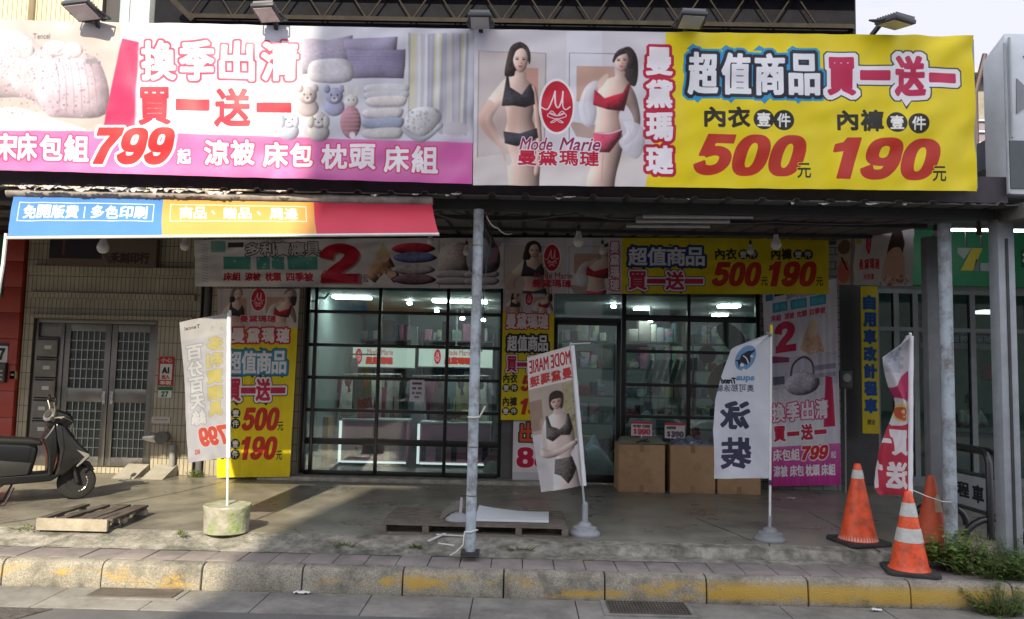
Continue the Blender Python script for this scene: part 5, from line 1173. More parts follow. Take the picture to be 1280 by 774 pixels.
plate('window_sign', 1225, 438, 1262, 476, 14.4, art_simple(37, 38, 4, (40, 92, 72), [('r', (4, 18, 18, 36), (150, 60, 56)), ('t', '招', (14, 2, 24, 12), (226, 230, 226), .3), ('t', 'B6', (16, 26, 34, 36), (190, 214, 200), .4)]), 'green poster on the rear wall inside the green shop', 'poster')
desk = thing('desk', 'grey office desk behind the green shop glass', 'desk', (7.7, 13.6, 0)); x0, x1, _, z1 = span(1185, 562, 1290, 600, 13.6)
MB().box(x0, x1+2, 13.4, 14.1, .70, .74).build('desk_top', M('desk_top', (.3, .3, .29), .4), desk, bevel=.008); MB().box(x0+.03, x1+2, 13.45, 13.48, .02, .70).build('modesty_panel', M('desk_panel', (.17, .17, .16), .5), desk)
for xx in (x0+.05, x1+1.9): MB().box(xx-.02, xx+.02, 14.0, 14.04, .0, .70).build('leg', alum, desk)
# seated clerk
pp = at(1217, 545, 14.35)
def skin_body(name, verts, edges, radii, mat, parent=None, sub=2, root=0):
    me = bpy.data.meshes.new(name); me.from_pydata([tuple(v) for v in verts], edges, []); me.materials.append(mat)
    o = bpy.data.objects.new(name, me); COL.objects.link(o)
    s = o.modifiers.new('skin', 'SKIN'); s.use_smooth_shade = True
    for i, r in enumerate(radii): sv = me.skin_vertices[0].data[i]; sv.radius = (r, r) if not isinstance(r, tuple) else r; sv.use_root = i == root
    u = o.modifiers.new('sub', 'SUBSURF'); u.levels = u.render_levels = sub
    if parent is not None: setp(o, parent)
    return o
skinm = M('skin', (.42, .25, .17), .5, var=.05)
px_, py_ = pp.x, 14.45
clerk = thing('person', 'person in white shirt with short dark hair seated at the desk', 'person', (px_, py_, 0))
J = [(0, 0, .5), (0, 0, .72), (0, 0, .95), (0, -.02, 1.05), (0, -.03, 1.12), (0, -.05, 1.2), (0, -.04, 1.28), (-.17, 0, .98), (-.22, -.12, .78), (-.1, -.32, .77), (.17, 0, .98), (.22, -.12, .78), (.1, -.32, .77), (-.09, -.35, .5), (-.09, -.4, .08), (.09, -.35, .5), (.09, -.4, .08)]
E_ = [(0, 1), (1, 2), (2, 3), (3, 4), (4, 5), (5, 6), (2, 7), (7, 8), (8, 9), (2, 10), (10, 11), (11, 12), (0, 13), (13, 14), (0, 15), (15, 16)]
Rd = [.15, .14, .13, .06, .065, .09, .07, .07, .05, .035, .07, .05, .035, .085, .055, .085, .055]
J = [(px_+a, py_+b2, c2) for a, b2, c2 in J]
skin_body('body', J, E_, Rd, skinm, clerk)
skin_body('shirt', J[:3]+[J[7], J[8], J[10], J[11]], [(0, 1), (1, 2), (2, 3), (3, 4), (2, 5), (5, 6)], [.17, .16, .14, .085, .065, .085, .065], M('white_shirt', (.62, .64, .64), .7), clerk)
MB().lathe([(.02, .13), (.06, .12), (.09, .08), (.102, .02), (.1, -.02), (.09, -.05)], (px_, py_-.03, 1.22), 18).build('hair', M('dark_hair', (.02, .018, .016), .6), clerk, smooth=True)
chairt = thing('office_chair', 'black office chair under the seated person in the green shop', 'chair', (px_, py_, 0))
MB().box(px_-.24, px_+.24, py_-.25, py_+.22, .36, .42).build('seat', slotm, chairt, bevel=.02); MB().box(px_-.22, px_+.22, py_+.24, py_+.29, .5, .95).build('backrest', slotm, chairt, bevel=.02); MB().tube([(px_, py_, .03), (px_, py_, .36)], .03).bar((px_-.25, py_, .03), (px_+.25, py_, .03), .04).bar((px_, py_-.25, .032), (px_, py_+.25, .032), .04).build('base', slotm, chairt)
# lit tubes in front of the green sign
lit = emit('lit_tube', (.92, 1, 1), 6)
for xa, xb, py, Y, lab in ((1189, 1245, 287.5, 10.4, 'glowing white tube lamp above the green sign logo'), (1264, 1322, 288.5, 10.4, 'glowing white tube lamp at the right frame edge, level with the logo lamp'), (1271, 1330, 275, 9.2, 'upper glowing white tube lamp at the right frame edge')):
    a, c2 = at(xa, py, Y), at(xb, py+.5, Y); t_ = thing('tube_lamp', lab, 'lamp', a, 'lit tube lamps before the green sign')
    MB().tube([a, c2], .018, 10).build('tube', lit, t_, smooth=True); MB().bar(a+Vector((0, 0, .035)), c2+Vector((0, 0, .035)), .06, .03).bar(a+Vector((.2, 0, .05)), (a.x+.2, a.y, 3.4), .02).bar(c2+Vector((-.2, 0, .05)), (c2.x-.2, c2.y, 3.4), .02).build('fitting', fl_fin, t_)
b = thing('ceiling_lamp', 'glowing louvred ceiling lamp inside the green shop', 'lamp', at(1240, 388, 14))
a = at(1222, 391, 13.6); c2 = at(1256, 392, 13.6); MB().box(a.x, c2.x, 13.4, 13.9, a.z, a.z+.04).build('tray', emit('green_lamp', (.9, 1, .96), 1.0), b)

# ================================================================== right-hand pale sign box and what lies behind the gap
pale = M('pale_cladding', (.66, .70, .72), .5, var=.06, scale=1.5, stain=((.36, .38, .39), .4, 1.5)); YS = 6.75
x0, _, z0, z1 = span(1258, 42, 1300, 243, YS); x0 = at(1258, 140, YS).x; zb = at(1258, 176, YS).z
bx = thing('sign_box', 'tall pale grey signboard box on the neighbouring roof', 'sign', (x0, YS, z0))
MB().hexa([(x0, YS, z0), (x0+3, YS, z0), (x0+3, YS+.33, z0), (x0, YS+.33, z0), (x0, YS, z1), (x0+3, YS, z1), (x0+3, YS+.33, z1-.13), (x0, YS+.33, z1-.13)]).build('casing', pale, bx, bevel=.008)
MB().box(x0+.012, x0+2.9, YS-.012, YS-.001, z0+.05, zb).build('dark_panel', M('dark_panel', (.06, .075, .08), .4), bx)
q = [at(1271, 98, YS-.01), at(1271, 142, YS-.01), at(1296, 122, YS-.01)]
MB().prism([(p.x, p.z) for p in q], YS-.012, YS-.001).build('triangle_mark', M('grey_mark', (.2, .21, .22), .5), bx)
q = [at(1279, 70, YS-.01), at(1300, 84, YS-.01), at(1300, 64, YS-.01)]; MB().prism([(p.x, p.z) for p in q], YS-.012, YS-.001).build('corner_mark', M('grey_mark_small', (.2, .21, .22), .5), bx)
MB().tube([(x0+.03, YS-.02, zb+.02), (x0+.03, YS-.02, z1-.05)], .012, 8).tube([(x0-.01, YS-.015, z0), (x0-.01, YS-.015, z1-.1)], .012, 8).build('conduit', M('conduit_grey', (.36, .38, .39), .5), bx, smooth=True)
nr = thing('lean_to_roof', 'dark neighbouring roof edge beneath the pale sign box', 'roof', (x0, YS, 3))
MB().hexa([(RX1+.04, 6.66, 3.02), (x0+3, 6.66, 3.02), (x0+3, 7.18, 3.07), (RX1+.04, 7.18, 3.07), (RX1+.04, 6.66, 3.16), (x0+3, 6.66, 3.16), (x0+3, 7.18, 3.2), (RX1+.04, 7.18, 3.2)]).build('sheet', M('lean_to_sheet', (.12, .115, .105), .7, var=.4, scale=5), nr)
x0b = ux1+.02; yb = 12.4
hb = thing('rear_house', 'cream rear house with a white barred window seen through the gap', 'building', (x0b, yb, 3))
zt = at(1225, 96, yb).z
MB().box(x0b-.3, x0b+9, yb, yb+4, 3.95, zt).build('wall', M('cream_sheet', (.2, .19, .155), .7, var=.08, stain=((.36, .34, .30), .5, 2)), hb)
MB().prism([(yb-.3, zt-.05), (yb-.3, zt+.03), (yb+4, zt+.5), (yb+4, zt+.42)], x0b-.3, x0b+9, 'yz').build('roof', M('rear_roof', (.36, .35, .32), .7), hb)
x0, x1, z0, z1 = span(1219, 152, 1240, 250, yb); wv = MB().box(x0, x1+.6, yb-.02, yb-.001, z0, z1).build('window', M('mauve_pane', (.20, .17, .19), .3), hb)
b = MB()
for k in range(6): xx = x0+.02+k*.19; b.box(xx-.012, xx+.012, yb-.06, yb-.04, z0, z1)
for k in range(8): zz = z0+(z1-z0)*k/7; b.box(x0, x1+.6, yb-.063, yb-.042, zz-.012, zz+.012)
b.build('window_bars', M('white_bars', (.7, .7, .7), .5), wv)
tag(MB().tube([at(1219, 116, 9), at(1231, 68, 9)], .03, 8).tube([at(1219, 116, 9), Vector((at(1219, 116, 9).x, 9, 3.3))], .03, 8).build('red_brace', M('red_oxide', (.05, .028, .032), .6), smooth=True), 'dark red pole leaning between the yellow banner and the pale sign box', 'pole')

# ================================================================== unseen across the street: block shading the right, low rows added to screen sky
ob = thing('opposite_building', 'tall plain apartment block across the street behind the viewer', 'building', (10, -14, 0))
obm = M('opposite_wall', (.58, .56, .52), .7, var=.1, scale=.4)
OX = -5.36
MB().box(OX, 7.0, -22, -14, 0, 16.3).box(OX+.52, 7.0, -22, -14.2, 16.3, 19.5).build('wall', obm, ob)
lw = thing('sky_screen_row', 'unseen row of low houses added across the street to screen low sky', 'building', (-20, -14, 0)); MB().box(-60, OX-.6, -22, -14, 0, 7.5).box(7.6, 60, -22, -14, 0, 7.5).build('wall', M('row_wall', (.5, .47, .43), .7, var=.15, scale=.4), lw)
b = MB()
for i in range(3):
    for j in range(6): b.box(OX+1.2+i*4, OX+3.4+i*4, -14.03, -13.98, 1.2+j*3.1, 2.9+j*3.1)
b.build('window', M('opposite_glass', (.05, .06, .07), .1), ob)

# ================================================================== flags
whitepole = M('white_pole', (.66, .66, .64), .4, var=.05); galv = M('galvanised', (.42, .44, .46), .4, metal=.5, var=.1); sleevem = M('white_sleeve', (.70, .70, .72), .7, var=.05, bump=.3, bscale=25)
def flag(top, bot, Y, canvas, tex, wfun, vrange, label, pole_label_cat, sleeve=True, absu=None, fold=.03, nu=26, nv=50, zb=None, pole_r=.012, seed=0, trans=.28, polemat=None, tip=None, slack=0):
    """pole between two photo points at depth Y; the cloth hangs to the left of it: wfun(v) gives the photo points of its two edges"""
    a, c2 = at(*top, Y), at(*bot, Y)
    t_ = thing('advertising_flag', label, 'flag', (c2.x, Y, c2.z))
    MB().tube([c2, a], pole_r, 12).build('pole', polemat or whitepole, t_, smooth=True)
    def fn(u, v):
        (lx, ly), (rx, ry) = wfun(v); p = at(lx+(rx-lx)*u, ly+(ry-ly)*u, Y)
        s = 1-u; k = fold*s*(math.sin(v*5+s*5+seed)+.7*nz1(v*3+seed, s*4))-slack*s*s
        k += .008*nz1(u*6, v*16+seed, 4)
        f = (Y+k)/Y; return EYE+(p-EYE)*f if False else Vector((p.x, p.y+k, p.z))
    if absu:
        n = nu+1; b = MB().grid(fn, nu, nv)
        def uvf(co, i):
            u, v = (i % n)/nu, (i//n)/nv; (lx, ly), (rx, ry) = wfun(v); return (1-(rx-lx)*(1-u)/absu, 1-(vrange[0]+(vrange[1]-vrange[0])*v))
        cl = b.build('cloth', printm(tex, canvas, .6, trans, .1), t_, smooth=True, uvf=uvf, angle=180)
    else: cl = cloth('cloth', fn, nu, nv, printm(tex, canvas, .6, trans, .1), t_, 0, 1, *vrange)
    if sleeve:
        pts = [Vector(fn(1, k/20))+Vector((.012, 0, 0)) for k in range(21)]
        MB().tube(pts, [.022+.004*nz1(k*.7+seed) for k in range(21)], 10).build('sleeve', sleevem, t_, smooth=True)
    return t_, a, c2
lp = lambda a, b, t: a+(b-a)*t
def tabl(tab):
    def f(y):
        for (y0, v0), (y1, v1) in zip(tab, tab[1:]):
            if y <= y1: return lp(v0, v1, (y-y0)/(y1-y0))
        return tab[-1][1]
    return f
# 1: sunlit flag in its concrete pot
YF1 = 7.45
flag((287.5, 388), (284, 640), YF1, art_flag_left(), 'flag_left_print', lambda v: ((lp(225, 238, v)-2*math.sin(v*3), lp(403, 578, v)), (lp(285, 284, v), lp(391, 572, v))), (0, 1), 'sunlit white bedding flag with mirrored 799, standing in a mossy concrete pot', 'flag', seed=1, fold=.035)
pc = gr(284.5, 664)
potm = M('pot_concrete', (.34, .32, .26), .9, var=.25, scale=9, bump=.9, bscale=26, stain=((.15, .25, .02), .95, 5))
b = MB(); pr = [(.19, 0), (.205, .01), (.207, .10), (.212, .20), (.222, .245), (.215, .262), (.19, .258), (.03, .25)]
b.lathe(pr, (pc.x, YF1, 0), 44)
rg = random.Random(3)
b.v = [(x+.012*nz1(x*9, z*14, y*9), y+.012*nz1(y*9, z*14, 5+x*9), z+.010*nz1(x*12, y*12) if z > .2 else z) for x, y, z in b.v]
tag(b.build('concrete_pot', potm, smooth=True), 'round mossy concrete block holding the sunlit flag pole', 'flag base')
# 2: model flag on a grey base
YF2 = 7.72
bs = [(.15, 0), (.155, .015), (.15, .03), (.12, .05), (.115, .075), (.07, .09), (.06, .115), (.03, .13), (.028, .30), (.018, .31), (.012, .32)]
def wf2(v): return ((lp(659, 677, v)-4*math.sin(v*3.1), lp(445, 614, v)+2), (lp(714, 729, v), lp(432, 607, v)))
t_, a, c2 = flag((713, 428), (731, 640), YF2, art_flag_model(), 'flag_model_print', wf2, (0, 1), 'white flag printed with a dark-haired model in grey lace, on a round grey base', 'flag', seed=4, fold=.03, polemat=galv)
p = gr(731, 667); MB().tube([a+Vector((0, -.01, -.02)), at(738, 429, YF2)], .009, 8).build('cross_arm', galv, t_, smooth=True)
MB().lathe(bs, (at(731, 667, YF2).x, YF2, 0), 30).build('base', M('base_grey', (.30, .32, .34), .45, var=.1), t_, smooth=True)
# 3: swimwear flag
YF3 = 7.66
w3 = tabl(((0, 6), (.09, 46), (.16, 50), (.28, 58), (.45, 68), (.66, 73), (.8, 72), (1, 69)))
def wf3(v):
    y = lp(419, 598, v); x = lp(963, 961.5, v); return ((x-w3(v)-1.2*math.sin(v*7), y+(0 if v > .05 else 0)), (x, y))
t_, a, c2 = flag((964, 406), (962.3, 660), YF3, art_flag_swim(), 'flag_swim_print', wf3, (0, 1), 'white swimwear flag with orca emblem and two big characters, on a round grey base', 'flag', sleeve=False, absu=76, seed=2, fold=.045, polemat=whitepole)
MB().tube([a, a+Vector((0, 0, -.10))], .016, 10).build('tip', M('yellow_tip', (.62, .46, .04), .4), t_, smooth=True)
MB().tube([at(962.6, 600, YF3), at(962.5, 606, YF3)], .018, 10).build('collar', M('dark_collar', (.04, .03, .06), .5), t_, smooth=True)
MB().tube([at(957, 417, YF3), at(964, 419, YF3)], .02, 8).build('corner_clip', M('grey_clip', (.16, .16, .17), .5), t_, smooth=True)
MB().tube([at(962.4, 645, YF3), (at(962.3, 662, YF3).x, YF3, .05)], .017, 10).build('lower_pole', galv, t_, smooth=True)
MB().lathe(bs[:8], (at(962.3, 672, YF3).x, YF3, 0), 30).build('base', M('base_grey_dark', (.22, .23, .24), .5, var=.1), t_, smooth=True)
# 4: red flag stuck in the striped cone
YF4 = 6.93
w4 = tabl(((418, 2), (422, 6), (434, 22), (447, 39), (456, 37), (470, 32), (484, 26), (496, 18), (505, 14), (515, 15), (530, 19), (545, 25), (562, 32), (580, 36), (605, 42), (613, 43), (620, 36)))
def wf4(v):
    y = lp(419, 619, v); x = lp(1137, 1136, v); return ((x-w4(y), y), (x, y+1))
flag((1138, 416), (1137, 640), YF4, art_flag_red(), 'flag_red_print', wf4, (0, 1), 'red and white torn-looking flag planted in the striped traffic cone', 'flag', absu=46, seed=6, fold=.09, sleeve=True)
tag(MB().tube([at(1141, 613, YF4), at(1160, 621, YF4-.02), at(1178, 627, 7.1), at(1189, 628, 7.19)], .005, 6).build('string', ropem, smooth=True), 'pale string from the striped cone to the round steel post', 'string')

# ================================================================== traffic cones
orange = M('cone_orange', (.84, .10, .025), .45, var=.1, scale=6, stain=((.14, .035, .02), .6, 9)); worn = M('cone_orange_worn', (.52, .085, .03), .6, var=.15, stain=((.25, .06, .03), .5, 5)); rub = M('cone_rubber', (.035, .033, .032), .8, var=.3, scale=12, bump=.4)
refl = M('reflective_band', (.56, .57, .53), .4, var=.12, scale=14, stain=((.36, .33, .28), .6, 10))
def cone(px, py, Hc, mat, label, bands=(), teeth=False, patch=False, rot=0, Y=None):
    p = gr(px, py, ZT if Y and Y < 7.1 else 0); p = Vector((at(px, py, Y).x, Y, ZT if Y < 7.1 else 0)) if Y else p
    t_ = thing('traffic_cone', label, 'traffic cone', (0, 0, 0), 'orange traffic cones by the right-hand posts')
    rb = .205*Hc/.72; q = rb*1.06; b = MB()
    pts = []
    for k in range(4):
        for d in (-.12, .12): an = math.pi/4+k*math.pi/2+d; pts.append((q*1.28*math.cos(an), q*1.28*math.sin(an)))
    b.prism(pts, 0, .035, 'xy').build('base', rub, t_, bevel=.008)
    rr = lambda z: rb*.80-(rb*.80-.030)*((z-.03)/(Hc-.03))
    prof = [(rr(.03)+.02, .03), (rr(.04)+.008, .042)]+[(rr(z), z) for z in np.linspace(.06, Hc-.012, 12)]+[(.022, Hc), (.004, Hc)]
    MB().lathe(prof, n=36).build('body', mat, t_, smooth=True)
    for z0, z1 in bands: MB().lathe([(rr(z0)+.0035, z0), (rr(z1)+.0035, z1)], n=36).build('reflective_band', refl, t_, smooth=True)
    if teeth:
        tb = MB()
        for k in range(40):
            an = 2*math.pi*k/40; d = Vector((math.cos(an), math.sin(an), 0)); s = Vector((-d.y, d.x, 0)); r0 = rr(.05)+.014; b0 = d*r0
            tb.add([b0-s*.012+Vector((0, 0, .034)), b0+s*.012+Vector((0, 0, .034)), d*(rr(.09)+.003)+Vector((0, 0, .085))], [(0, 1, 2)])
        tb.build('skirt_teeth', M('skirt_pale', (.72, .42, .32), .6), t_)
    if patch:
        pb2 = MB().grid(lambda u, v: (lambda z, an: ((rr(z)+.004)*math.cos(an), (rr(z)+.004)*math.sin(an), z))(Hc*.52+Hc*.23*(v-.0)*(.75+.25*math.sin(3*u)), -math.pi*.5+(u-.25)*.9), 10, 8); pb2.build('worn_patch', M('worn_tape', (.42, .30, .17), .8, var=.3, scale=20), t_, smooth=True)
    t_.location = p; t_.rotation_euler = (0, 0, rot); return t_
cone(1073, 677, .76, orange, 'plain orange cone with one white band near its tip, left of the red flag', ((.62, .70),), teeth=True, rot=R(12), Y=7.66)
cone(1137, 712, .70, orange, 'striped orange cone with two white bands at the kerb, holding the red flag', ((.27, .385), (.485, .60)), rot=R(-14), Y=6.90)
cone(1165, 674, .69, worn, 'worn dull orange cone with a brown tape patch, behind the striped cone', (), patch=True, rot=R(5), Y=7.45)

# ================================================================== cartons before the shop window
card = M('cardboard', (.40, .25, .13), .75, var=.16, scale=2.5, stain=((.25, .15, .075), .7, 5), bump=.15, bscale=14); cardin = M('cardboard_inner', (.24, .16, .09), .8)
def carton(px0, px1, py0, py1, Y, label, mat=card):
    a, c2 = at(px0, py1, Y), at(px1, py1, Y); z1 = at((px0+px1)/2, py0, Y).z; x0, x1 = a.x, c2.x; dp = .5; th = .012; z0 = .002
    t_ = thing('carton', label, 'carton', ((x0+x1)/2, Y+dp/2, 0), 'open cartons below the shop window'); b = MB()
    b.box(x0, x1, Y, Y+th, z0, z1).box(x0, x1, Y+dp-th, Y+dp, z0, z1).box(x0, x0+th, Y+th, Y+dp-th, z0+.001, z1-.002).box(x1-th, x1, Y+th, Y+dp-th, z0+.001, z1-.002).box(x0+th, x1-th, Y+th, Y+dp-th, z0, z0+th)
    b.build('walls', mat, t_, bevel=.003)
    MB().box((x0+x1)/2-.03, (x0+x1)/2+.03, Y-.0015, Y, z0+.001, z0+.10).box((x0+x1)/2-.03, (x0+x1)/2+.03, Y-.0015, Y, z1-.10, z1-.002).build('tape', M('tape_brown', (.27, .16, .08), .35), t_)
    return t_, x0, x1, z1, Y, dp
def heap(x0, x1, y0, y1, z, h, name, mat, label, cat, seed):
    b = MB().grid(lambda u, v: (lp(x0, x1, u)+.02*nz1(u*5, v*5, seed), lp(y0, y1, v), z+h*(max(0, math.sin(math.pi*u))**.4*max(0, math.sin(math.pi*v))**.4)*(.75+.5*nz1(u*5+seed, v*4))+.018*nz1(u*17, v*13, seed)), 26, 18)
    return tag(b.build(name, mat, smooth=True, angle=180), label, cat)
YC = 10.76-.28
t_, x0, x1, z1, Y, dp = carton(773, 831, 556, 613, YC, 'first brown carton from the model flag, topped with a folded grey-green flap')
tag(MB().hexa([(x0-.03, Y+.02, z1+.004), (x1+.02, Y+.02, z1+.01), (x1-.0, Y+.45, z1+.06), (x0+.05, Y+.45, z1+.05), (x0-.02, Y+.03, z1+.012), (x1+.015, Y+.03, z1+.018), (x1-.05, Y+.40, z1+.09), (x0+.1, Y+.40, z1+.08)]).build('folded_sheet', M('sheet_khaki', (.22, .23, .17), .7, var=.15), bevel=.006), 'grey-green folded sheet lying over the first carton', 'sheet')
tag(MB().tube([at(795, 553, Y-.005), at(803, 550.5, Y-.008), at(812, 552, Y-.008), at(797, 552, Y-.01), at(810, 549, Y-.008)], .008, 6).build('black_strap', slotm, smooth=True), 'black strap on the grey-green sheet of the first carton', 'strap')
t_, x0, x1, z1, Y, dp = carton(838, 894, 557, 614, YC, 'middle brown carton heaped with blue plastic-wrapped clothes')
wrap = M('plastic_wrap', (.16, .19, .26), .22, var=.6, scale=16, spec=.7, bump=.6, bscale=30)
heap(x0+.02, x1-.02, Y+.02, Y+dp-.02, z1-.04, .15, 'wrapped_clothes', wrap, 'blue plastic-wrapped clothes heaped in the middle carton', 'clothes', 2)
t_, x0, x1, z1, Y, dp = carton(897, 951, 580, 615, YC+.02, 'low brown carton half hidden behind the swimwear flag')
heap(x0+.02, x1-.02, Y+.02, Y+dp-.02, z1-.05, .07, 'wrapped_clothes', M('grey_wrap', (.18, .18, .2), .3, var=.4, scale=12), 'grey wrapped clothes in the low carton behind the swimwear flag', 'clothes', 5)
for px0, px1, py0, py1, Y, cv, lab in ((789, 815, 527, 545, YC+.3, art_simple(26, 18, 8, (222, 212, 214), [('r', (0, 0, 26, 3), (206, 64, 74)), ('t', '特價', (2, 4, 24, 8), (110, 90, 96), .25), ('t', '$', (3, 9, 7, 16.5), (206, 60, 80), .3), ('t', '990', (8, 9, 24, 16.5), (206, 60, 80), 1.0)]), 'pink-printed price card 990 over the first carton'), (831, 856, 529, 548, YC+.3, art_simple(25, 19, 8, (222, 214, 214), [('r', (0, 0, 25, 3), (206, 64, 74)), ('t', '出清特價', (2, 4, 14, 8), (90, 84, 90), .25), ('t', '$', (3, 10, 7, 18), (70, 66, 74), .3), ('t', '390', (8, 10, 24, 18), (110, 100, 112), .9)]), 'grey-printed price card 390 over the middle carton')):
    x0, x1, z0, z1 = span(px0, py0, px1, py1, Y); t_ = thing('price_card', lab, 'price card', ((x0+x1)/2, Y, z0))
    flat('card', printm('price_card_print', cv, .5), x0, x1, z0, z1, Y, t_); MB().box((x0+x1)/2-.008, (x0+x1)/2+.008, Y+.005, Y+.012, .3, z0+.05).build('stick', whitepole, t_)

# ================================================================== pallets and what lies on the middle one
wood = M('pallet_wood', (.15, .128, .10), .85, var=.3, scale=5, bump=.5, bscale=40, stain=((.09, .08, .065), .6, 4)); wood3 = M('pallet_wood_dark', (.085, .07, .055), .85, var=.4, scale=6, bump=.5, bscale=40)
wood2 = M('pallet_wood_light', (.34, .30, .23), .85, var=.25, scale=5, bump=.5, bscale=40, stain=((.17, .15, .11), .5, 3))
def bent(b, p0, p1, w, h, seed):
    """a board from p0 to p1 with slightly uneven edges"""
    d = (Vector(p1)-Vector(p0)); n = Vector((-d.y, d.x, 0)).normalized(); k = 6; base = len(b.v)
    for i in range(k+1):
        c = Vector(p0)+d*(i/k)+Vector((0, 0, .004*nz1(i*.8, seed))); s = n*(w/2+.004*nz1(i*1.3, seed, 2))
        for o in (-s, s):
            for z in (0, h): b.v.append(tuple(c+o+Vector((0, 0, z))))
    for i in range(k):
        q = base+4*i; b.f += [(q, q+1, q+5, q+4), (q+2, q+6, q+7, q+3), (q+1, q+3, q+7, q+5), (q, q+4, q+6, q+2)]
    b.f += [(base, base+2, base+3, base+1), (base+4*k, base+4*k+1, base+4*k+3, base+4*k+2)]
YP = 7.52; xa, xb = at(475.5, 668, YP).x, at(709, 672, YP).x; PD = .86
t_ = thing('pallet', 'weathered grey wooden pallet in front of the window, carrying a white board', 'pallet', ((xa+xb)/2, YP, 0))
for k in range(7):
    b = MB(); y = YP+.05+k*(PD-.1)/6; bent(b, (xa+rg.uniform(0, .03), y, .088), (xb-rg.uniform(0, .03), y, .088), .10, .018, k); b.build('slat', wood, t_)
for u in (0.012, .24, .74, .988):
    x = lp(xa, xb, u); MB().box(x-.03, x+.03, YP+.004, YP+PD-.004, .018, .087).build('stringer', wood, t_, bevel=.003)
for y in (YP+.06, YP+PD-.06): MB().box(xa, xb, y-.05, y+.05, .001, .017).build('bottom_board', wood, t_)
# white board, flag foot and chunk lying on it
a0, a1 = at(596, 650, YP+.25), at(688, 655, YP+.25)
b = MB(); f = lambda u, v, z: Vector((lp(a0.x, a1.x, u)-.02*(1-v), YP+.16+.52*v, .107+z+.035*math.exp(-u*5)*v+.01*v*math.cos(u*4)+.006))
b.grid(lambda u, v: f(u, v, .022), 14, 6).grid(lambda u, v: f(u, v, 0), 14, 6)
n = 15*7
for i in range(14): b.f += [(i, i+1, n+i+1, n+i), (90+i, 91+i, n+91+i, n+90+i)]
for j in range(6): b.f += [(15*j, 15*j+15, n+15*j+15, n+15*j), (15*j+14, 15*j+29, n+15*j+29, n+15*j+14)]
tag(b.build('foam_board', M('white_foam', (.64, .67, .70), .6, var=.05), smooth=True), 'white slightly curled foam board lying on the weathered pallet', 'board')
fx = at(573, 650, YP+.22).x; fb = thing('flag_base', 'empty grey flag base with a stub pole, lying on the weathered pallet', 'flag base', (fx, YP+.2, .107))
MB().lathe([(.125, 0), (.13, .012), (.12, .03), (.09, .045), (.08, .06), (.05, .07), (.02, .078)], (fx, YP+.2, .107), 28).build('base', M('base_stone', (.30, .31, .32), .6, var=.15), fb, smooth=True)
MB().tube([(fx+.02, YP+.2, .17), (at(577, 622, YP+.2).x, YP+.2, at(577, 622, YP+.2).z)], .014, 10).build('stub_pole', M('pinkish_pole', (.42, .37, .36), .5), fb, smooth=True)
b = MB(); gx = at(553, 652, YP+.35).x; gx2 = at(575, 640, YP+.35).x
for k in range(9):
    u = k/8; c_ = Vector((lp(gx, gx2+.01, u), YP+.4, .125+.10*math.sin(u*1.9))); b.tube([c_+Vector((0, -.14, -.01)), c_+Vector((0, .12, .0))], .022, 8)
tag(b.build('corrugated_pad', M('pad_grey', (.19, .18, .155), .85, var=.25, scale=9), smooth=True), 'grey ribbed pad curled up beside the stub flag base on the pallet', 'pad')
# left pallet in the sun
q0, q1 = gr(41, 664), gr(133, 665); q2 = gr(190, 646); YL = q1.y; xL0, xL1 = q0.x, q1.x; DL = max(.8, min(1.15, q2.y-q1.y))
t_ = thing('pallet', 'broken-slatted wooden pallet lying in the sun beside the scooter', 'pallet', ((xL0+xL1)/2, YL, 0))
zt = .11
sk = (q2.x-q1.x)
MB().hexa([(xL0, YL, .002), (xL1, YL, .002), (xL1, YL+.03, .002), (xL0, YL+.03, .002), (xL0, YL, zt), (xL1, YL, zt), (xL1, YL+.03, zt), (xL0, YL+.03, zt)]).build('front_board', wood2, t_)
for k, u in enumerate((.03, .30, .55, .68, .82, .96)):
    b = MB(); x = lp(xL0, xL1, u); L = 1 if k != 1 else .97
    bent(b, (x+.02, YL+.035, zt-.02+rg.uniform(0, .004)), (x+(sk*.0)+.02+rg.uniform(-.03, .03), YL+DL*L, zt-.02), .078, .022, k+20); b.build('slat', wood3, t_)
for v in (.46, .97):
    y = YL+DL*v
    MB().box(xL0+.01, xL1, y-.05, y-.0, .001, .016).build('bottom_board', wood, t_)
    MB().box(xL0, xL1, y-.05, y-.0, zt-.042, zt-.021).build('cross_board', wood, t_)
    for u in (.06, .5, .94): x = lp(xL0, xL1, u); MB().box(x-.05, x+.05, y-.06, y+.01, .017, zt-.043).build('block', wood2, t_, bevel=.003)

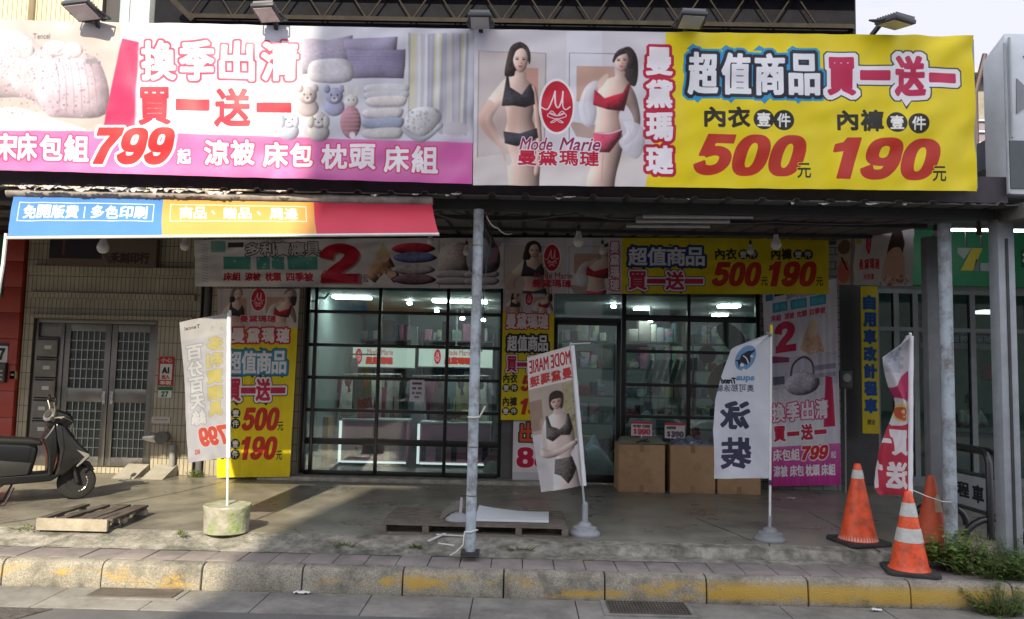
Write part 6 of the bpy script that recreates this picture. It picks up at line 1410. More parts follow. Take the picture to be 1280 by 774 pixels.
# ================================================================== scooter at the left
sc = thing('scooter', 'black motor scooter parked on its stand by the steel door', 'scooter', (0, 0, 0))
sblk = M('scooter_black', (.007, .007, .007), .34, var=.3, spec=.5, coat=.15); sgry = M('scooter_grey', (.016, .0155, .015), .3, var=.2, spec=.5, coat=.25); styre = M('tyre_rubber', (.018, .018, .018), .85, bump=.3, bscale=60); ssil = M('scooter_silver', (.45, .43, .38), .28, metal=.6); seatm = M('seat_vinyl', (.016, .015, .015), .5); sdk = M('scooter_matt', (.012, .012, .012), .6)
def wheel(x, name):
    w_ = MB().lathe([(.115, -.045), (.16, -.05), (.19, -.042), (.205, -.02), (.208, 0), (.205, .02), (.19, .042), (.16, .05), (.115, .045)], (x, 0, .208), 36, (0, 1, 0)).build(name, styre, sc, smooth=True)
    b = MB().lathe([(.02, -.05), (.03, -.05), (.03, .05), (.02, .05)], (x, 0, .208), 14, (0, 1, 0))
    for k in range(5):
        an = 2*math.pi*k/5; b.bar((x, 0, .208), (x+.115*math.cos(an), 0, .208+.115*math.sin(an)), .022, .035, (0, 1, 0))
    b.lathe([(.098, -.042), (.118, -.047), (.118, .047), (.098, .042)], (x, 0, .208), 36, (0, 1, 0)).build('rim', sdk, w_, smooth=True)
    b = MB()
    for k in range(7):
        a0 = math.radians(-80+k*17); b.tube([(x+.112*math.cos(a0), -.0485, .208+.112*math.sin(a0)), (x+.112*math.cos(a0+.2), -.0485, .208+.112*math.sin(a0+.2))], .007, 6)
    b.build('rim_glints', ssil, w_)
wheel(.62, 'front_wheel'); wheel(-.64, 'rear_wheel')
def slab(poly, wd, name, mat, bev=.03, taper=None):
    b = MB(); b.prism(poly, -wd/2, wd/2, 'xz'); return b.build(name, mat, sc, bevel=bev, seg=3)
slab([(.345, .93), (.45, .90), (.60, .68), (.735, .545), (.72, .47), (.60, .44), (.53, .36), (.46, .30), (.36, .30), (.40, .45), (.40, .60), (.33, .80)], .30, 'leg_shield', sgry, .05)
slab([(.30, .84), (.345, .925), (.39, .60), (.35, .32), (.30, .30), (.29, .55), (.235, .74)], .34, 'inner_shield', sblk, .025)
slab([(.44, .31), (.34, .245), (-.16, .23), (-.20, .33), (.30, .345)], .30, 'floorboard', sblk, .02)
slab([(.14, .32), (.18, .50), (.20, .66), (.08, .70), (-.40, .74), (-.90, .76), (-1.02, .68), (-.92, .58), (-.62, .46), (-.42, .36), (-.2, .30)], .30, 'body_cover', sblk, .05)
slab([(.24, .655), (.23, .715), (.12, .745), (-.30, .775), (-.78, .835), (-.88, .80), (-.80, .745), (-.3, .70)], .27, 'seat', seatm, .03)
MB().prism([(-.30, .62), (-.55, .66), (-.98, .70), (-.98, .66), (-.60, .60)], -.155, -.148).build('side_decal', M('decal_silver', (.42, .41, .38), .35), sc)
MB().prism([(.10, .34), (.13, .47), (-.10, .50), (-.46, .56), (-.66, .50), (-.44, .40), (-.2, .33)], -.162, -.150).build('lower_side_panel', M('panel_matt', (.03, .029, .028), .5), sc, bevel=.004)
MB().tube([(-.50, -.13, .78), (-.62, -.16, .82), (-.90, -.14, .84), (-1.0, 0, .83), (-.90, .14, .84), (-.62, .16, .82), (-.50, .13, .78)], .013, 8).build('grab_rail', sdk, sc, smooth=True)
MB().tube([(-.52, -.153, .575), (-.44, -.154, .59), (-.36, -.154, .575), (-.30, -.154, .58)], .012, 6).build('badge', M('badge_white', (.6, .6, .58), .4), sc)
slab([(.47, .33), (.60, .47), (.74, .44), (.80, .34), (.76, .33), (.68, .41), (.60, .42), (.50, .32)], .13, 'front_mudguard', sblk, .012)
MB().tube([(.50, -.07, .66), (.62, -.075, .21)], .024, 10).tube([(.50, .07, .66), (.62, .075, .21)], .024, 10).build('fork', sdk, sc, smooth=True)
slab([(-.16, .30), (-.30, .40), (-.62, .34), (-.74, .22), (-.52, .14), (-.30, .16)], .22, 'engine', sdk, .03)
MB().lathe([(.02, 0), (.075, .0), (.085, .02), (.07, .05), (.02, .055)], (-.36, -.10, .31), 20, (0, -1, 0)).build('air_cleaner', ssil, sc, smooth=True)
MB().tube([(-.35, -.13, .19), (-.60, -.16, .22), (-.95, -.17, .30)], [.03, .06, .055], 14).build('muffler', sdk, sc, smooth=True)
MB().tube([(-.22, -.13, .20), (-.26, -.15, .02), (-.10, -.15, .015), (-.02, -.14, .2)], .012, 8).tube([(-.22, .13, .20), (-.26, .15, .02), (-.10, .15, .015), (-.02, .14, .2)], .012, 8).bar((-.24, -.15, .10), (-.24, .15, .10), .02).build('centre_stand', sdk, sc, smooth=True)
hb_ = slab([(.26, .86), (.27, 1.01), (.36, 1.07), (.50, 1.02), (.55, .92), (.44, .84)], .26, 'handlebar_cowl', sblk, .03)
MB().tube([(.30, -.34, .97), (.31, -.2, .985), (.33, 0, .99), (.31, .2, .985), (.30, .34, .97)], .015, 10).build('handlebar', sdk, sc, smooth=True)
for s in (-1, 1):
    MB().tube([(.30, s*.24, .975), (.30, s*.36, .965)], .021, 10).build('grip', styre, sc, smooth=True)
    m_ = MB().lathe([(.002, 0), (.05, .004), (.056, .012), (.05, .025), (.02, .03)], (.30, s*.33, 1.18), 18, (1, 0, .1)).build('mirror', sblk, sc, smooth=True)
    MB().tube([(.31, s*.22, .98), (.32, s*.28, 1.08), (.30, s*.33, 1.16)], .008, 8).build('mirror_stalk', ssil, m_, smooth=True)
    MB().lathe([(.01, 0), (.04, .01), (.035, .03)], (.42, s*.10, .80), 12, (1, s*.3, .4)).build('indicator', M('indicator_white', (.55, .5, .42), .2), sc, smooth=True)
MB().lathe([(.015, -.02), (.075, -.015), (.085, .01), (.08, .03), (.06, .04)], (.30, -.10, 1.0), 22, (-.75, -.55, .45)).build('dial', M('dial_silver', (.16, .155, .145), .3, metal=.5), sc, smooth=True)
MB().lathe([(.002, .0), (.045, .002), (.045, .004)], (.266, -.125, 1.02), 18, (-.75, -.55, .45)).build('dial_glass', M('dial_dark', (.05, .05, .05), .15), sc, smooth=True)
MB().prism([(.58, .60), (.71, .545), (.72, .52), (.60, .40), (.585, .41), (.67, .51)], -.158, -.151).build('shield_trim', ssil, sc)
MB().tube([(.30, -.2, .985), (.42, -.24, .99), (.52, -.12, .93), (.56, -.05, .75)], .006, 6).tube([(.30, .2, .985), (.43, .2, 1.0), (.53, .1, .93), (.56, .05, .75)], .006, 6).tube([(.31, -.27, .98), (.36, -.33, .99), (.38, -.40, .985)], .007, 6).tube([(.31, .27, .98), (.36, .33, .99), (.38, .40, .985)], .007, 6).build('cables_and_levers', ssil, sc, smooth=True)
MB().tube([(.12, -.154, .64), (.10, -.156, .52), (.02, -.155, .38), (-.2, -.154, .34)], .004, 5).tube([(-.35, -.154, .70), (-.40, -.156, .58), (-.62, -.156, .50)], .004, 5).tube([(.42, -.153, .86), (.45, -.155, .62), (.42, -.154, .40)], .004, 5).build('panel_gap', M('gap_black', (.002, .002, .002), .9), sc)
MB().lathe([(.02, 0), (.06, .0), (.065, .02), (.05, .035), (.01, .04)], (-.17, -.105, .265), 18, (0, -1, 0)).build('crank_cover', M('cover_grey', (.10, .10, .095), .4, metal=.5), sc, smooth=True)
MB().prism([(-.45, .24), (-.92, .33), (-.93, .37), (-.46, .29)], -.245, -.228).build('heat_shield', M('shield_grey', (.2, .2, .19), .35, metal=.7), sc)
MB().prism([(.50, .66), (.60, .60), (.63, .62), (.52, .70)], -.12, .12).build('headlight', M('lens_grey', (.3, .3, .3), .12), sc, bevel=.01)
MB().tube([(-.64, -.075, .208), (-.30, -.09, .24)], .03, 8).tube([(-.60, -.10, .26), (-.52, -.12, .56)], .024, 8).build('swing_arm', sdk, sc, smooth=True)
MB().box(-1.03, -1.0, -.07, .07, .60, .67).build('tail_light', M('tail_red', (.4, .01, .01), .2), sc, bevel=.008)
MB().prism([(-.66, .44), (-.98, .40), (-.99, .44), (-.66, .47)], -.07, .07).build('rear_mudguard', sdk, sc)
pf, prr = gr(94, 624), gr(-13, 645)
hd = math.atan2(pf.y-prr.y, pf.x-prr.x); hd = R(37); 
sc.scale = (.97,)*3; sc.rotation_euler = (0, 0, hd); sc.location = (pf.x-.60*math.cos(hd), pf.y-.60*math.sin(hd), 0)

# ================================================================== black tubular barrier with a plate at the right
bk = M('barrier_black', (.022, .023, .026), .35, coat=.2)
u0, u1 = at(1196, 640, 8.5), at(1247, 660, 7.75)
ba = thing('barrier', 'black tubular barrier with a white lettered plate, among the weeds at the right', 'barrier', ((u0.x+u1.x)/2, 8.1, 0))
BV0 = Vector((at(1180, 600, 8.6).x, 8.6, 0)); BV1 = Vector((at(1243, 600, 7.75).x, 7.75, 0)); dd = (BV1-BV0); nn = Vector((-dd.y, dd.x, 0)).normalized()
zt = at(1243, 566, 7.75).z; P3 = lambda u, z, o=0: BV0+dd*u+nn*o+Vector((0, 0, z))
for o in (-.05, .05):
    MB().tube([P3(-.2, .02, o), P3(-.2, zt-.1, o), P3(-.17, zt-.02, o), P3(-.1, zt, o), P3(.86, zt, o), P3(.95, zt-.02, o), P3(1, zt-.10, o), P3(1, .02, o)], .034, 12).build('tube_frame', bk, ba, smooth=True)
for u in (-.12, .97):
    q = [P3(u, .0)+Vector((.30*math.cos(t), .12*math.sin(t)*0, .24*math.sin(t))) for t in np.linspace(math.pi, 0, 12)]
    MB().tube(q, .034, 12).build('foot', bk, ba, smooth=True)
z0, z1 = at(1231, 640, 7.8).z, at(1231, 601, 7.8).z
cvp = art_simple(60, 34, 6, (196, 204, 206), [('t', '計', (8, 8, 22, 26), (40, 44, 52), .7), ('t', '程', (24, 8, 38, 26), (40, 44, 52), .7), ('t', '車', (41, 8, 54, 28), (40, 44, 52), .7)])
PA, PB = P3(-.12, 0, .0), P3(.93, 0, .0)
b = MB(); b.hexa([PA+nn*-.012+Vector((0, 0, z0)), PB+nn*-.012+Vector((0, 0, z0)), PB+nn*.012+Vector((0, 0, z0)), PA+nn*.012+Vector((0, 0, z0)), PA+nn*-.012+Vector((0, 0, z1)), PB+nn*-.012+Vector((0, 0, z1)), PB+nn*.012+Vector((0, 0, z1)), PA+nn*.012+Vector((0, 0, z1))])
L_ = (PB-PA).length
b.build('plate', printm('barrier_print', cvp, .5), ba, uvf=lambda co, i: ((co-PA).dot((PB-PA).normalized())/L_, (co.z-z0)/(z1-z0)))
for z in (z0-.03, z1+.03): MB().tube([P3(-.2, z), P3(1, z)], .02, 8).build('rail', bk, ba, smooth=True)

# ================================================================== drains, litter, manhole
irn = M('grate_iron', (.11, .095, .08), .6, metal=.3, var=.4); pit_shade = M('pit_shade_black', (.008, .008, .008), .9)
def drain(px0, py0, px1, py1, kind, label):
    a, c2 = gr((px0+px1)/2, py0, ZG), gr((px0+px1)/2, py1, ZG); x0 = gr(px0, (py0+py1)/2, ZG).x; x1 = gr(px1, (py0+py1)/2, ZG).x; y1, y0 = min(a.y, 6.50), max(c2.y, 6.06)
    t_ = thing('drain_grate', label, 'drain', ((x0+x1)/2, y0, ZG)); z = ZG+.004
    MB().box(x0, x1, y0, y1, z, z+.003).build('pit_shade', pit_shade, t_); b = MB()  # flat black sheet stands in for the shade below the bars, no hollow
    nb = 6 if kind else 5
    for k in range(nb+1): y = lp(y0, y1, k/nb); b.box(x0, x1, y-(.007 if kind else .013), y+(.007 if kind else .013), z+.004, z+.016)
    MB().box(x0-.05, x1+.05, y0-.05, y0-.008, ZG-.02, z+.006).box(x0-.05, x1+.05, y1+.008, y1+.04, ZG-.02, z+.006).box(x0-.05, x0-.006, y0-.008, y1+.008, ZG-.02, z+.006).box(x1+.006, x1+.05, y0-.008, y1+.008, ZG-.02, z+.006).build('surround', gutterm, t_)
    n = 24 if kind else 9
    for k in range(n+1): x = lp(x0, x1, k/n); b.box(x-.005, x+.005, y0, y1, z+.0045, z+(.0175 if kind else .009))
    b.build('bars', irn, t_)
drain(122, 731, 230, 748, 0, 'rusty drain grate in the sunlit gutter')
drain(760, 750, 856, 769, 1, 'black square-meshed drain grate in the shaded gutter')
p0, p1 = gr(-40, 765, ZG), gr(56, 762, ZG)
tag(MB().prism([(p0.x, 5.60), (p1.x-.15, 5.60), (p1.x+.05, 5.985), (p0.x, 5.99)], ZG-.004+.002, ZG+.004, 'xy').build('manhole_cover', M('manhole_iron', (.10, .09, .08), .7, metal=.3, var=.5, scale=26, bump=.8, bscale=60)), 'rectangular manhole cover at the lower left road edge', 'manhole cover')
wl = M('litter_white', (.66, .66, .65), .7)
def scrap(px, py, z, s, label, seed):
    p = gr(px, py, z); rg2 = random.Random(seed)
    b = MB().grid(lambda u, v: (p.x+s*(u-.5)*(1+.3*math.sin(v*5)), p.y+s*.7*(v-.5), z+.012+.02*abs(nz1(u*3+seed, v*3))), 6, 5)
    return tag(b.build('litter', wl, smooth=True), label, 'litter')
scrap(378, 742, ZG, .12, 'crumpled white paper in the gutter below the kerb', 1)
scrap(333, 737, ZG, .05, 'tiny white scrap at the kerb foot left of the crumpled paper', 2)
scrap(988, 624, 0, .09, 'small white crumpled paper on the floor near the pink banner', 3)
scrap(1095, 764, ZG, .07, 'small white scrap in the gutter below the striped cone', 4)
scrap(1206, 759, ZG, .10, 'white scrap in the gutter beside the kerb weeds', 6)
scrap(1232, 760, ZG, .12, 'pale scrap in the gutter at the right end, under the weeds', 7)
scrap(729, 747, ZG, .05, 'white scrap in the gutter left of the square-meshed drain', 8)
b = MB(); 
for (xa_, ya_), (xb_, yb_), w_ in (((536, 678), (556, 669), .03), ((546, 669), (580, 672), .025), ((548, 681), (568, 684), .012)):
    a, c2 = gr(xa_, ya_, .0), gr(xb_, yb_, .0); a.z = c2.z = .004; a.y = min(a.y, 7.5); b.bar(a+Vector((0, 0, .01)), c2+Vector((0, 0, .012)), w_, .008)
tag(b.build('plastic_strips', wl), 'white plastic strips lying in front of the weathered pallet', 'litter')

# ================================================================== weeds
leafm = M('weed_green', (.065, .125, .022), .55, var=.4, scale=7); leaf2 = M('weed_bright', (.12, .20, .03), .55, var=.3, scale=7); grassm = M('weed_grass', (.10, .15, .035), .6, var=.35, scale=7); drym = M('dry_stalk', (.28, .22, .12), .8, var=.2)
def weed(px, py, z, wd, ht, n, label, mat, seed, leaf=.05, grassy=False, p=None, dep=None):
    p = p or gr(px, py, z); rg2 = random.Random(seed); b = MB(); st = MB()
    t_ = thing('weed', label, 'plant', p)
    for s in range(n):
        an = rg2.uniform(0, 2*math.pi); r = wd*math.sqrt(rg2.random()); base = p+Vector((r*math.cos(an)*.55, r*math.sin(an)*.45*(dep or 1), 0)); h = ht*rg2.uniform(.45, 1)*(1-.35*r/wd)
        lean = Vector((math.cos(an)*r*.7, math.sin(an)*r*.5, 0)); tip = base+lean+Vector((rg2.uniform(-.04, .04), rg2.uniform(-.04, .04), h))
        if not grassy or s % 4 == 0: st.tube([base, base.lerp(tip, .5)+Vector((0, 0, .02)), tip], [.004, .003, .0015], 4, False)
        m = 1 if grassy else max(4, int(h/.028))
        for k in range(m):
            u = (k+.6)/m; c_ = base.lerp(tip, u); a2 = rg2.uniform(0, 2*math.pi); l = leaf*rg2.uniform(.6, 1.3)*(1.15-.5*u)
            if grassy: c_ = base; d = (tip-base).normalized()*h; l2 = None
            else: d = Vector((math.cos(a2), math.sin(a2), rg2.uniform(-.15, .6)))*l
            q = d.cross(Vector((0, 0, 1)))
            q = (q.normalized() if q.length > 1e-5 else Vector((1, 0, 0)))*(l*.28 if not grassy else .006+.004*rg2.random())
            k0 = len(b.v); dr = Vector((0, 0, -l*.25)) if not grassy else Vector((d.x*.4, d.y*.4, -h*.12))
            b.v += [tuple(c_), tuple(c_+d*.35+q), tuple(c_+d*.35-q), tuple(c_+d*.72+q*.8+dr*.4), tuple(c_+d*.72-q*.8+dr*.4), tuple(c_+d+dr)]
            b.f += [(k0, k0+1, k0+2), (k0+1, k0+3, k0+4, k0+2), (k0+3, k0+5, k0+4)]
    b.build('leaves', mat, t_); 
    if st.v: st.build('stem', M('weed_stem', (.13, .14, .05), .7), t_)
    return t_
weed(1188, 704, 0, .26, .40, 44, 'broad-leaved weed at the foot of the round steel post', leaf2, 1, .09, p=Vector((at(1186, 700, 7.02).x, 7.02, -.03)))
weed(1232, 712, 0, .44, .32, 90, 'bushy dark green weed on the pavement between the two right posts', leafm, 2, .06, p=Vector((at(1233, 712, 6.9).x, 6.9, ZT)))
weed(1275, 712, 0, .36, .44, 90, 'tall dark weed at the right edge before the grey square post', leafm, 3, .06, p=Vector((at(1276, 712, 6.85).x, 6.85, ZT)))
weed(1210, 700, 0, .34, .36, 14, 'dry straw-coloured stalks among the weeds at the right posts', drym, 15, .035, p=Vector((at(1214, 700, 6.95).x, 6.95, ZT)))
weed(1200, 708, 0, .22, .30, 26, 'second broad-leaved weed, right of the round steel post', leaf2, 14, .085, p=Vector((at(1206, 700, 6.95).x, 6.95, ZT)))
weed(1248, 752, 0, .26, .30, 90, 'small weed clump growing out of the gutter against the kerb', leafm, 4, .045, p=Vector((at(1248, 750, 6.50).x, 6.50, ZG)))
weed(1232, 660, 0, .22, .22, 18, 'sparse thin weed inside the foot of the black barrier', grassm, 5, .04, p=Vector((at(1228, 680, 7.6).x, 7.6, 0)))
weed(30, 664, 0, .30, .06, 60, 'low patch of bright grass at the far left front of the floor', leaf2, 6, .03, True, p=Vector((gr(16, 668).x, 7.42, -.01)), dep=.5)
weed(226, 669, 0, .05, .07, 9, 'tiny sunlit weed between the left pallet and the concrete pot', leaf2, 7, .035)
weed(246, 596, 0, .14, .13, 26, 'weed at the wall foot behind the sunlit flag', leaf2, 8, .05, p=Vector((at(244, 598, FY-.15).x, FY-.15, 0)))
for i, (px, w_, lab) in enumerate(((430, .16, 'thin tuft of grass on the broken floor edge left of the weathered pallet'), (650, .22, 'low green tuft on the floor edge below the white foam board'), (520, .1, 'small tuft on the floor edge at the weathered pallet corner'))):
    weed(px, 690, 0, w_, .045, 40, lab, grassm, 20+i, .03, True, p=Vector((at(px, 690, 7.2).x, 7.2, -.045)), dep=.4)
so_ = MB().grid(lambda u, v: (lambda x, y: (x, y, .001+.07*max(0, math.sin(math.pi*u))*max(0, math.sin(math.pi*v))*(.8+.5*nz1(x*6, y*6))+.004))(lp(at(1186, 690, 7.3).x, at(1300, 690, 7.3).x, u), lp(7.1, 8.1, v)), 24, 16).build('soil_patch', M('sandy_soil', (.27, .235, .18), .95, var=.3, scale=12, bump=.6), smooth=True); struct(so_, 'stuff')

# ================================================================== inside the shop
whitelit = emit('lamp_white', (.95, 1, .98), 12); spotlit = emit('spot_white', (.95, 1, .97), 22)
def lampbox(px, py, Y, w_, label, strength=None, d=.25, group='ceiling lamps inside the shop'):
    d_ = ray(px, py); Yc = (CZ-.03-EYE.z)/d_.z*d_.y; p = at(px, py, Yc if 11.6 < Yc < 15.2 else Y); t_ = thing('ceiling_lamp', label, 'lamp', p, group)
    MB().box(p.x-w_/2, p.x+w_/2, p.y-d/2, p.y+d/2, p.z-.02, p.z+.02).build('diffuser', whitelit, t_, bevel=.01)
    MB().box(p.x-w_/2-.02, p.x+w_/2+.02, p.y-d/2-.02, p.y+d/2+.02, p.z+.021, p.z+.028).box(p.x-.02, p.x+.02, p.y-.02, p.y+.02, p.z+.028, max(CZ, p.z+.03)).build('housing', fl_fin, t_)
def spot(px, py, Y, label, r=.045):
    d_ = ray(px, py); Yc = (CZ-.05-EYE.z)/d_.z*d_.y; p = at(px, py, Yc if 11.6 < Yc < 15.2 else Y); t_ = thing('spot_lamp', label, 'lamp', p, 'spot lamps inside the shop')
    MB().lathe([(.003, -.03), (r*.8, -.025), (r, 0), (r*.8, .02), (.003, .03)], p, 14).build('bulb', spotlit, t_, smooth=True)
    MB().tube([p+Vector((0, 0, .025)), (p.x, p.y, max(CZ, p.z+.03))], .022, 8).build('stem', alum, t_)
for px, py, Y, lab in ((469, 366, 13.2, 'spot lamp at the top edge of the left window'), (512, 379, 13.0, 'brightest spot lamp above the lit red-oval sign'), (546, 389, 13.6, 'spot lamp just left of the third window bar'), (578, 398, 14.2, 'spot lamp just left of the pale blue post'), (604, 400, 14.2, 'spot lamp just right of the pale blue post'), (800, 372, 12.8, 'upper spot lamp in the first top pane right of the door')): spot(px, py, Y, lab)
spot(764, 374, 12.9, 'spot lamp at the right of the door transom'); spot(767, 383, 13.6, 'lower spot lamp of the door transom'); spot(813, 401, 13.2, 'spot lamp just under the thick bar of the right-hand window')
for px, py, Y, w_, lab in ((803, 386, 13.6, .28, 'bright square ceiling lamp over the right-hand window'), (911, 383, 13.4, .32, 'bright tilted ceiling lamp near the brick pier'), (900, 394, 14.6, .25, 'smaller ceiling lamp below the tilted one near the brick pier'), (575, 377, 12.6, .9, 'long ceiling lamp high in the left window'), (440, 372, 14.6, .6, 'faint ceiling lamp in the top left pane')): lampbox(px, py, Y, w_, lab)
# lit name signs over the racks
csign = art_simple(110, 24, 8, (206, 214, 204), [('o', (28, 12, 5, 9)), ('t', 'Mode Marie', (40, 3, 78, 10), (206, 120, 120), .2), ('t', '曼黛瑪璉', (38, 12, 78, 21), (206, 60, 50), .8)])
for px0, px1, py0, py1, lab in ((424, 519, 433, 459, 'left lit white shop sign with red oval inside the shop'), (523, 616, 434, 459, 'right lit white shop sign with red oval, partly behind the pale blue post')):
    x0, x1, z0, z1 = span(px0, py0, px1, py1, 14.4); t_ = thing('lit_sign', lab, 'sign', ((x0+x1)/2, 14.4, z0), 'lit name signs inside the shop')
    MB().box(x0, x1, 14.42, 14.6, z0, z1).box(x0-.02, x1+.02, 14.402, 14.6, z1, z1+.02).box(x0-.02, x1+.02, 14.402, 14.6, z0-.02, z0).build('box', alum, t_)
    flat('face', printm('lit_sign_print', csign, .4, emis=.34, dirt=.02), x0+.005, x1-.005, z0+.002, z1-.002, 14.405, t_, t=.01)
    MB().box((x0+x1)/2-.02, (x0+x1)/2+.02, 14.5, 14.54, z1+.02, CZ).build('hanger', alum, t_)
# clothes on rails
ORD = ('first', 'second', 'third', 'fourth', 'fifth', 'sixth', 'seventh', 'eighth', 'ninth', 'tenth', 'eleventh', 'twelfth', 'thirteenth', 'fourteenth', 'fifteenth', 'sixteenth')
colors = [(.30, .05, .06), (.55, .53, .48), (.42, .40, .22), (.03, .03, .035), (.14, .20, .22), (.36, .36, .38), (.02, .035, .09), (.30, .10, .16), (.20, .035, .04), (.10, .10, .12), (.34, .30, .28), (.16, .12, .12)]
gmats = [M('garment_%d' % i if False else 'garment_cloth', c_, .85, var=.25, scale=9) for i, c_ in enumerate(colors)]
cnames = ['dark red', 'off-white', 'olive', 'black', 'teal grey', 'pale grey', 'navy', 'plum', 'crimson', 'charcoal', 'beige', 'brown']
def garment(p, wd, ht, mat, label, seed, group):
    t_ = thing('garment', label, 'garment', p, group)
    poly = [(-.10, 0), (-.03, -.03), (.03, -.03), (.10, 0), (wd/2, -.06), (wd/2+.03, -.22), (wd/2-.03, -.24), (wd/2-.05, -.16), (wd/2-.03, -ht), (-wd/2+.03, -ht), (-wd/2+.05, -.16), (-wd/2+.03, -.24), (-wd/2-.03, -.22), (-wd/2, -.06)]
    if seed % 4 == 1: poly = [(-.07, 0), (-.05, -.10), (-.02, -.13), (.02, -.13), (.05, -.10), (.07, 0), (.10, -.02), (wd/2-.02, -.25), (wd/2+.06, -ht*1.35), (-wd/2-.06, -ht*1.35), (-wd/2+.02, -.25), (-.10, -.02)]
    if seed % 4 == 3: poly = [(-.11, 0), (.11, 0), (.12, -.2), (.13, -ht*1.2), (.03, -ht*1.2), (.005, -.28), (-.005, -.28), (-.03, -ht*1.2), (-.13, -ht*1.2), (-.12, -.2)]
    rr_ = random.Random(seed*31+int(p.x*100)); yy = rr_.uniform(-.5, .5)
    b = MB().prism([(p.x+a, p.z+c2) for a, c2 in poly], p.y-.03, p.y+.03); b.v = [(p.x+(x-p.x)*math.cos(yy)-(y-p.y)*math.sin(yy), p.y+(x-p.x)*math.sin(yy)+(y-p.y)*math.cos(yy), z) for x, y, z in b.v]; b.build('cloth', mat, t_, bevel=.012)
    MB().tube([(p.x-.09, p.y, p.z-.008), (p.x, p.y, p.z+.03), (p.x+.09, p.y, p.z-.008)], .006, 6).tube([(p.x, p.y, p.z+.03), (p.x, p.y, p.z+.075)], .004, 6).build('hanger', ssil, t_)
def rail(px0, px1, py, Y, zfeet, label):
    a, c2 = at(px0, py, Y), at(px1, py, Y); t_ = thing('clothes_rail', label, 'clothes rail', (a.x, Y, 0))
    MB().tube([a, c2], .014, 8).build('rail', ssil, t_, smooth=True)
    for x in (a.x, c2.x, (a.x+c2.x)/2): MB().tube([(x, Y, .02), (x, Y, a.z)], .014, 8).build('upright', ssil, t_, smooth=True)
    return a, c2
for (px0, px1, py, Y, lab, idx) in ((428, 502, 468, 13.3, 'chrome clothes rail under the left lit sign', (0, 1, 2, 3, 9)), (516, 612, 470, 13.2, 'chrome clothes rail under the right lit sign', (4, 5, 6, 7, 8, 11))):
    a, c2 = rail(px0, px1, py, Y, 0, lab)
    idx = idx+tuple((q*5+3) % 12 for q in idx)+((2, 10, 3) if px0 < 500 else (9, 1, 5))
    for k, i in enumerate(idx):
        u = (k+.5)/len(idx); garment(Vector((lp(a.x, c2.x, u), Y-.03-.05*(k % 2), a.z-.075)), .26, .5+.09*(k*7 % 4), gmats[i], '%s garment, %s from the left on the %s clothes rail inside the shop' % (cnames[i], ORD[k], 'left' if px0 < 500 else 'right'), k, 'garments on the rails inside the shop')
p0 = at(395, 470, 14.2); 
for k in range(4): garment(Vector((p0.x-.25+k*.3, 14.2, at(400, 447, 14.2).z)), .3, 1.0, gmats[(3, 9, 11, 10)[k]], '%s long garment on the rear wall at the far left of the shop' % cnames[(3, 9, 11, 10)[k]], k, 'long garments on the shop rear wall')
x0_ = at(385, 447, 14.2).x; tag(MB().tube([(x0_-.2, 14.2, at(400, 447, 14.2).z+.075), (x0_+1.3, 14.2, at(400, 447, 14.2).z+.075)], .014, 8).tube([(x0_-.2, 14.2, .02), (x0_-.2, 14.2, at(400, 447, 14.2).z+.075)], .014, 8).tube([(x0_+1.3, 14.2, .02), (x0_+1.3, 14.2, at(400, 447, 14.2).z+.075)], .014, 8).build('clothes_rail', ssil, smooth=True), 'rail with long garments at the far left of the shop', 'clothes rail')
# pink counters with striped fronts and white glowing edges
pinkm = M('counter_pink', (.56, .25, .36), .5, var=.08); whm = M('counter_white', (.62, .63, .62), .4); navym = M('counter_navy', (.05, .05, .10), .5); greym = M('counter_grey', (.30, .28, .30), .5); edg = emit('counter_strip', (.95, 1, 1), .5)
for px0, px1, py0, py1, lab, dk in ((427, 508, 527, 590, 'pink and white striped counter at the left of the shop interior', greym), (525, 612, 531, 592, 'pink and navy striped counter at the right of the shop interior', navym)):
    x0, x1, _, z1 = span(px0, py0, px1, py1, 12.6); t_ = thing('display_counter', lab, 'counter', ((x0+x1)/2, 12.6, 0))
    MB().box(x0, x1, 12.6, 13.0, .06, z1).build('body', pinkm, t_, bevel=.01); MB().box(x0-.02, x1+.02, 12.585, 13.02, z1, z1+.04).build('top', whm, t_, bevel=.008)
    n = 9; b = MB(); h2 = z1*.52
    for k in range(n):
        if k % 2 == 0: b.box(lp(x0, x1, (k+.05)/n), lp(x0, x1, (k+.75)/n), 12.585, 12.599, .10, h2)
    b.build('stripes', dk, t_)
    MB().box(x0-.05, x0-.012, 12.58, 12.62, .05, z1-.0).box(x0, x1, 12.58, 12.598, .045, .075).build('edge_strip', edg, t_)  # white frame edges with a faint emission of their own
    MB().box(x0+.05, x1-.05, 12.62, 12.98, .002, .058).build('plinth', slotm, t_)
def packm(name, seed, sc_):
    m = bpy.data.materials.new(name); m.use_nodes = True; t = m.node_tree; b_ = t.nodes['Principled BSDF']; b_.inputs['Roughness'].default_value = .35
    c = N(t, 'ShaderNodeTexCoord'); mp_ = N(t, 'ShaderNodeMapping'); mp_.inputs['Location'].default_value = (seed, seed*2, 0); mp_.inputs['Scale'].default_value = (1, 1, 1.6); t.links.new(c.outputs['Object'], mp_.inputs['Vector'])
    v = N(t, 'ShaderNodeTexVoronoi', distance='CHEBYCHEV'); v.inputs['Scale'].default_value = sc_; t.links.new(mp_.outputs['Vector'], v.inputs['Vector'])
    h = N(t, 'ShaderNodeHueSaturation'); h.inputs['Saturation'].default_value = .55; h.inputs['Value'].default_value = .62; t.links.new(v.outputs['Color'], h.inputs['Color']); t.links.new(h.outputs['Color'], b_.inputs['Base Color']); return m
packs = [packm('printed_packaging', k*3.7, 7+2*k) for k in range(3)]
rg = random.Random(12)
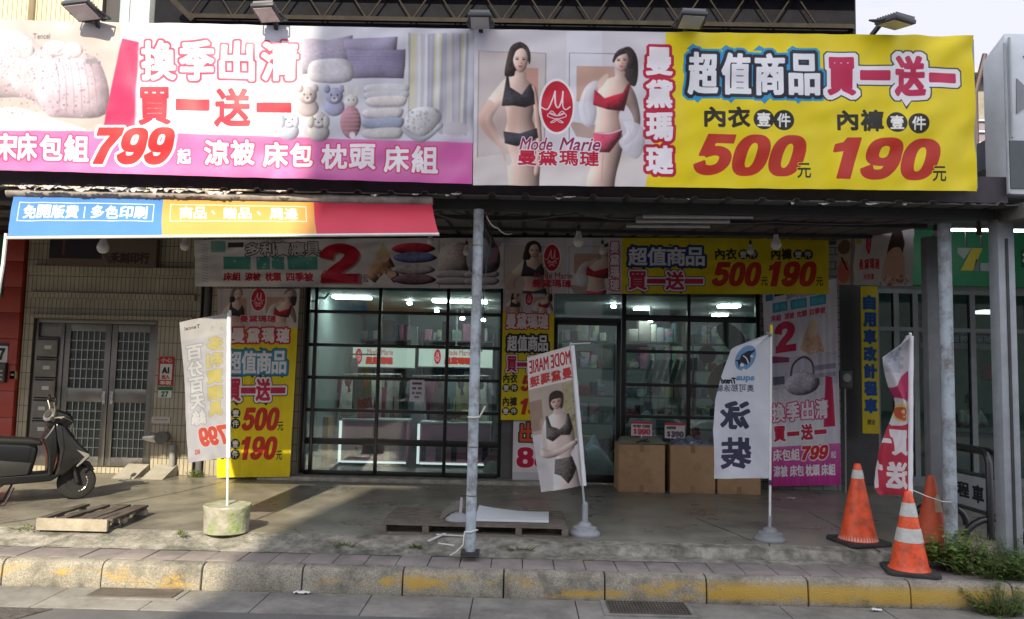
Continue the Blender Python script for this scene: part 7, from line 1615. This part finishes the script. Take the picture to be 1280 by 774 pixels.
for k in range(8):
    px = 432+k*10+(20 if k > 3 else 0)+(60 if k > 3 else 0); p = at(px, 522, 12.75); z = at(px, 527, 12.6).z+.042
    p.z = z; h = rg.uniform(.08, .16); mt = rg.choice(gmats)
    b = MB()
    for j in range(3): b.box(p.x-.09+.01*j, p.x+.09-.008*j, 12.68, 12.92, z+.001+j*h/3, z-.002+(j+1)*h/3)
    tag(b.build('folded_clothes', mt, bevel=.012), '%s small clothes pile from the left on the %s striped counter' % (ORD[k % 4], 'grey' if k < 4 else 'navy'), 'clothes', 'folded piles on the counters')
for o in list(COL.objects):
    if o.name.startswith('folded_clothes'): o['label'] = o['label'].replace('grey striped', 'pink and white striped').replace('navy striped', 'pink and navy striped')
# window-side props
cp = thing('pink_cutout', 'tall pink cut-out figure post just inside the left window', 'display figure', at(384, 590, 11.6)); a = at(382, 455, 11.6)
x0 = at(374, 520, 11.6).x; x1 = at(387, 520, 11.6).x
MB().box(x0, x1, 11.58, 11.62, .002, at(380, 463, 11.6).z).build('post', M('cutout_pink', (.34, .15, .22), .6), cp, bevel=.01)
MB().lathe([(.003, -.02), (.085, -.02), (.085, .02), (.003, .02)], at(383, 453, 11.6), 24, (0, 1, 0)).build('head', M('cutout_pink_head', (.38, .17, .24), .6), cp)
MB().prism([(at(x, y, 11.56).x, at(x, y, 11.56).z) for x, y in ((379, 552), (384, 549), (383, 560), (377, 566))], 11.555, 11.57).build('white_patch', wl, cp)
for px0, px1, py0, py1, Y, lab in ((385, 410, 521, 556, 12.4, 'upper brown carton stacked just inside the left window'), (385, 409, 556, 594, 12.4, 'lower brown carton stacked just inside the left window')):
    x0, x1, z0, z1 = span(px0, py0, px1, py1, Y); z0 = max(z0, .003)
    t_ = thing('stored_carton', lab, 'carton', ((x0+x1)/2, Y, z0)); MB().box(x0, x1, Y, Y+.4, z0+.002, z1-.004).build('body', card, t_, bevel=.004); MB().box((x0+x1)/2-.03, (x0+x1)/2+.03, Y-.002, Y-.0003, z0+.01, z1-.01).build('tape', M('tape_tan', (.40, .28, .15), .3), t_)
x0, x1, z0, z1 = span(512, 475, 530, 502, FY+.04)
tag(flat('window_notice', printm('notice_print', art_simple(18, 27, 8, (226, 222, 228), [('t', '營業時間', (3, 3, 15, 6), (90, 80, 90), .2), ('t', '10:00', (3, 9, 8, 12), (90, 80, 90), .2), ('t', '22:00', (10, 9, 15, 12), (90, 80, 90), .2), ('t', '週一至週日', (3, 15, 15, 18), (110, 96, 104), .15), ('t', '公休', (6, 20, 12, 23), (110, 96, 104), .2)]), .6), x0, x1, z0, z1, FY+.044, t=.003), 'white paper notice stuck on the left shop window', 'notice')
x0, x1, z0, z1 = span(509, 408, 522, 434, 12.4)
tag(MB().box(x0, x1, 12.4, 12.42, z0+.12, z1).box(lp(x0, x1, .4), x1, 12.4, 12.42, z0, z0+.119).box(x0+.02, x0+.025, 12.405, 12.41, z1, CZ).build('hanging_tag', M('tag_white', (.8, .82, .8), .5)), 'white hanging tag high inside the left window', 'tag')
# white and pink wave ornament
for dy, mat, lab, Y in ((0, wl, 'white wavy board ornament low in the window by the middle pier', 11.5), (-9, pinkm, 'pink wavy board ornament behind the white one by the middle pier', 11.7)):
    top = [(604, 588), (609, 579), (616, 577), (624, 580), (630, 578), (635, 571), (641, 569)]; bot = [(641, 577), (637, 586), (630, 591), (622, 590), (614, 590), (608, 593)]
    q = _sm(np.array([(x, y+dy) for x, y in top+bot], float), 4)
    tag(MB().prism([(at(x, y, Y).x, at(x, y, Y).z) for x, y in q], Y, Y+.03).box(at(622, 590, Y).x-.006, at(622, 590, Y).x+.006, Y+.005, Y+.02, .002, at(622, 588+dy, Y).z).build('wave_ornament', mat), lab, 'ornament')
st = at(626, 547, 11.8); t = [(st.x+(.10 if k % 2 == 0 else .05)*math.sin(k*math.pi/5), st.z+(.10 if k % 2 == 0 else .05)*math.cos(k*math.pi/5)) for k in range(10)]
tag(MB().prism(t, 11.8, 11.83).box(st.x-.006, st.x+.006, 11.81, 11.82, .002, st.z-.03).build('star_ornament', M('star_green', (.07, .20, .14), .5)), 'green star ornament in the window by the middle pier', 'ornament')
tag(MB().tube([at(384, 369, 11.3), at(387, 376, 11.28), at(394, 377, 11.28), at(400, 372, 11.28), at(406, 373, 11.28), at(411, 367, 11.3)], .02, 8).tube([at(398, 374, 11.28), at(398, 355, 11.3)], .004, 5).build('ribbon_garland', wl, smooth=True), 'white curly ribbon hanging in the top left pane of the shop window', 'garland')
# right-hand bay: shelving, bolts of cloth, discs
shelf = M('shelf_steel', (.12, .13, .13), .5)
for i, (px0, px1, Y, lab) in enumerate(((430, 515, 15.0, 'dark stock shelf behind the left clothes rail'), (525, 615, 15.0, 'dark stock shelf behind the right clothes rail'), (700, 772, 13.6, 'dark stock shelf seen through the sliding door'), (782, 858, 13.4, 'dark stock shelf behind the right-hand window'), (866, 946, 13.8, 'dark stock shelf nearest the brick pier'))):
    x0, x1, _, _ = span(px0, 400, px1, 600, Y); t_ = thing('stock_shelf', lab, 'shelf', ((x0+x1)/2, Y, 0), 'stock shelves in the right-hand bay')
    for x in (x0, x1):
        for y in (Y, Y+.5): MB().box(x-.015, x+.015, y-.015, y+.015, .002, 2.3).build('upright', shelf, t_)
    for k in range(5): MB().box(x0+.016, x1-.016, Y-.012, Y+.51, .2+k*.48, .225+k*.48).build('shelf_board', shelf, t_)
    rg = random.Random(30+i)
    for k in range(5):
        x = x0+.04; q_ = 0; lev = ('lowest', 'second lowest', 'middle', 'second highest', 'topmost')[k]
        while x < x1-.14:
            wd = rg.uniform(.07, .22); h = rg.uniform(.12, .42); mt = rg.choice(gmats+packs*3+[wl, wl, gmats[4], gmats[1], gmats[5], pinkm])
            if x+wd > x1-.02: break
            tag(MB().box(x, x+wd-.01, Y+.02+rg.uniform(0, .05), Y+.4, .226+k*.48, .226+k*.48+h).build('stock_pack', mt, bevel=.015), '%s pack from left, %s board, %s' % (ORD[q_], lev, lab.replace('dark stock shelf', 'dark shelf')), 'stock pack', 'packs on the stock shelves'); x += wd; q_ += 1
bolt = M('bolt_teal', (.10, .24, .22), .7)
for k in range(6):
    a = at(806+k*8.5, 476, 12.5); tag(MB().tube([a, a+Vector((.10, .0, .34))], .04, 10).tube([a+Vector((0, .02, 0)), (a.x, 12.52, .75)], .008, 5).build('cloth_bolt', bolt, smooth=True), '%s teal cloth roll from the left in the slanting row behind the window' % ORD[k], 'cloth roll', 'teal cloth rolls')
tb = thing('sale_table', 'low sale table with heaped linen behind the right-hand window', 'table', (at(820, 560, 12.5).x, 12.4, 0)); x0, x1, _, _ = span(785, 540, 940, 560, 12.4)
MB().box(x0, x1, 12.3, 12.9, .70, .74).build('table_top', shelf, tb)
for x in (x0+.05, x1-.05):
    for y in (12.35, 12.85): MB().box(x-.02, x+.02, y-.02, y+.02, .002, .70).build('leg', shelf, tb)
heap(lp(x0, x1, .02), lp(x0, x1, .45), 12.32, 12.88, .742, .26, 'linen_heap', gmats[4], 'teal grey linen heaped on the left of the sale table', 'linen', 3)
heap(lp(x0, x1, .5), lp(x0, x1, .98), 12.32, 12.88, .742, .2, 'linen_heap', gmats[5], 'pale grey linen heaped on the right of the sale table', 'linen', 4)
heap(at(690, 560, 12).x, at(770, 560, 12).x, 12.0, 12.6, .002, .62, 'linen_heap', M('pale_linen', (.30, .38, .44), .7, var=.2), 'pale blue linen heaped low behind the sliding door', 'linen', 9)
p = at(903, 483, 11.7); t_ = thing('round_board', 'orange-brown round board inside the window, half behind the swimwear flag', 'board', p)
MB().lathe([(.003, -.012), (.385, -.012), (.385, .012), (.003, .012)], at(916, 483, 11.7), 48, (0, 1, 0)).build('disc', M('disc_orange', (.34, .155, .05), .6, var=.06), t_); MB().box(at(916, 483, 11.7).x-.02, at(916, 483, 11.7).x+.02, 11.715, 11.73, .002, at(916, 483, 11.7).z).build('stand', shelf, t_)
q = _sm(np.array([(896, 408), (912, 404), (930, 420), (929, 434), (916, 440), (902, 424)], float), 4)
tag(MB().prism([(at(x, y, 11.9).x, at(x, y, 11.9).z) for x, y in q], 11.9, 11.93).box(at(914, 410, 11.9).x, at(914, 410, 11.9).x+.006, 11.91, 11.92, at(914, 420, 11.9).z, CZ).build('leaf_ornament', M('leaf_dark_green', (.02, .10, .05), .5)), 'dark green leaf-shaped ornament hanging near the brick pier', 'ornament')
p = at(884, 443, 12.2); tag(MB().lathe([(.003, -.01), (.14, -.01), (.14, .01), (.003, .01)], p, 30, (0, 1, 0)).box(p.x-.003, p.x+.003, 12.2, 12.21, p.z+.13, CZ).build('round_ornament', M('disc_maroon', (.14, .05, .05), .5)), 'dark maroon disc hanging left of the leaf-shaped ornament', 'ornament')
x0, x1, z0, z1 = span(805, 474, 839, 494, FY+.2); 
tag(flat('no_smoking_card', printm('no_smoking_print', art_simple(34, 20, 8, (150, 158, 156), [('e', (13, 12, 5.4, 5.4), (190, 60, 56)), ('e', (13, 12, 4, 4), (214, 212, 208)), ('r', (10, 11.4, 16, 12.6), (60, 60, 60)), ('p', [(9.6, 9), (10.6, 8), (16.4, 15), (15.4, 16)], (190, 60, 56))]), .6), at(808, 480, FY+.12).x, at(826, 480, FY+.12).x, z0, z1, FY+.115, t=.004), 'small no-smoking card behind the right-hand window', 'sign')
# hanging panels and posters on the shop rear wall, right bay
for px0, px1, py0, py1, col, lab in ((786, 812, 410, 440, (.18, .11, .13), 'dull mauve board on the shop rear wall'), (818, 832, 404, 418, (.22, .24, .34), 'small bluish card high on the shop rear wall'), (842, 860, 400, 500, (.22, .19, .15), 'beige hanging cloth strip at the shop rear wall'), (722, 742, 438, 452, (.36, .06, .08), 'small red card behind the sliding door')):
    x0, x1, z0, z1 = span(px0, py0, px1, py1, 15.3); tag(MB().box(x0, x1, 15.56, 15.595, z0, z1).build('wall_board', M('board_face', col, .7, var=.2)), lab, 'board')
# electricity meter on the brick pier
p = at(1056, 474, FY-.05); t_ = thing('electric_meter', 'dark round-faced electricity meter on the brick pier', 'meter', p)
MB().box(p.x-.09, p.x+.09, FY-.10, FY-.013, p.z-.13, p.z+.12).build('case', M('meter_case', (.05, .05, .055), .5), t_, bevel=.01); MB().lathe([(.003, 0), (.05, .0), (.06, -.01), (.06, .02)], (p.x, FY-.11, p.z+.02), 20, (0, -1, 0)).build('dial', M('meter_dial', (.25, .25, .26), .2), t_, smooth=True)
MB().tube([(p.x, FY-.05, p.z-.13), (p.x-.01, FY-.05, .0)], .015, 8).build('conduit', pipem, t_, smooth=True)
bpy.data.objects.remove(_tc)
